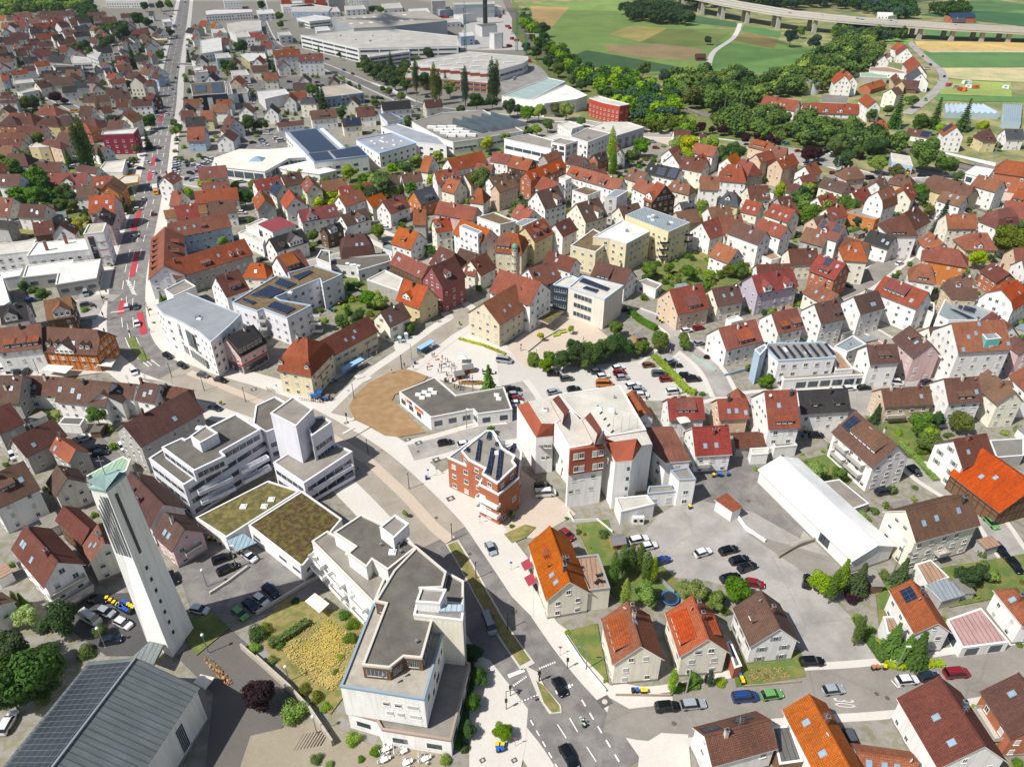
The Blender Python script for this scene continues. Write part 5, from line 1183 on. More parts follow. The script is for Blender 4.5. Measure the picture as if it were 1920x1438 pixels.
b=MB();b.tube((tc_.x,tc_.y,Ht),(tc_.x,tc_.y,Ht+5.5),.07,n=6);b.box((tc_.x,tc_.y,Ht+4.6),(1.3,.1,.1));b.build('cross',[METAL()],rt)
def twp(i,j,f,z,off=.05):   # a point on tower face i->j
 k=z/Ht;a=Vector(B0_[i]).lerp(Vector(T0_[i]),k);q=Vector(B0_[j]).lerp(Vector(T0_[j]),k);m=a.lerp(q,f);d=(q-a).normalized();n_=Vector((d.y,-d.x));return m+n_*off,d,n_
for i in range(6):      # sound louvres on the left face
 f=.12+i*.152;b=MB();p0,d,n_=twp(0,1,f,Ht-1.2);p1,_,_=twp(0,1,f,Ht-15)
 b.box(((p0.x+p1.x)/2,(p0.y+p1.y)/2,Ht-8.1),(.26,.12,13.8),0,rz=atan2(d.y,d.x));b.build('louvre_slot',[mat('louvre_grey','6A6E70',.8,.1)],rt)
for z in [Ht-2-i*1.0 for i in range(14)]+[20,17,14,11,8,5,23]:
 p0,d,n_=twp(1,2,.33,z);b=MB();b.box((p0.x,p0.y,z),(.55,.1,1.0 if z > Ht-17 else .9),0,rz=atan2(d.y,d.x));b.build('slit_window',[DARK()],rt)
tag(rt,'tall tapering white concrete church tower with green copper roof and cross','church tower',q=(260,1080),fixed=True)
slab('A0',[(815,757),(922,662),(1008,682),(945,806)],3.4,3.9,mat('roof_link','6F7674',.8,.15,kind='rib'),'link_roof','grey flat walkway roof linking the church tower to the nave','canopy')
rt,pl,c=flat('C2',[(1465,768),(1592,662),(1960,752),(1790,878)],11,'li','c',win=None,wm=mat('limestone','D6CDBE',.9,.05),label='new cream cube school with three long window bands',top=0,cap='AEBCC6')
a_,b_=P(T('C2',1465,768),11).xy,P(T('C2',1790,878),11).xy;d=b_-a_;n_=Vector((d.y,-d.x)).normalized()
for z in (9,5.6,2.3): q=a_.lerp(b_,.42)+n_*.03-Vector(c);window(rt,(q.x,q.y,z),atan2(n_.y,n_.x),d.length*.5,1.7,'band')
for k in range(3): pv_on(rt,'C2',[(1560+k*20,735+k*20-20),(1600+k*20,700+k*22-20),(1840-k*40,775+k*10),(1810-k*40,800+k*10)],11.1,*c) if k == 0 else None
pv_on(rt,'C2',[(1590,775),(1625,755),(1740,790),(1715,815)],11.1,*c)
rt,pl,c=flat('C2',[(1328,742),(1425,680),(1500,665),(1560,690),(1465,768)],9,'li','N',win='band',label='glazed link between the old school hall and cream cube',top=0,cap='AEBCC6')
slab('C2',[(1185,1045),(1330,965),(1422,978),(1285,1088)],3.4,3.75,roofm('ol'),'entrance_canopy','grass-topped entrance canopy on posts between both school buildings','canopy',side=CONC())
for x,y in ((1190,1130),(1305,1130),(1390,1060)): q=P(T('C2',x,y));b=MB();b.box((0,0,1.7),(.25,.25,3.4));o_=b.build('canopy_post',[CONC()]);o_.location=q;tag(o_,'concrete post carrying the grass-topped entrance canopy','post','posts of the school canopy',fixed=True)
rt,pl,c=flat('C3',[(-135,315),(130,165),(378,265),(165,378),(20,330)],12,'wh','Y',label='front ochre apartment block with white roof and black balconies',cap='C9CCCE',near=True,step=2.5)
sub(rt,c,'C2',[(1485,395),(1690,245),(1860,330),(1710,452)],0,9,'se','Y')
rt,pl,c=flat('C3',[(155,115),(330,40),(737,180),(545,264)],13.5,'mt','Y',label='rear pale yellow apartment block with blue-grey metal roof',cap='AEB6BC',wm=mat('wall_pale_straw','DACDA0',.9,.05),par_h=.08,step=2.5)
rooftop(rt,pl,13.5,4,*c)
def balc(rt,c,t,q,H_,zs,w_,m=None):   # stack of balconies hung on the wall below roof-edge point q
 p=P(T(t,*q),H_).xy-Vector(c)
 for z in zs: b=MB();b.box((p.x,p.y-.5,z),(w_,1.9,.18),0);b.box((p.x,p.y-1.42,z+.5),(w_,.06,.95),1);b.box((p.x-w_/2,p.y-.6,z+.5),(.06,1.7,.95),1);b.box((p.x+w_/2,p.y-.6,z+.5),(.06,1.7,.95),1);b.build('balcony',[CONC(),m or DARK()],rt)
balc(rt,c,'C3',(520,255),13.5,(2.8,5.7,8.6),3.4);balc(rt,c,'C3',(740,185),13.5,(5.7,8.6),3)
rt,pl,c=flat('C2',[(645,138),(802,95),(992,175),(852,207)],10,'se','w',label='white cubic house with brown sedum roof behind the turreted corner house',top=0)
rt,pl,c=flat('C2',[(970,195),(1060,145),(1190,150),(1050,215)],8,'mt','y',top=0,par_h=.05)
rt,pl,c=flat('C2',[(485,215),(530,195),(690,260),(652,282)],15,'mt','w',label='white stair tower with grey roof on the orange-roofed block',top=0,par_h=.05,name='stair_tower',cat='tower',step=2)
rt,pl,c=flat('D2',[(1500,905),(1625,868),(1755,905),(1640,952)],9,'se','w',top=0)
rt,pl,c=flat('D2',[(1380,790),(1440,765),(1495,790),(1440,815)],10,'li','w',top=0,win='dark',step=2)
rt,pl,c=flat('D3',[(-30,960),(60,890),(180,900),(80,960)],12,'mt','w',top=0,par_h=.05)
rt,pl,c=flat('C3',[(260,720),(350,690),(485,740),(430,790)],3.4,'gr','w',win='dark',top=0)
rt,pl,c=flat('C3',[(1060,1055),(1160,1020),(1215,1060),(1110,1085)],3,'wh','w',win=None,top=0,name='garage',cat='garage')
rt,pl,c=flat('C3',[(1330,380),(1440,410),(1560,500),(1470,525),(1350,470)],4,'tn','w',win='dark',top=0,label='white roof-terrace wing with flower pots below the tall white house')
rt,pl,c=flat('C1',[(265,905),(665,662),(780,680),(765,640),(1005,572),(1255,652),(1075,735),(1052,692),(655,858),(700,882),(978,930),(760,1046),(545,962),(490,985)],9.8,'se','L',label='white sedum-roofed apartment block with dark solar panels',top=2,cap='9FB2C2',near=True,rm=roofm('se'))
balc(rt,c,'C1',(1000,930),9.8,(.6,3.5,6.4),3.4,WHT());balc(rt,c,'C1',(520,975),9.8,(3.5,6.4),2.6,WHT());balc(rt,c,'C1',(850,870),9.8,(3.5,6.4),4,WHT())
for q in ([(425,840),(600,748),(740,795),(600,862)],[(640,735),(700,685),(845,735),(760,775)],[(350,880),(370,862),(485,900),(440,918)],[(575,940),(650,892),(835,955),(750,1005)],[(800,670),(960,612),(990,625),(860,700)]): pv_on(rt,'C1',q,10,*c)
rt,pl,c=flat('F',[(291,573),(350,549),(452,590),(430,612),(395,643),(372,622),(356,614),(340,605),(322,596),(306,590)],12.5,'mt','w',label='big white street block with zinc roof and tall stepped glazing',cap='A9B2B8',par_h=.2,near=True,step=2.3,rm=mat('roof_block_grey','85898C',.7,.1))
a_,b_=P((291,573),12.5).xy,P((395,643),12.5).xy;d=b_-a_;n_=Vector((d.y,-d.x)).normalized()
for f0,w_,z,h_ in ((.12,5,8.4,5.5),(.36,5.5,8.4,5.5),(.6,4,8,6),(.3,12,2.2,3),(.66,9,2.2,3)):
 q=a_.lerp(b_,f0)+n_*.1-Vector(c);window(rt,(q.x,q.y,z),atan2(n_.y,n_.x),w_,h_,'band')
rt,pl,c=flat('C0',[(1480,790),(1665,700),(1760,760),(1560,850)],7,'gr','w',top=0,win=None)
rt,pl,c=flat('C0',[(-60,385),(325,340),(290,442),(-60,480)],6.5,'wh','w',top=0,label='long white-roofed workshop with square windows at the left edge',rm=mat('roof_membrane','B9B4A9',.9,.12))
rt,pl,c=flat('C0',[(240,488),(325,368),(790,330),(815,425)],7,'wh','w',label='white workshop with two brick chimneys on its white roof',top=0)
for x,y in ((600,330),(425,390)): q=P(T('C0',x,y+40),7).xy-Vector(c);o_=link('chimney',CHM[0],rt,(q.x,q.y,8.2),sc=(1.4,1.4,2))
rt,pl,c=flat('C0',[(205,680),(240,575),(660,520),(660,545),(905,515),(868,685),(500,745),(522,642)],5,'wh','G',label='white flat-roofed workshop hall beside the main street pavement',top=0,rm=mat('roof_white_sheet','CFCDC6',.7,.06),win='dark',ww=2.5,step=4)
rt,pl,c=flat('C0',[(750,292),(795,205),(957,192),(928,272)],14,'li','w',label='white office tower with a tall black advertising banner',top=0,rm=mat('roof_light_olive','A5A08C',.9,.1))
a_,b_=P(T('C0',750,292),14).xy,P(T('C0',928,272),14).xy;d=b_-a_;n_=Vector((d.y,-d.x)).normalized();q=a_.lerp(b_,.3)+n_*.08-Vector(c)
b=MB();b.box((q.x,q.y,7.6),(d.length*.3,.1,11),0,rz=atan2(d.y,d.x));q2=a_.lerp(b_,.36)+n_*.16-Vector(c);b.box((q2.x,q2.y,8.6),(d.length*.2,.04,.25),1,rz=atan2(d.y,d.x));b.box((q2.x,q2.y,7.9),(d.length*.16,.04,.2),1,rz=atan2(d.y,d.x));b.box((q.x+n_.x*.08,q.y+n_.y*.08,12.6),(d.length*.2,.04,.4),2,rz=atan2(d.y,d.x));b.build('banner',[DARK(),WHT(),mat('sign_red','A81E2A',.6,.05)],rt)
for z in (4.2,7.4,10.6): b=MB();q=a_.lerp(b_,.74)+n_*.06-Vector(c);b.box((q.x,q.y,z),(d.length*.5,.06,.18),0,rz=atan2(d.y,d.x));b.build('red_stripe',[mat('sign_red','A81E2A')],rt)
slab('C0',[(55,175),(80,130),(590,75),(600,130)],0,4,mat('roof_link','8E8A80',.9,.15),'shed','long grey lean-to shed roof behind the dark red-roofed barn','shed')
rt,pl,c=flat('C0',[(-60,640),(210,598),(180,665),(-40,700)],4.5,'wh','w',top=0,win=None)
rt,pl,c=flat('C0',[(-60,720),(10,640),(90,900),(40,930),(-60,930)],7,'wh','w',top=0)
rt,pl,c=flat('C1',[(500,200),(692,135),(832,205),(627,266)],7,'mr','w',label='blue-white building with low wine-red sheet roof',top=0,par_h=0)
rt,pl,c=flat('C1',[(320,280),(390,250),(560,330),(540,385)],5,'li','w',top=1)
rt,pl,c=flat('C1',[(385,215),(540,150),(590,160),(500,200),(505,260)],5,'li','w',top=1)
rt,pl,c=flat('C1',[(1080,560),(1200,510),(1680,470),(1700,530),(1400,620),(1380,590)],4.5,'dk','w',label='low dark grey flat roof with white domes behind the bunting garden',win='dark',top=0)
rooftop(rt,pl,4.5,4,*c,kinds=('dome',))
rt,pl,c=flat('C1',[(1475,700),(1640,615),(1800,690),(1760,800)],4,'li','G',win=None,top=0)
rt,pl,c=flat('C1',[(1020,510),(1065,430),(1140,440),(1150,560)],7,'dk','w',top=2,win=None)
rt,pl,c=flat('D1',[(85,680),(110,610),(330,530),(560,535),(860,510),(960,600),(770,610),(555,730)],6,'wh','w',label='white car showroom with wide overhanging flat roof',win='band',wh=3.5,top=0,par_h=0,sto=6,rm=mat('roof_showroom','D3CCBE',.8,.05))
b=MB();q=P(T('D1',490,625),6).xy-Vector(c);b.loft([(-4,-4),(4,-4),(4,4),(-4,4)],0,[(-.1,-.1),(.1,-.1),(.1,.1),(-.1,.1)],2,0);o_=b.build('roof_light',[mat('skylight_glass','7E97A8',.15,.2,spec=.8)],rt);o_.location=(q.x,q.y,6.1)
rt,pl,c=flat('D1',[(740,375),(1085,338),(1285,520),(1400,500),(1490,590),(1000,650)],8,'bl','w',label='solar-roofed showroom hall with long white strips',top=0,win='dark',ww=2.4,step=4,cap='7E9CC4')
for q in ([(780,378),(1020,350),(1210,530),(960,560)],[(950,570),(1120,550),(1180,620),(1010,640)],[(1140,548),(1400,508),(1480,580),(1200,610)]): pv_on(rt,'D1',q,8.1,*c)
for q in ([(1050,345),(1080,342),(1270,515),(1240,520)],): slab_b=MB();slab_b.prism([(v.x-c[0],v.y-c[1]) for v in [P(T('D1',*z),8).xy for z in q]][::-1],8.05,8.3,0);slab_b.build('roof_strip',[WHT()],rt)
rt,pl,c=flat('D1',[(675,695),(930,640),(1200,720),(1050,755),(780,720)],4.5,'wh','w',top=0,par_h=0)
rt,pl,c=flat('D1',[(1378,445),(1700,385),(1917,480),(1590,572)],7,'bl','w',label='blue-edged warehouse with many white roof domes',cap='7FA2CC',top=0,win='dark',step=4)
rooftop(rt,pl,7,12,*c,kinds=('dome',))
rt,pl,c=flat('D1',[(1600,330),(1750,305),(2110,420),(2190,500),(1917,470)],7,'bl','w',top=0,win='dark',ww=2,step=5)
rt,pl,c=flat('D1',[(1585,215),(1700,208),(1805,265),(1660,290)],6,'dk','w',top=0,cap='7FA2CC')
rt,pl,c=flat('D2',[(60,290),(330,205),(700,180),(1060,370),(650,440),(430,470),(330,440)],7,'F','w',label='sawtooth grey factory hall with white north lights',top=0,win='band',wh=1.2,sto=7)
for i in range(5):
 x,y=420+i*85,300-i*14;a_=[P(T('D2',*q),7).xy-Vector(c) for q in ((x,y),(x+75,y-12),(x+360+(-30 if i == 0 else 0),y+70),(x+270,y+85))]
 b=MB();b.face([(*a_[0],7.1),(*a_[1],7.1),(*a_[2],7.1),(*a_[3],7.1)]);b.face([(*a_[0],7.1),(*a_[3],7.1),(*a_[3].lerp(a_[2],.15),10.5),(*a_[0].lerp(a_[1],.15),10.5)],1);b.face([(*a_[0].lerp(a_[1],.15),10.5),(*a_[3].lerp(a_[2],.15),10.5),(*a_[2],7.1),(*a_[1],7.1)],0);b.face([(*a_[3],7.1),(*a_[2],7.1),(*a_[3].lerp(a_[2],.15),10.5)],0);b.build('sawtooth_roof',[mat('roof_grey_sheet','A3A6A6',.6,.08),GLASS()],rt)
for i in range(4):
 for j in range(3):
  q=P(T('D2',240+i*58+j*90,335+i*24-j*2),7.5).xy-Vector(c);b=MB();b.box((q.x,q.y,7.8),(5.5,2.2,1.4),0,rz=-.2);b.build('north_light',[WHT()],rt)
rt,pl,c=flat('D2',[(888,440),(1110,395),(1390,470),(1310,530)],10,'gr','w',label='white factory block with brown gravel roof beside the willow trees',win='band',wh=1.8,sto=4.5,top=0)
sub(rt,c,'D2',[(1310,470),(1400,430),(1550,460),(1440,495)],0,12,'gr','w',win='dark',wh=2,ww=3,step=4)
rt,pl,c=flat('D2',[(1225,430),(1370,385),(1640,450),(1550,465),(1400,430),(1310,455)],7,'li','w',top=0)
rt,pl,c=flat('D2',[(1480,420),(1640,340),(1850,390),(1640,470)],10,'gr','w',label='long white three-storey works building with tall windows',win='grid',top=1,wh=1.8,ww=1.8)
rt,pl,c=flat('D2',[(1370,310),(1470,280),(1600,320),(1500,350),(1490,390)],6,'li','w',top=0)
rt,pl,c=flat('D3',[(-180,350),(-50,290),(180,290),(325,335),(80,410),(-60,380)],8,'li','w',label='pale-roofed works hall with grey cladding beside the station square',win='dark',wh=2.5,ww=3,step=5,top=1,wm=mat('cladding_grey','9DA2A6',.6,.05))
rt,pl,c=flat('E2',[(1655,890),(1740,870),(2020,945),(1930,960),(1780,930)],11,'li','R',label='red cube office with white roof and square windows',top=0,win='open',step=2.8,wm=mat('wall_bright_red','A63C22',.8,.05),name='office_cube')
rt,pl,c=flat('E2',[(868,870),(1280,705),(1440,740),(1130,905)],8,'mt','w',label='white industrial hall with long grey-green roof',top=0,win=None,rm=mat('roof_seafoam','8FA09C',.7,.08))
rt,pl,c=flat('E2',[(1130,905),(1440,770),(1510,800),(1640,865),(1540,900),(1250,940)],8,'wh','w',top=0,win=None)
rt,pl,c=flat('E2',[(50,560),(560,470),(1105,515),(1105,545),(1060,575),(850,635),(230,600)],8,'li','w',label='vast flat factory roof with rows of white skylights',top=0,win='band',wh=2,sto=8)
for i in range(4):
 for j in range(3): q=P(T('E2',240+i*150+j*120,560-i*18+j*30),8.1).xy-Vector(c);b=MB();b.box((q.x,q.y,8.4),(9,2.6,.7),0,rz=.35);b.build('roof_light',[WHT()],rt)
rt,pl,c=flat('E2',[(0,700),(30,620),(230,600),(760,660),(740,750),(430,720)],7,'li','R',label='brick sawtooth factory front with red stepped roof lights',top=0,win='band',wh=1.6,sto=3.4)
for i in range(8):
 q=P(T('E2',90+i*90,625+i*9),7.1).xy-Vector(c);b=MB();b.box((q.x,q.y,8.2),(8,5,2.2),0,rz=.1,top=1);b.build('sawtooth_roof',[mat('brick_saw','8A4A3A',.9,.1),roofm('li')],rt)
rt,pl,c=flat('E1',[(880,320),(1000,310),(1560,250),(2290,330),(2300,420),(1400,440)],11,'li','w',label='vast white factory with dark ribbon windows and cluttered roof',top=0,win='band',wh=1.6,sto=3.6)
rooftop(rt,pl,11,16,*c)
rt,pl,c=flat('E1',[(1160,160),(1660,120),(2000,100),(2200,190),(1700,240),(1360,255)],14,'tn','G',label='tall grey-clad hall with pale brown roof and strip lights',top=0,win=None,par_h=0,rm=mat('roof_pale_tan','A79F91',.85,.08),wm=mat('cladding_grey','9DA2A6',.6,.05))
for i in range(7):
 for j in range(2): q=P(T('E1',1280+i*90+j*60,175-i*6+j*45),14.1).xy-Vector(c);b=MB();b.box((q.x,q.y,14.4),(3,9,.3),0,rz=.5);b.build('roof_light',[WHT()],rt)
rt,pl,c=flat('E1',[(1480,490),(1850,450),(1865,470),(1500,520)],9,'li','w',top=0,win='band',wh=1.4)
rt,pl,c=flat('E2',[(755,300),(880,295),(870,305),(800,310)],13,'li','w',top=0,win=None)
rt,pl,c=flat('E2',[(630,225),(820,215),(828,235),(690,250)],9,'dk','w',top=0,win=None)
b=MB();q=P((910,45));b.tube((0,0,0),(0,0,28),2.6,2.4,14);o_=b.build('chimney_stack',[DARK()]);o_.location=q;tag(o_,'thick black industrial chimney beside the vast white factory','chimney',fixed=True)
rt,pl,c=flat('E1',[(850,165),(1000,140),(1150,160),(1150,180),(960,200)],7,'wh','w',top=0,win='band')
rt,pl,c=flat('E1',[(340,495),(380,485),(560,490),(575,530),(420,560)],6,'wh','y',top=0,win='dark',label='white flat-roofed hall with yellow front wall')
rt,pl,c=flat('E1',[(490,830),(740,805),(780,850),(640,880),(560,900)],7,'wh','w',top=0,win=None,label='white metal shed hall beside the building site')
rt,pl,c=flat('E1',[(1045,790),(1290,765),(1450,840),(1110,880)],7,'tn','B',top=0,win='dark',ww=1.3,wh=2,label='blue-grey supermarket with beige roof and a small sign',rm=mat('roof_beige','B5A898',.9,.08),wm=mat('cladding_bluegrey','8496A6',.5,.04))
a_,b_=P(T('E1',1110,880),7).xy,P(T('E1',1450,840),7).xy;d=b_-a_;n_=Vector((d.y,-d.x)).normalized();q=a_.lerp(b_,.5)+n_*.2-Vector(c);b=MB();b.box((q.x,q.y,6.4),(5,.2,2),0,rz=atan2(d.y,d.x))
for k_,(dx_,m_) in enumerate(((-1.3,1),(-.2,2),(1.0,3))): q2=q+d.normalized()*dx_+n_*.13;b.box((q2.x,q2.y,6.4),(.95,.06,.9),m_,rz=atan2(d.y,d.x))
b.build('shop_sign',[WHT(),mat('sign_grey','6A6A6A'),mat('sign_red','A81E2A'),mat('sign_green','2F8A5A')],rt)
rt,pl,c=flat('E1',[(-110,770),(-90,755),(200,735),(215,845),(55,855),(-90,870)],10,'se','N',top=0,win=None,label='navy blue supermarket with solar roof and round yellow logo',cap='C9CDD2')
sub(rt,c,'E1',[(215,760),(245,755),(270,850),(225,860)],0,10,'gr','w',win=None)
sub(rt,c,'E1',[(262,810),(385,790),(415,815),(400,840),(270,850)],0,6,'gr','w',win='dark',ww=3,wh=3,step=5)
for q in ([(-75,775),(30,765),(35,830),(-70,838)],[(75,755),(175,745),(185,835),(90,840)]): pv_on(rt,'E1',q,10.1,*c)
a_,b_=P(T('E1',-90,870),10).xy,P(T('E1',215,845),10).xy;d=b_-a_;n_=Vector((d.y,-d.x)).normalized()
def disc(par,cen,rad,nrm,m,name,z,c,n=20):
 b=MB();p_=Vector((cen.x-c[0],cen.y-c[1],z));b.tube(p_,p_+Vector((nrm.x,nrm.y,0))*.12,rad,rad,n,0,True,False);return b.build(name,[m],par)
disc(rt,a_.lerp(b_,.21)+n_*.1,1.75,n_,mat('sign_blue','1C3F94',.5,.02),'logo_ring',7.2,c);disc(rt,a_.lerp(b_,.21)+n_*.2,1.5,n_,mat('sign_yellow','E8B90C',.5,.02),'logo_disc',7.2,c)
q=a_.lerp(b_,.21)+n_*.36-Vector(c);b=MB();b.box((q.x,q.y,7.2),(1.0,.05,.45),0,rz=atan2(d.y,d.x));b.build('logo_mark',[mat('sign_red','A81E2A')],rt)
for f0,w_,z,h_,m_ in ((.08,1.2,6,4,METAL()),(.2,2,3.6,1.6,WHT()),(.48,3.2,4.4,8,WHT()),(.63,1.4,3,1.3,mat('sign_cyan','4FB0DC',.5)),(.85,2.6,1.4,1.6,METAL())):
 q=a_.lerp(b_,f0)+n_*.08-Vector(c);b=MB();b.box((q.x,q.y,z),(w_,.12,h_),0,rz=atan2(d.y,d.x));b.build('wall_panel',[m_],rt)
rt,pl,c=flat('D0',[(910,400),(925,375),(1240,340),(1200,390)],11,'li','M',label='crimson block with scattered white windows',win='open',step=4,top=0,cap='A9ACB0')
rt,pl,c=flat('D0',[(880,735),(940,650),(1130,628),(1100,740)],5,'li','w',top=0,win=None)
rt,pl,c=flat('D0',[(1060,810),(1110,775),(1250,760),(1240,830),(1080,850)],5,'li','y',top=0,win=None,label='filling station canopy with yellow fascia on the main street',cap='D89A10',z0=4,name='station_canopy',cat='canopy')
for x,y in ((1100,900),(1235,880),(1140,870)): q=P(T('D0',x,y));b=MB();b.box((0,0,2),(.4,.4,4));o_=b.build('canopy_post',[mat('sign_yellow','E8B90C')]);o_.location=q;tag(o_,'yellow post under the filling station canopy','post','posts of the filling station',fixed=True)
rt,pl,c=flat('D0',[(260,510),(290,490),(460,480),(440,510),(345,515)],8,'li','y',top=0,name='cube_house',cat='house')
rt,pl,c=flat('D0',[(150,20),(310,-30),(345,0),(200,30)],5,'li','c',top=0,win='dark')
rt,pl,c=flat('E0',[(120,730),(290,715),(310,745),(130,765)],6,'li','c',top=0)
rt,pl,c=flat('E0',[(635,530),(650,510),(790,525),(830,570),(650,575)],9,'li','w',win='band',top=0,label='white terraced office with ribbon windows in the old village')
rt,pl,c=flat('E0',[(780,500),(850,470),(910,480),(880,530)],9,'li','w',win='dark',top=0)
rt,pl,c=flat('E0',[(470,600),(500,585),(740,595),(745,630),(520,650)],7,'dk','w',top=0,win='grid')
rt,pl,c=flat('E0',[(1380,355),(1500,350),(1510,362),(1390,368)],5,'wh','y',win=None,top=0,cap='D8B42A',label='small filling station canopy with yellow edge by the far road',z0=4,name='station_canopy',cat='canopy')
rt,pl,c=flat('E0',[(940,-20),(1320,-25),(1330,10),(950,12)],8,'wh','w',win='dark',top=0,label='long white market hall at the top edge')
rt,pl,c=flat('E0',[(1455,180),(1520,172),(1545,200),(1470,205)],6,'wh','w',top=0,win='dark')
rt,pl,c=flat('E0',[(1800,370),(1900,350),(1990,345),(2000,460),(1810,490)],7,'wh','w',top=0,win='dark',label='white barrel-like hall with loading docks and parked lorries')
rt,pl,c=flat('E0',[(1840,100),(1917,90),(2270,85),(2275,115),(1850,140)],7,'wh','w',win='dark',top=0,label='long white hall with a thin magenta eave stripe',cap='A84A6E')
rt,pl,c=flat('E1',[(215,215),(345,195),(520,190),(530,280),(380,300),(330,350),(240,290)],6,'li','w',top=2,win=None)
rt,pl,c=flat('E1',[(385,305),(400,295),(540,292),(555,345),(395,350)],7,'mr','w',win='dark',top=0,label='white hall with rust-red roof and vans docked in front',rm=mat('roof_rust_red','8A3024',.8,.1,kind='rib'))
rt,pl,c=flat('E1',[(180,-10),(340,-15),(345,10),(190,15)],10,'li','w',top=0)
for i in range(4):
 x0=700+i*105
 rt,pl,c=flat('E1',[(x0,-20),(x0+85,-22),(x0+90,0),(x0+5,2)],7,'li','R',top=0,win=None,wm=mat('wall_bright_red','A63C22',.8,.05)) if i != 1 else flat('E1',[(x0,15),(x0+85,12),(x0+90,30),(x0+5,35)],6,'wh','w',top=0)
rt,pl,c=flat('E1',[(1115,-30),(1250,-40),(1275,-10),(1130,0)],14,'li','G',top=0)
rt,pl,c=flat('E1',[(1300,-35),(1500,-45),(1515,-10),(1310,0)],13,'li','w',top=0)
rt,pl,c=flat('E1',[(790,60),(980,40),(1160,70),(1130,110),(800,110)],7,'li','B',top=2)
rt,pl,c=flat('E1',[(700,45),(1000,40),(1010,60),(720,70)],7,'li','w',top=0)
rt,pl,c=flat('E2',[(430,30),(800,15),(802,40),(440,48)],14,'li','G',top=0,win=None,label='long grey hall at the back of the builders merchant yard',wm=mat('cladding_grey','9DA2A6',.6,.05))
rt,pl,c=flat('E2',[(705,42),(820,45),(875,70),(760,75)],8,'li','w',top=0,win=None)
rt,pl,c=flat('E2',[(230,-20),(340,-25),(360,10),(240,15)],16,'li','G',top=0)
rt,pl,c=flat('E2',[(270,80),(400,65),(435,80),(310,100)],7,'li','B',top=0,win=None)
rt,pl,c=flat('E2',[(435,135),(520,125),(640,120),(520,135),(520,140)],9,'li','w',top=0,win=None)
rt,pl,c=flat('E4',[(600,115),(780,120),(785,140),(700,150),(605,145)],6,'wh','w',top=0,win='dark')
rt,pl,c=flat('E4',[(535,610),(700,610),(855,650),(850,668),(530,640)],4,'tn','w',top=0)
rt,pl,c=flat('E4',[(445,665),(560,660),(695,680),(690,705),(450,695)],4,'gn','G',win=None,top=0,label='low hall with pale green roof in the hamlet')
rt,pl,c=flat('E4',[(330,605),(430,615),(445,635),(340,630)],5,'dk','w',top=0)
rt,pl,c=flat('E4',[(100,855),(340,870),(320,935),(100,925)],5,'F','G',win=None,top=0,label='old grey asbestos-roofed shed above the long red-roofed apartments',par_h=0,name='shed')
rt,pl,c=flat('D4',[(720,560),(890,590),(920,680),(730,640)],4.5,'li','B',win='dark',top=0,label='station platform building with blue-tiled front',par_h=.05)
rt,pl,c=flat('D4',[(1215,570),(1220,560),(1660,655),(1650,680)],4.2,'wh','w',win=None,z0=3.9,top=0,label='long white platform canopy left of the station',name='platform_canopy',cat='canopy',par_h=0)
for x,y,w_,h_ in ((598,16,34,8),(645,12,36,7),(555,34,30,8),(665,32,40,9),(715,8,34,9),(765,18,36,8),(832,36,26,7),(470,112,26,9),(432,134,30,9),(440,62,24,9),(362,128,22,8),(520,62,22,7),(402,102,26,8),(590,52,24,7),(480,20,30,7),(860,62,24,7),(395,55,24,8)):
 flat('F',[(x,y),(x+w_,y-2),(x+w_+6,y+h_-1),(x+4,y+h_+1)],random.choice((5,6,8)),random.choice(('wh','li','mt','li')),random.choice('wwwGB'),win='dark',step=5,ww=2,top=1,name='works_hall',label=None)
# ---------------------------------------------------------------- vegetation
random.seed(21)
FC={'d': ('foliage_dark','3C5A26','dark green'),'m': ('foliage_mid','58752A','mid green'),'l': ('foliage_light','809A38','light green'),'y': ('foliage_lime','9AA534','lime yellow'),
      'p': ('foliage_purple','35191F','purple-leaved'),'o': ('foliage_olive','5F6A2A','olive green'),'b': ('foliage_bluegreen','3C5440','blue-green'),'w': ('foliage_pale','98A86E','pale variegated')}
def folm(k):
 nm,c,_=FC[k]
 if nm in MT: return MT[nm]
 m=mat(nm,c,.8,.42,.35,rnd=.14,fine=9);n=m.node_tree.nodes;l=m.node_tree.links;b=n['Principled BSDF']
 tr=n.new('ShaderNodeBsdfTranslucent');mx=n.new('ShaderNodeMixShader');mx.inputs[0].default_value=.28
 src=b.inputs['Base Color'].links[0].from_socket;l.new(src,tr.inputs[0]);l.new(b.outputs[0],mx.inputs[1]);l.new(tr.outputs[0],mx.inputs[2])
 l.new(mx.outputs[0],n['Material Output'].inputs[0]);b.inputs['Specular IOR Level'].default_value=.25;return m
def leafcards(lobes,n,size,rnd):
 """many small leaf faces spread over and through the lobes of a crown"""
 V=[];Fc=[]
 tot=sum(l[3]**2 for l in lobes)
 for (x,y,z,r,sz) in lobes:
  for _ in range(int(n*r*r/tot)):
   while True:
    a,b_,c_=rnd.gauss(0,1),rnd.gauss(0,1),rnd.gauss(0,1);L=sqrt(a*a+b_*b_+c_*c_)
    if L > .1: break
   k=r*(1-.42*rnd.random()**2.2);d=Vector((a/L,b_/L,c_/L));p=Vector((x+d.x*k,y+d.y*k,z+d.z*k*sz))
   nrm=(d+Vector((rnd.uniform(-.6,.6),rnd.uniform(-.6,.6),rnd.uniform(-.3,.7)))).normalized()
   t=nrm.orthogonal().normalized();t=Matrix.Rotation(rnd.random()*6.3,3,nrm) @ t;u=nrm.cross(t);s=size*rnd.uniform(.6,1.25)
   i=len(V);V += [tuple(p-t*s),tuple(p+u*s*.62),tuple(p+t*s),tuple(p-u*s*.62)];Fc.append((i,i+1,i+2,i+3))
 return V,Fc
def mesh_of(name,V,Fc,m=None):
 me=bpy.data.meshes.new(name);me.from_pydata(V,[],Fc);me.materials.append(m or folm('m'));me.update();return me
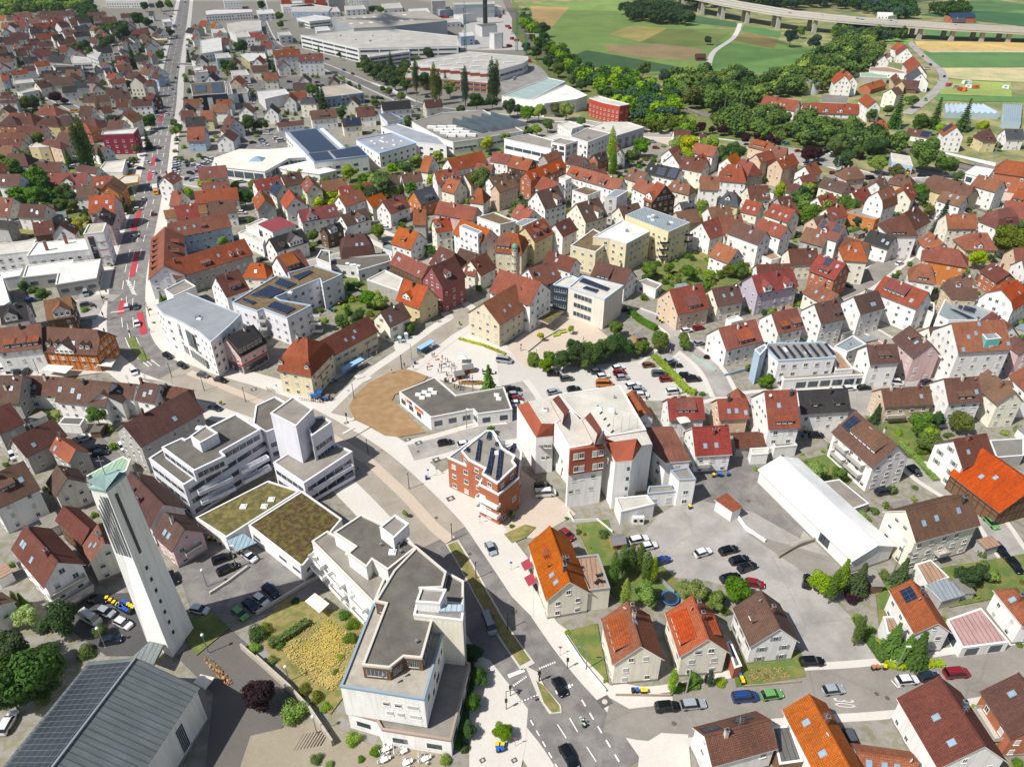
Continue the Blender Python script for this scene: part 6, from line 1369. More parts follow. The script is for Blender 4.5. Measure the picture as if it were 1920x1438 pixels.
def crown(kind,seed):
 rnd=random.Random(seed);lobes=[]
 if kind == 'b':
  for i in range(15):
   a=rnd.random()*6.3;h=rnd.uniform(-.55,.75);rr=sqrt(max(0,1-h*h*.9))*rnd.uniform(.4,.72)
   lobes.append((cos(a)*rr,sin(a)*rr,h*.72,rnd.uniform(.26,.42),.85))
  lobes.append((0,0,0,.62,.9));lobes.append((.1,-.1,.45,.42,.9));V,Fc=leafcards(lobes,6000,.066,rnd)
 elif kind == 's':
  for i in range(9):
   a=rnd.random()*6.3;rr=rnd.uniform(.2,.62);lobes.append((cos(a)*rr,sin(a)*rr,rnd.uniform(.1,.55),rnd.uniform(.28,.45),.8))
  lobes.append((0,0,.3,.6,.8));V,Fc=leafcards(lobes,2600,.062,rnd)
 elif kind == 'p':
  for i in range(16):
   z=i/15*2.6-1.2;w_=.42*(1-abs((z+.35)/1.75)**2.2)+.05;a=rnd.random()*6.3
   lobes.append((cos(a)*w_*.3,sin(a)*w_*.3,z,w_,1.25))
  V,Fc=leafcards(lobes,3400,.055,rnd)
 else:
  V=[];Fc=[]                      # conifer: whorls of drooping boughs
  for i in range(17):
   z=-1.15+i*.145;R_=(1.35-z)/2.5*.86*rnd.uniform(.88,1.08);nb=max(6,int(17*R_+5))
   for k in range(nb):
    a=6.283*k/nb+rnd.uniform(-.2,.2)+i;L=R_*rnd.uniform(.8,1.12);m_=max(3,int(L*11))
    for j in range(m_):
     f=(j+.6)/m_;p=Vector((cos(a)*L*f,sin(a)*L*f,z-.22*L*f*f+.05));w_=(.1*(1-f*.5)+.03)*rnd.uniform(.8,1.3)
     d=Vector((cos(a+rnd.uniform(-.5,.5)),sin(a+rnd.uniform(-.5,.5)),-.3+rnd.uniform(-.2,.25))).normalized();sd=Vector((-sin(a),cos(a),rnd.uniform(-.3,.3)))
     q=len(V);V += [tuple(p-d*w_),tuple(p+sd*w_),tuple(p+d*w_*1.3),tuple(p-sd*w_)];Fc.append((q,q+1,q+2,q+3))
 return mesh_of('crown_'+kind,V,Fc)
CR={'b': [crown('b',i) for i in range(5)],'s': [crown('s',20+i) for i in range(3)],'p': [crown('p',30+i) for i in range(2)],'c': [crown('c',40+i) for i in range(3)]}
def trunk_mesh():
 b=MB();b.tube((0,0,-.05),(0,0,1),.09,.055,7);rnd=random.Random(3)
 for i in range(6): a=i*1.05;b.tube((0,0,.72+.04*i),(cos(a)*.5,sin(a)*.5,1.25+.12*rnd.random()),.04,.015,5)
 return b.mesh('trunk',[mat('bark','5A4A3C',.95,.2,2)])
TRK=trunk_mesh()
KN={'b': 'tree','s': 'bush','p': 'columnar_tree','c': 'conifer_tree','y': 'young_tree'};KD={'b': 'leafy tree','s': 'bush','p': 'slender columnar tree','c': 'conifer','y': 'young thin tree'}
def tree(t,x,y,r,kind='b',col='m',label=None,shared=None,hk=1.0):
 q=T(t,x,y);rp=r*TL[t][2];hc=3.0;geo={'b': 1.25,'s': .35,'p': 2.4,'c': 1.5,'y': 1.9}[kind]*hk
 for _ in range(8):
  p=P(q,hc);dep=p.y*cos(TH)+(CH-hc)*sin(TH);rm=rp*dep/F
  if kind == 'p': rm *= 1.35
  hc=min(rm*geo,16)
 ck='b' if kind == 'y' else kind
 rt=root(KN[kind],(p.x,p.y,0),random.random()*6.28);s=rm*random.uniform(.95,1.05)
 if kind == 's': link('foliage',random.choice(CR['s']),rt,(0,0,0),sc=(s,s,s),mats={0: folm(col)})
 else:
  zz={'b': s,'y': s*1.15,'p': s*1.12,'c': s*1.22}[kind]
  link('crown',random.choice(CR[ck]),rt,(0,0,hc),sc=(s*(.8 if kind == 'p' else 1),s*(.8 if kind == 'p' else 1),zz),mats={0: folm(col)})
  link('trunk',TRK,rt,(0,0,0),sc=(max(.6,s*.55),max(.6,s*.55),hc*.95))
 tag(rt,label or '%s %s' % (FC[col][2],KD[kind]),'bush' if kind == 's' else 'tree','trees and bushes of the town' if not shared else shared,q=q,fixed=bool(label));return rt
TREES = '''
A0 150 880 225 b d;A0 40 720 130 b d;A0 260 760 110 b d;A0 60 1000 120 b d;A0 250 960 110 b d;A0 350 530 125 b d;A0 155 520 80 b w;A0 130 410 45 c m;A0 85 400 35 p m;A0 615 600 48 b m;A0 530 735 75 s m;A0 1590 985 115 b p;A0 1590 610 85 s d;A0 1570 700 50 s l;A0 1690 670 55 s m;A0 1810 1105 105 s l
A1 60 590 60 s o;A1 545 500 50 s m;A1 590 560 58 s m;A1 585 640 62 s m;A1 490 850 35 s m;A1 300 960 60 s o;A1 380 1010 60 s o;A1 430 1070 45 s l;A1 600 1270 65 s l;A1 740 1340 48 s m;A1 650 1390 36 s m;A1 375 1390 50 s m;A1 450 1430 40 s l;A1 1350 730 58 b d;A1 1378 880 62 b d;A1 1342 1040 58 b d;A1 1300 1205 60 b d;A1 1515 1220 66 b m;A1 1170 1390 50 s l;A1 1290 1320 50 s d;A1 1250 1050 40 s d;A1 240 420 40 s d;A1 150 700 45 s m;A1 180 640 40 s m;A1 230 600 40 s m;A1 100 780 45 s l;A1 520 760 34 s y
A2 635 200 60 p m;A2 690 150 55 p m;A2 735 140 55 p m;A2 790 130 55 p m;A2 835 190 60 p m;A2 872 210 50 p l;A2 705 360 60 p l;A2 830 370 88 b l;A2 1125 360 100 b l;A2 1240 420 70 b l;A2 1380 350 95 b m;A2 995 895 55 p l;A2 1130 900 70 s m;A2 1225 880 35 p b;A2 1285 920 48 s l;A2 1195 890 22 p p;A2 340 610 24 s l;A2 570 910 18 s l;A2 1520 850 24 s m;A2 1568 885 24 s m;A2 1440 850 20 s l;A2 480 90 22 s l;A2 570 10 48 s m;A2 1040 940 40 s d;A2 1320 480 40 s m;A2 450 10 20 s m
A3 660 300 88 b l;A3 800 240 75 c m;A3 900 280 90 c d;A3 745 300 62 p m;A3 850 400 66 s p;A3 880 520 48 s l;A3 900 580 55 p m;A3 965 590 40 s m;A3 1010 670 52 s y;A3 1110 640 90 c m;A3 1190 700 78 c m;A3 1262 710 105 c d;A3 1160 235 80 c d;A3 1560 260 80 b d;A3 1640 240 60 b d;A3 1705 250 50 b l;A3 1420 400 55 s m;A3 30 400 55 b m;A3 1050 260 55 s m;A3 1000 300 40 s l;A3 1600 1080 40 s l;A3 1740 1230 36 s p;A3 1880 690 28 s m;A3 1760 1320 40 s m;A3 1860 1410 44 s m;A3 950 660 40 s d;A3 1100 560 40 s b
B0 690 530 70 y m;B0 140 510 28 s m;B0 330 530 38 s m;B0 550 620 20 s m;B0 1585 440 14 y l;B0 280 140 24 s m
B1 1670 275 80 c m;B1 1690 640 38 b m;B1 1072 1235 26 y l;B1 1840 1250 28 y m;B1 1650 1215 22 s m;B1 1610 1140 18 s m;B1 1525 1045 14 s m;B1 1840 1330 24 s m
B2 230 130 50 b m;B2 320 165 58 b m;B2 450 130 85 b d;B2 560 95 95 b d;B2 680 85 95 b d;B2 790 55 85 b d;B2 880 40 78 b d;B2 1000 40 60 b m;B2 1145 20 62 b o;B2 1320 20 48 b m;B2 350 110 55 b m;B2 610 150 60 b m;B2 520 30 60 b d;B2 1440 375 32 s m;B2 1475 110 34 s p;B2 1045 415 13 s m;B2 75 1245 30 y m;B2 560 1370 36 s m;B2 740 1385 42 s m;B2 1900 285 52 b m;B2 1830 920 28 s l;B2 220 165 40 s m;B2 470 1270 20 s m
B3 860 520 58 c d;B3 1180 590 92 b m;B3 1280 560 68 b d;B3 1240 660 68 b l;B3 1015 655 44 s l;B3 1470 580 85 b o;B3 1240 720 92 b m;B3 1390 680 55 s m;B3 1180 790 60 s m;B3 430 930 85 b l;B3 590 950 62 b m;B3 320 810 20 s l;B3 760 1260 65 s l;B3 850 1220 48 s m;B3 175 820 28 s m;B3 75 275 52 b d;B3 1060 740 42 s l;B3 1290 985 34 s w;B3 470 790 22 s l;B3 1120 820 40 s m;B3 350 870 24 s o
C0 690 190 62 b y;C0 770 140 46 b l;C0 210 750 55 b m;C0 390 825 68 b m;C0 820 230 26 s y;C0 760 960 52 s l;C0 825 925 36 s o;C0 280 300 30 s m;C0 1445 850 34 c m;C0 1490 865 48 s l;C0 1345 960 24 s l;C0 1380 1080 20 s l;C0 550 20 68 b m;C0 650 25 58 b m;C0 1110 40 48 b d;C0 1005 565 16 y l;C0 930 850 16 y l;C0 300 790 46 b m;C0 755 110 44 b d
C1 1570 260 75 b m;C1 985 300 62 b m;C1 180 350 58 b l;C1 430 160 34 b m;C1 380 165 22 s m;C1 1350 765 62 b d;C1 1480 860 92 b m;C1 1590 880 80 b l;C1 1420 730 44 s m;C1 1500 1010 52 s o;C1 1390 1030 72 b d;C1 1250 1070 72 b m;C1 1060 970 44 s m;C1 1090 1060 46 s l;C1 1860 1125 55 b m;C1 1890 620 42 c m;C1 1480 130 58 b m;C1 1770 170 50 s d;C1 1000 380 40 s l;C1 1550 820 60 s y;C1 1620 950 46 s m;C1 510 230 14 s m
C2 1020 65 105 b m;C2 660 775 42 b d;C2 40 1120 58 b m;C2 230 430 52 b m;C2 175 470 38 s l;C2 1080 555 36 s m;C2 1345 130 42 b l;C2 70 660 46 b m;C2 1215 1195 34 y y;C2 1485 1130 34 y y;C2 485 1080 16 y y;C2 310 1000 20 y m;C2 550 880 14 y y;C2 1500 1380 85 b d;C2 1620 1300 80 b m;C2 1480 1270 55 b o;C2 1800 1290 90 b m;C2 1150 1380 52 b m
C3 370 600 85 b m;C3 440 550 48 s d;C3 545 590 60 b m;C3 620 650 46 s l;C3 740 630 75 b m;C3 815 600 46 s l;C3 720 480 50 s m;C3 790 450 46 s m;C3 910 650 60 b l;C3 880 750 58 b m;C3 1010 640 42 b m;C3 1090 610 64 b o;C3 1180 600 84 b m;C3 1240 560 46 s o;C3 1140 530 46 s m;C3 835 385 22 s m;C3 885 410 22 s m;C3 930 430 32 s l;C3 1020 470 42 b m;C3 1090 490 22 s m;C3 840 130 75 b y;C3 1830 100 105 b m;C3 1750 40 75 b l;C3 1700 300 42 s m;C3 640 710 44 s o;C3 700 745 50 s l;C3 1270 960 54 s m;C3 1470 970 40 s l;C3 1560 950 36 s l;C3 1710 895 64 s l;C3 1405 985 30 b d;C3 470 1225 80 b m;C3 690 1225 74 b o;C3 80 1120 80 b m;C3 70 1270 100 b d;C3 880 1390 36 s p;C3 330 1280 50 b m;C3 240 1300 46 b m;C3 1840 1210 30 s l
C4 380 30 78 b m;C4 200 90 58 b d;C4 60 100 78 b m;C4 420 160 48 b d;C4 430 250 55 s m;C4 1190 130 100 c b;C4 1060 80 58 b o;C4 1500 500 90 b l;C4 1790 340 150 b o;C4 1880 230 90 b m;C4 1610 470 60 b d;C4 790 655 14 s d;C4 1390 1080 22 s y;C4 690 1050 22 s l;C4 760 1075 24 s l;C4 830 1100 24 s l;C4 130 815 22 s m;C4 225 800 28 s m;C4 400 1090 26 s m;C4 345 1105 22 s m;C4 1890 1085 36 b l;C4 50 1220 30 s l;C4 1850 670 46 s l
D0 220 110 72 b o;D0 285 110 68 b d;D0 690 470 95 p d;D0 745 460 110 p d;D0 605 600 52 c d;D0 905 590 40 p d;D0 1320 440 58 c d;D0 330 430 60 b m;D0 90 700 105 b m;D0 260 710 80 b m;D0 100 880 88 b m;D0 340 950 112 b m;D0 600 930 108 b d;D0 450 880 56 b m;D0 780 900 60 b m;D0 890 905 60 b l;D0 1080 1010 56 b m;D0 1570 360 48 b l;D0 1560 290 38 b m;D0 1340 270 66 b d;D0 1010 270 58 b d;D0 1110 285 58 b m;D0 560 210 58 s m;D0 470 215 48 s m;D0 500 600 46 s m;D0 1680 910 56 b l;D0 1860 845 72 b y;D0 30 890 78 b m;D0 495 60 56 b p;D0 580 90 34 b p;D0 830 380 30 s m;D0 270 570 30 c m;D0 390 110 26 s m;D0 700 1190 40 s l;D0 1210 520 40 y o;D0 1600 330 40 b d
D1 400 290 82 b d;D1 490 310 50 b d;D1 560 300 48 b m;D1 40 845 84 b y;D1 110 855 52 b l;D1 290 850 44 b l;D1 370 950 84 b d;D1 480 850 72 b m;D1 560 840 50 b m;D1 790 790 72 b l;D1 875 735 36 y l;D1 1030 700 22 y l;D1 960 820 70 b m;D1 1090 830 56 b m;D1 1320 730 80 b l;D1 1240 800 48 s m;D1 1440 790 56 b m;D1 1570 770 50 b m;D1 1700 700 54 b l;D1 1820 690 66 b m;D1 1890 640 50 b m;D1 1640 850 105 b m;D1 1400 900 95 b m;D1 1500 930 95 b d;D1 1570 1060 60 b m;D1 1130 920 44 s l;D1 1250 200 50 b d;D1 1450 380 26 s m;D1 1545 110 38 b m;D1 485 410 32 s l;D1 1075 65 75 c d;D1 1870 820 38 b l;D1 1000 130 30 c d;D1 660 800 30 s m
D2 680 790 125 b m;D2 100 625 56 b l;D2 30 690 56 b m;D2 300 590 58 b l;D2 730 470 66 b y;D2 890 430 62 b l;D2 590 515 32 b o;D2 1100 200 72 b m;D2 1200 190 78 b l;D2 1280 150 50 b m;D2 1350 160 60 b o;D2 1450 165 82 b l;D2 1280 305 62 b m;D2 1180 345 56 b l;D2 1110 365 46 b m;D2 940 150 76 b d;D2 640 90 78 b d;D2 780 90 64 b d;D2 1580 275 44 b m;D2 1862 480 75 p l;D2 1875 620 55 p m;D2 1870 690 48 b l;D2 500 170 42 b m;D2 220 395 28 s m;D2 380 475 42 c b;D2 20 300 38 b d;D2 60 745 46 s l;D2 1010 165 48 b d;D2 760 540 30 c b
D3 740 490 110 b y;D3 640 480 85 b l;D3 900 500 105 b l;D3 720 600 90 b l;D3 1010 560 86 b m;D3 1150 540 100 b d;D3 1060 640 60 b m;D3 830 330 60 b p;D3 690 310 38 b p;D3 760 300 56 b l;D3 940 350 36 b p;D3 1025 350 50 b p;D3 1235 435 46 b p;D3 1340 410 36 b p;D3 1460 430 46 b p;D3 1520 450 36 b p;D3 300 500 86 b m;D3 220 590 76 b m;D3 400 620 26 s l;D3 50 690 52 b l;D3 1800 560 88 b p;D3 1890 570 56 b p;D3 1410 800 32 b d;D3 1690 720 48 s m;D3 1560 890 86 b l;D3 1650 900 70 b m;D3 1800 890 84 b l;D3 1700 960 76 b m;D3 850 1030 56 b l;D3 830 1100 66 b m;D3 940 950 46 s m;D3 540 650 56 s m;D3 500 500 30 s l;D3 780 730 40 s m;D3 1580 820 22 s m;D3 1640 690 30 s l
D4 790 180 100 c d;D4 1140 200 90 c d;D4 1010 290 95 b d;D4 1400 220 92 c d;D4 1040 570 150 b m;D4 1230 670 95 b m;D4 1330 765 56 b m;D4 600 650 86 b l;D4 590 500 108 b d;D4 430 530 66 b m;D4 300 620 95 b d;D4 230 500 86 b m;D4 70 560 60 b p;D4 450 580 36 b p;D4 770 720 84 b o;D4 1180 335 52 b l;D4 1550 320 56 b l;D4 545 210 56 b m;D4 1600 830 26 b o;D4 1670 925 24 b y;D4 930 90 56 b m;D4 1440 450 40 b l;D4 1690 500 38 b o;D4 980 900 78 b m;D4 1010 970 56 b d;D4 340 1000 84 b m;D4 200 1060 56 b m;D4 700 170 50 b o;D4 870 80 36 b l
E0 1180 500 70 c d;E0 925 420 60 b d;E0 1000 260 60 b m;E0 1100 280 66 b d;E0 900 290 52 b m;E0 1240 170 66 b d;E0 1330 200 50 b d;E0 760 170 44 b d;E0 1300 55 40 b d;E0 1440 45 44 b d;E0 1520 40 44 b m;E0 1530 290 46 b d;E0 700 430 52 b m;E0 760 400 46 b d;E0 660 440 44 b d;E0 1030 640 56 c d;E0 520 510 46 b b;E0 380 260 32 b d;E0 455 265 34 b d;E0 560 260 30 b m;E0 850 560 36 b m;E0 900 810 44 s m;E0 1160 760 44 b d;E0 1440 490 46 b m;E0 1750 350 30 b d;E0 1690 500 38 c d;E0 1740 565 26 s m;E0 1000 840 44 b m;E0 1280 670 36 b m;E0 160 530 34 c m;E0 1620 270 10 s m
E1 340 415 68 b d;E1 210 590 60 b d;E1 265 600 56 b m;E1 555 440 34 b d;E1 590 560 42 c d;E1 640 620 52 c d;E1 570 690 46 b l;E1 690 140 38 b m;E1 700 220 34 b m;E1 530 45 44 b d;E1 740 340 26 s m;E1 800 370 28 s m;E1 885 390 22 s m;E1 1045 430 26 c m;E1 1225 490 24 b d;E1 1410 590 36 b m;E1 980 800 60 b m;E1 1040 870 66 c d;E1 1620 800 30 b m;E1 1680 820 40 b m;E1 1780 860 50 b l;E1 1570 940 30 b m;E1 1730 740 60 b d;E1 1830 770 60 b d;E1 1690 540 50 c d;E1 1820 570 40 b d;E1 1560 640 40 s d;E1 1520 85 36 b d;E1 1600 85 36 b m;E1 970 430 30 s m;E1 460 560 24 s m
E2 90 660 60 p d;E2 160 710 76 b d;E2 255 730 80 p o;E2 300 740 50 p d;E2 360 720 50 c b;E2 400 800 66 b l;E2 535 740 70 p b;E2 780 700 80 p d;E2 820 690 70 p m;E2 210 480 58 b d;E2 475 450 26 b m;E2 1250 255 62 b d;E2 1090 430 48 b d;E2 1180 470 56 b d;E2 1290 560 62 b d;E2 1380 620 66 b m;E2 1500 720 56 b m;E2 1590 760 56 b d;E2 1440 480 56 b b;E2 1540 560 50 b m;E2 1260 360 40 b m;E2 860 420 0.1 s m
E3 900 360 36 b d;E3 1650 330 72 b b;E3 1860 370 66 b b;E3 1740 280 50 b m;E3 320 620 76 b m;E3 150 640 46 b m;E3 520 690 66 b b
'''
for ln in TREES.strip().split('\n'):
 tl,rest=ln.split(' ',1)
 for e_ in (tl+' '+rest).split(';'):
  q=e_.split()
  if float(q[3]) < 1: continue
  tree(q[0],float(q[1]),float(q[2]),float(q[3]),q[4],q[5])
# woodland masses: one object each
import numpy as np
def inpoly(x,y,poly):
 c_=False;n=len(poly)
 for i in range(n):
  x0,y0=poly[i];x1,y1=poly[i-1]
  if (y0 > y) != (y1 > y) and x < (x1-x0)*(y-y0)/(y1-y0)+x0: c_=not c_
 return c_
def mass(name,out,mi,cols,label,pts,t='F'):
 V=np.concatenate(out).reshape(-1,3);n=len(V)//4;me=bpy.data.meshes.new(name)
 me.vertices.add(len(V));me.vertices.foreach_set('co',V.ravel());me.loops.add(n*4);me.loops.foreach_set('vertex_index',np.arange(n*4));me.polygons.add(n)
 me.polygons.foreach_set('loop_start',np.arange(0,n*4,4));me.polygons.foreach_set('loop_total',np.full(n,4));
 for c_ in cols: me.materials.append(folm(c_))
 me.polygons.foreach_set('material_index',mi);me.update();me.validate()
 o=bpy.data.objects.new(name,me);C.objects.link(o);tag(o,label,'trees',kind='stuff',q=T(t,*pts[0]),fixed=True);print(name,len(out));return o
def wood(name,pts,spacing,rr,label,cols='dm',t='F',n_leaf=560,kind='b'):
 poly=worldpoly(t,pts,4);xs=[p[0] for p in poly];ys=[p[1] for p in poly];rnd=random.Random(len(pts)+int(xs[0]))
 base=[]
 for s in range(3):
  me=CR[kind][s];n=len(me.vertices);v=np.zeros(n*3);me.vertices.foreach_get('co',v);v=v.reshape(-1,4,3);idx=np.random.RandomState(s).permutation(len(v))[:n_leaf];vv=v[idx];c_=vv.mean(1,keepdims=True);base.append(c_+(vv-c_)*2.5)
 out=[];mi=[]
 x=min(xs)
 while x < max(xs):
  y=min(ys)
  while y < max(ys):
   px_,py_=x+rnd.uniform(-.45,.45)*spacing,y+rnd.uniform(-.45,.45)*spacing
   if inpoly(px_,py_,poly):
    r=rnd.uniform(*rr);a=rnd.random()*6.28;M=np.array([[cos(a),-sin(a),0],[sin(a),cos(a),0],[0,0,rnd.uniform(.85,1.25)]])*r
    v=base[rnd.randrange(3)] @ M.T + np.array([px_,py_,r*1.1]);out.append(v);mi += [rnd.randrange(len(cols))]*len(v)
   y += spacing
  x += spacing
 return mass(name,out,mi,cols,label,pts,t)
wood('woodland',[(985,28),(1005,60),(1035,85),(1075,118),(1100,130),(1165,140),(1205,158),(1255,168),(1290,200),(1250,232),(1200,235),(1165,200),(1130,172),(1090,150),(1045,120),(1005,85),(975,45)],8.5,(4,6.5),'leafy belt of mixed trees along the railway embankment','mdlb')
wood('woodland',[(1255,145),(1330,140),(1425,150),(1500,128),(1555,95),(1610,70),(1650,95),(1640,120),(1600,140),(1560,160),(1500,172),(1440,175),(1420,195),(1340,205),(1270,190)],9,(4.5,7.5),'broad green wood below the fields and the viaduct','mmdlo')
wood('woodland',[(1330,232),(1365,205),(1430,212),(1500,222),(1580,232),(1650,252),(1700,268),(1700,285),(1620,288),(1540,272),(1460,262),(1390,248)],8.5,(4,6.5),'dark green tree belt between the railway and the station car park','dmm')
wood('copse',[(1165,20),(1200,12),(1260,14),(1290,30),(1292,42),(1240,40),(1180,34)],9,(5,7.5),'dark copse standing alone in the fields','dd')
wood('woodland',[(1255,-6),(1400,-10),(1520,-8),(1560,8),(1500,14),(1400,12),(1300,8)],13,(6,9),'distant wood behind the viaduct at the top edge','db')
wood('woodland',[(1540,-6),(1640,0),(1700,15),(1720,30),(1690,38),(1640,24),(1560,8)],12,(5,8),'dark distant trees beside the depot behind the viaduct','db')
wood('woodland',[(1740,18),(1800,8),(1820,12),(1820,20),(1760,26)],10,(4,7),'far dark hedge trees behind the viaduct fields','d')
wood('woodland',[(1560,55),(1620,45),(1660,50),(1700,62),(1690,72),(1620,72),(1570,80)],10,(4,6.5),'trees standing under the viaduct spans','mdb')
wood('woodland',[(-60,15),(0,0),(80,-5),(150,-8),(172,6),(150,18),(80,22),(20,28),(-40,38)],11,(4,7),'green belt of trees behind the white terrace estate','mdl')
wood('woodland',[(150,20),(172,10),(180,30),(165,50),(150,45)],8,(4,6),'dark trees between the white terrace blocks','d')
wood('woodland',[(180,55),(215,45),(250,50),(240,62),(215,78),(190,82),(178,70)],8,(3.5,5.5),'overgrown green hollow beside the village lane','dm')
wood('shrubbery',[(530,400),(545,375),(600,362),(700,345),(830,325),(800,345),(690,370),(620,385),(560,395)],6,(2.2,3.8),'strip of green shrubbery behind the showroom halls','mly')
wood('shrubbery',[(1190,165),(1230,168),(1260,200),(1270,220),(1290,225),(1330,240),(1290,248),(1250,240),(1200,240),(1180,200)],6.5,(3,4.8),'willow and ash thicket beside the station square','lmo')
wood('shrubbery',[(0,300),(50,300),(60,330),(100,345),(120,370),(80,390),(0,385)],7,(3,5),'dense garden trees at the left edge below the estate','md')
wood('shrubbery',[(675,110),(700,120),(740,132),(760,120),(790,115),(770,150),(730,155),(690,135)],7,(3,4.5),'park trees in front of the vast white factory','md')
wood('shrubbery',[(1500,340),(1560,350),(1600,370),(1560,400),(1520,420),(1490,390)],7,(3,4.6),'mixed green backyard trees behind the beige hall group','lmd')
def seg(p,a,b_):
 d=b_-a;k=max(0,min(1,(p-a).dot(d)/max(d.dot(d),1e-6)));return (p-a-d*k).length
RW=[([P(T('F',*q)).xy for q in pts],w_) for pts,w_ in RD]+[([P(q).xy for q in RL],12)]
YW=[worldpoly('F',pts,0) for _,_,pts in YD]+[worldpoly('F',pts,0) for nm,_,pts in GP if nm == 'soil']
def free(x,y,m,yards=True):
 p=Vector((x,y))
 for cx,cy,c_,s_,hx,hy in OCC:
  dx,dy=x-cx,y-cy
  if abs(dx*c_+dy*s_) < hx+m and abs(-dx*s_+dy*c_) < hy+m: return False
 for pl in POLYS:
  if inpoly(x,y,pl) or (m > 0 and min(seg(p,Vector(pl[i-1]),Vector(pl[i])) for i in range(len(pl))) < m): return False
 for w,w_ in RW:
  if min(seg(p,w[i-1],w[i]) for i in range(1,len(w))) < w_/2+m*.6+1: return False
 return not (yards and any(inpoly(x,y,pl) for pl in YW))
# further houses of the quarters between the surveyed ones
def quarter(pts,sp,n_,cols,walls,st=(2,2,2,3),stuff=None):
 B_=MB();ms=[roofm(c) for c in 'mbdrt']+[wallm('w'),wallm('c'),GLASS()]
 poly=worldpoly('F',pts,0);xs=[p[0] for p in poly];ys=[p[1] for p in poly];rnd=random.Random(int(xs[0]));k=0
 for t_ in range(n_*14):
  x,y=rnd.uniform(min(xs),max(xs)),rnd.uniform(min(ys),max(ys))
  if not inpoly(x,y,poly) or not free(x,y,sp): continue
  nb=min(OCC,key=lambda o: (o[0]-x)**2+(o[1]-y)**2);a=atan2(nb[3],nb[2])+rnd.choice((0,pi/2,0));n=rnd.choice(st);L=rnd.uniform(4.6,6.6);W=rnd.uniform(3.9,5.2);He=n*2.75+.5;Hr=He+W*.93;u=Vector((cos(a),sin(a)));v=Vector((-u.y,u.x));p=Vector((x,y))
  if v.y > 0: v=-v
  A,Bp,C_=[PX((q.x,q.y,z)) for q,z in ((p-u*L,Hr),(p+u*L,Hr),(p+u*L+v*W,He))]
  if stuff:
   OCC.append((x,y,u.x,u.y,L,W));R_=rnd.randrange(5);q=lambda i,j,z: (x+u.x*i+v.x*j,y+u.y*i+v.y*j,z);wm_=5+(rnd.random() < .2)
   for s in (1,-1):
    tp_=[q(-L,s*W,He),q(L,s*W,He),q(L,0,Hr),q(-L,0,Hr)];B_.face(tp_,R_,[(-L,0),(L,0),(L,W*1.4),(-L,W*1.4)])
    B_.face([q(-L+.3,s*(W-.4),0),q(L-.3,s*(W-.4),0),q(L-.3,s*(W-.4),He),q(-L+.3,s*(W-.4),He)],wm_);B_.face([q(s*(L-.3),-W+.4,0),q(s*(L-.3),W-.4,0),q(s*(L-.3),W-.4,He),q(s*(L-.3),0,Hr-.3),q(s*(L-.3),-W+.4,He)],wm_)
    for k2 in (-.55,0,.55):
     for z in (1.6,4.4): B_.face([q(k2*L-.5,s*(W-.35),z-.6),q(k2*L+.5,s*(W-.35),z-.6),q(k2*L+.5,s*(W-.35),z+.6),q(k2*L-.5,s*(W-.35),z+.6)],7);B_.face([q(s*(L-.25),k2*W-.45,z-.6),q(s*(L-.25),k2*W+.45,z-.6),q(s*(L-.25),k2*W+.45,z+.6),q(s*(L-.25),k2*W-.45,z+.6)],7)
   B_.box(q(L*.3,W*.2,Hr),(.7,.7,1.6),2)
   k += 1
   if k >= n_: break
   continue
  house('F',*A,*Bp,*C_,n,rnd.choice(cols),rnd.choice(walls),'' if y < 380 else 'plain');k += 1
  if k >= n_: break
 if stuff: tag(B_.build('distant_houses',ms),stuff,'houses',kind='stuff',q=pts[0],fixed=True)
 print('quarter',k)
quarter([(0,60),(130,50),(250,60),(325,70),(300,200),(270,235),(180,215),(60,175),(0,175)],7.5,85,'mmbdb','wwwwce',stuff='small distant gabled houses filling the village quarter at the far left')
quarter([(350,60),(470,60),(640,170),(720,190),(700,215),(480,250),(340,240),(335,100)],9,26,'mrbdt','wwwce')
quarter([(0,200),(250,215),(260,330),(210,440),(0,480)],8,24,'mrtb','wwceO')
quarter([(300,350),(640,370),(1000,330),(1200,300),(1420,330),(1500,330),(1600,350),(1880,360),(1920,420),(1920,620),(1700,560),(1450,560),(1240,450),(1000,430),(820,460),(640,430),(460,470),(330,420)],5.2,60,'rromtbp','wwwwce')
quarter([(0,740),(200,760),(300,900),(180,960),(0,1000)],5.5,8,'mbr','wG');quarter([(1500,560),(1920,600),(1920,900),(1700,840),(1500,740)],5.2,16,'mbr','wwc')
def gardens(name,pts,sp,rr,label,cols,m=1.2,n_leaf=300):
 poly=worldpoly('F',pts,0);xs=[p[0] for p in poly];ys=[p[1] for p in poly];rnd=random.Random(int(ys[0]));out=[];mi=[];base=[]
 for s in range(3):
  me=CR['s'][s];n=len(me.vertices);v=np.zeros(n*3);me.vertices.foreach_get('co',v);v=v.reshape(-1,4,3);vv=v[np.random.RandomState(s).permutation(len(v))[:n_leaf]];c_=vv.mean(1,keepdims=True);base.append(c_+(vv-c_)*2.4)
 x=min(xs)
 while x < max(xs):
  y=min(ys)
  while y < max(ys):
   px_,py_=x+rnd.uniform(-.5,.5)*sp,y+rnd.uniform(-.5,.5)*sp;r=rnd.uniform(*rr)
   if rnd.random() < .8 and inpoly(px_,py_,poly) and free(px_,py_,m+r*.6): a=rnd.random()*6.28;M=np.array([[cos(a),-sin(a),0],[sin(a),cos(a),0],[0,0,rnd.uniform(.7,1.5)]])*r;v=base[rnd.randrange(3)] @ M.T + np.array([px_,py_,0.02]);out.append(v);mi += [rnd.randrange(len(cols))]*len(v)
   y += sp
  x += sp
 return mass(name,out,mi,cols,label,pts)
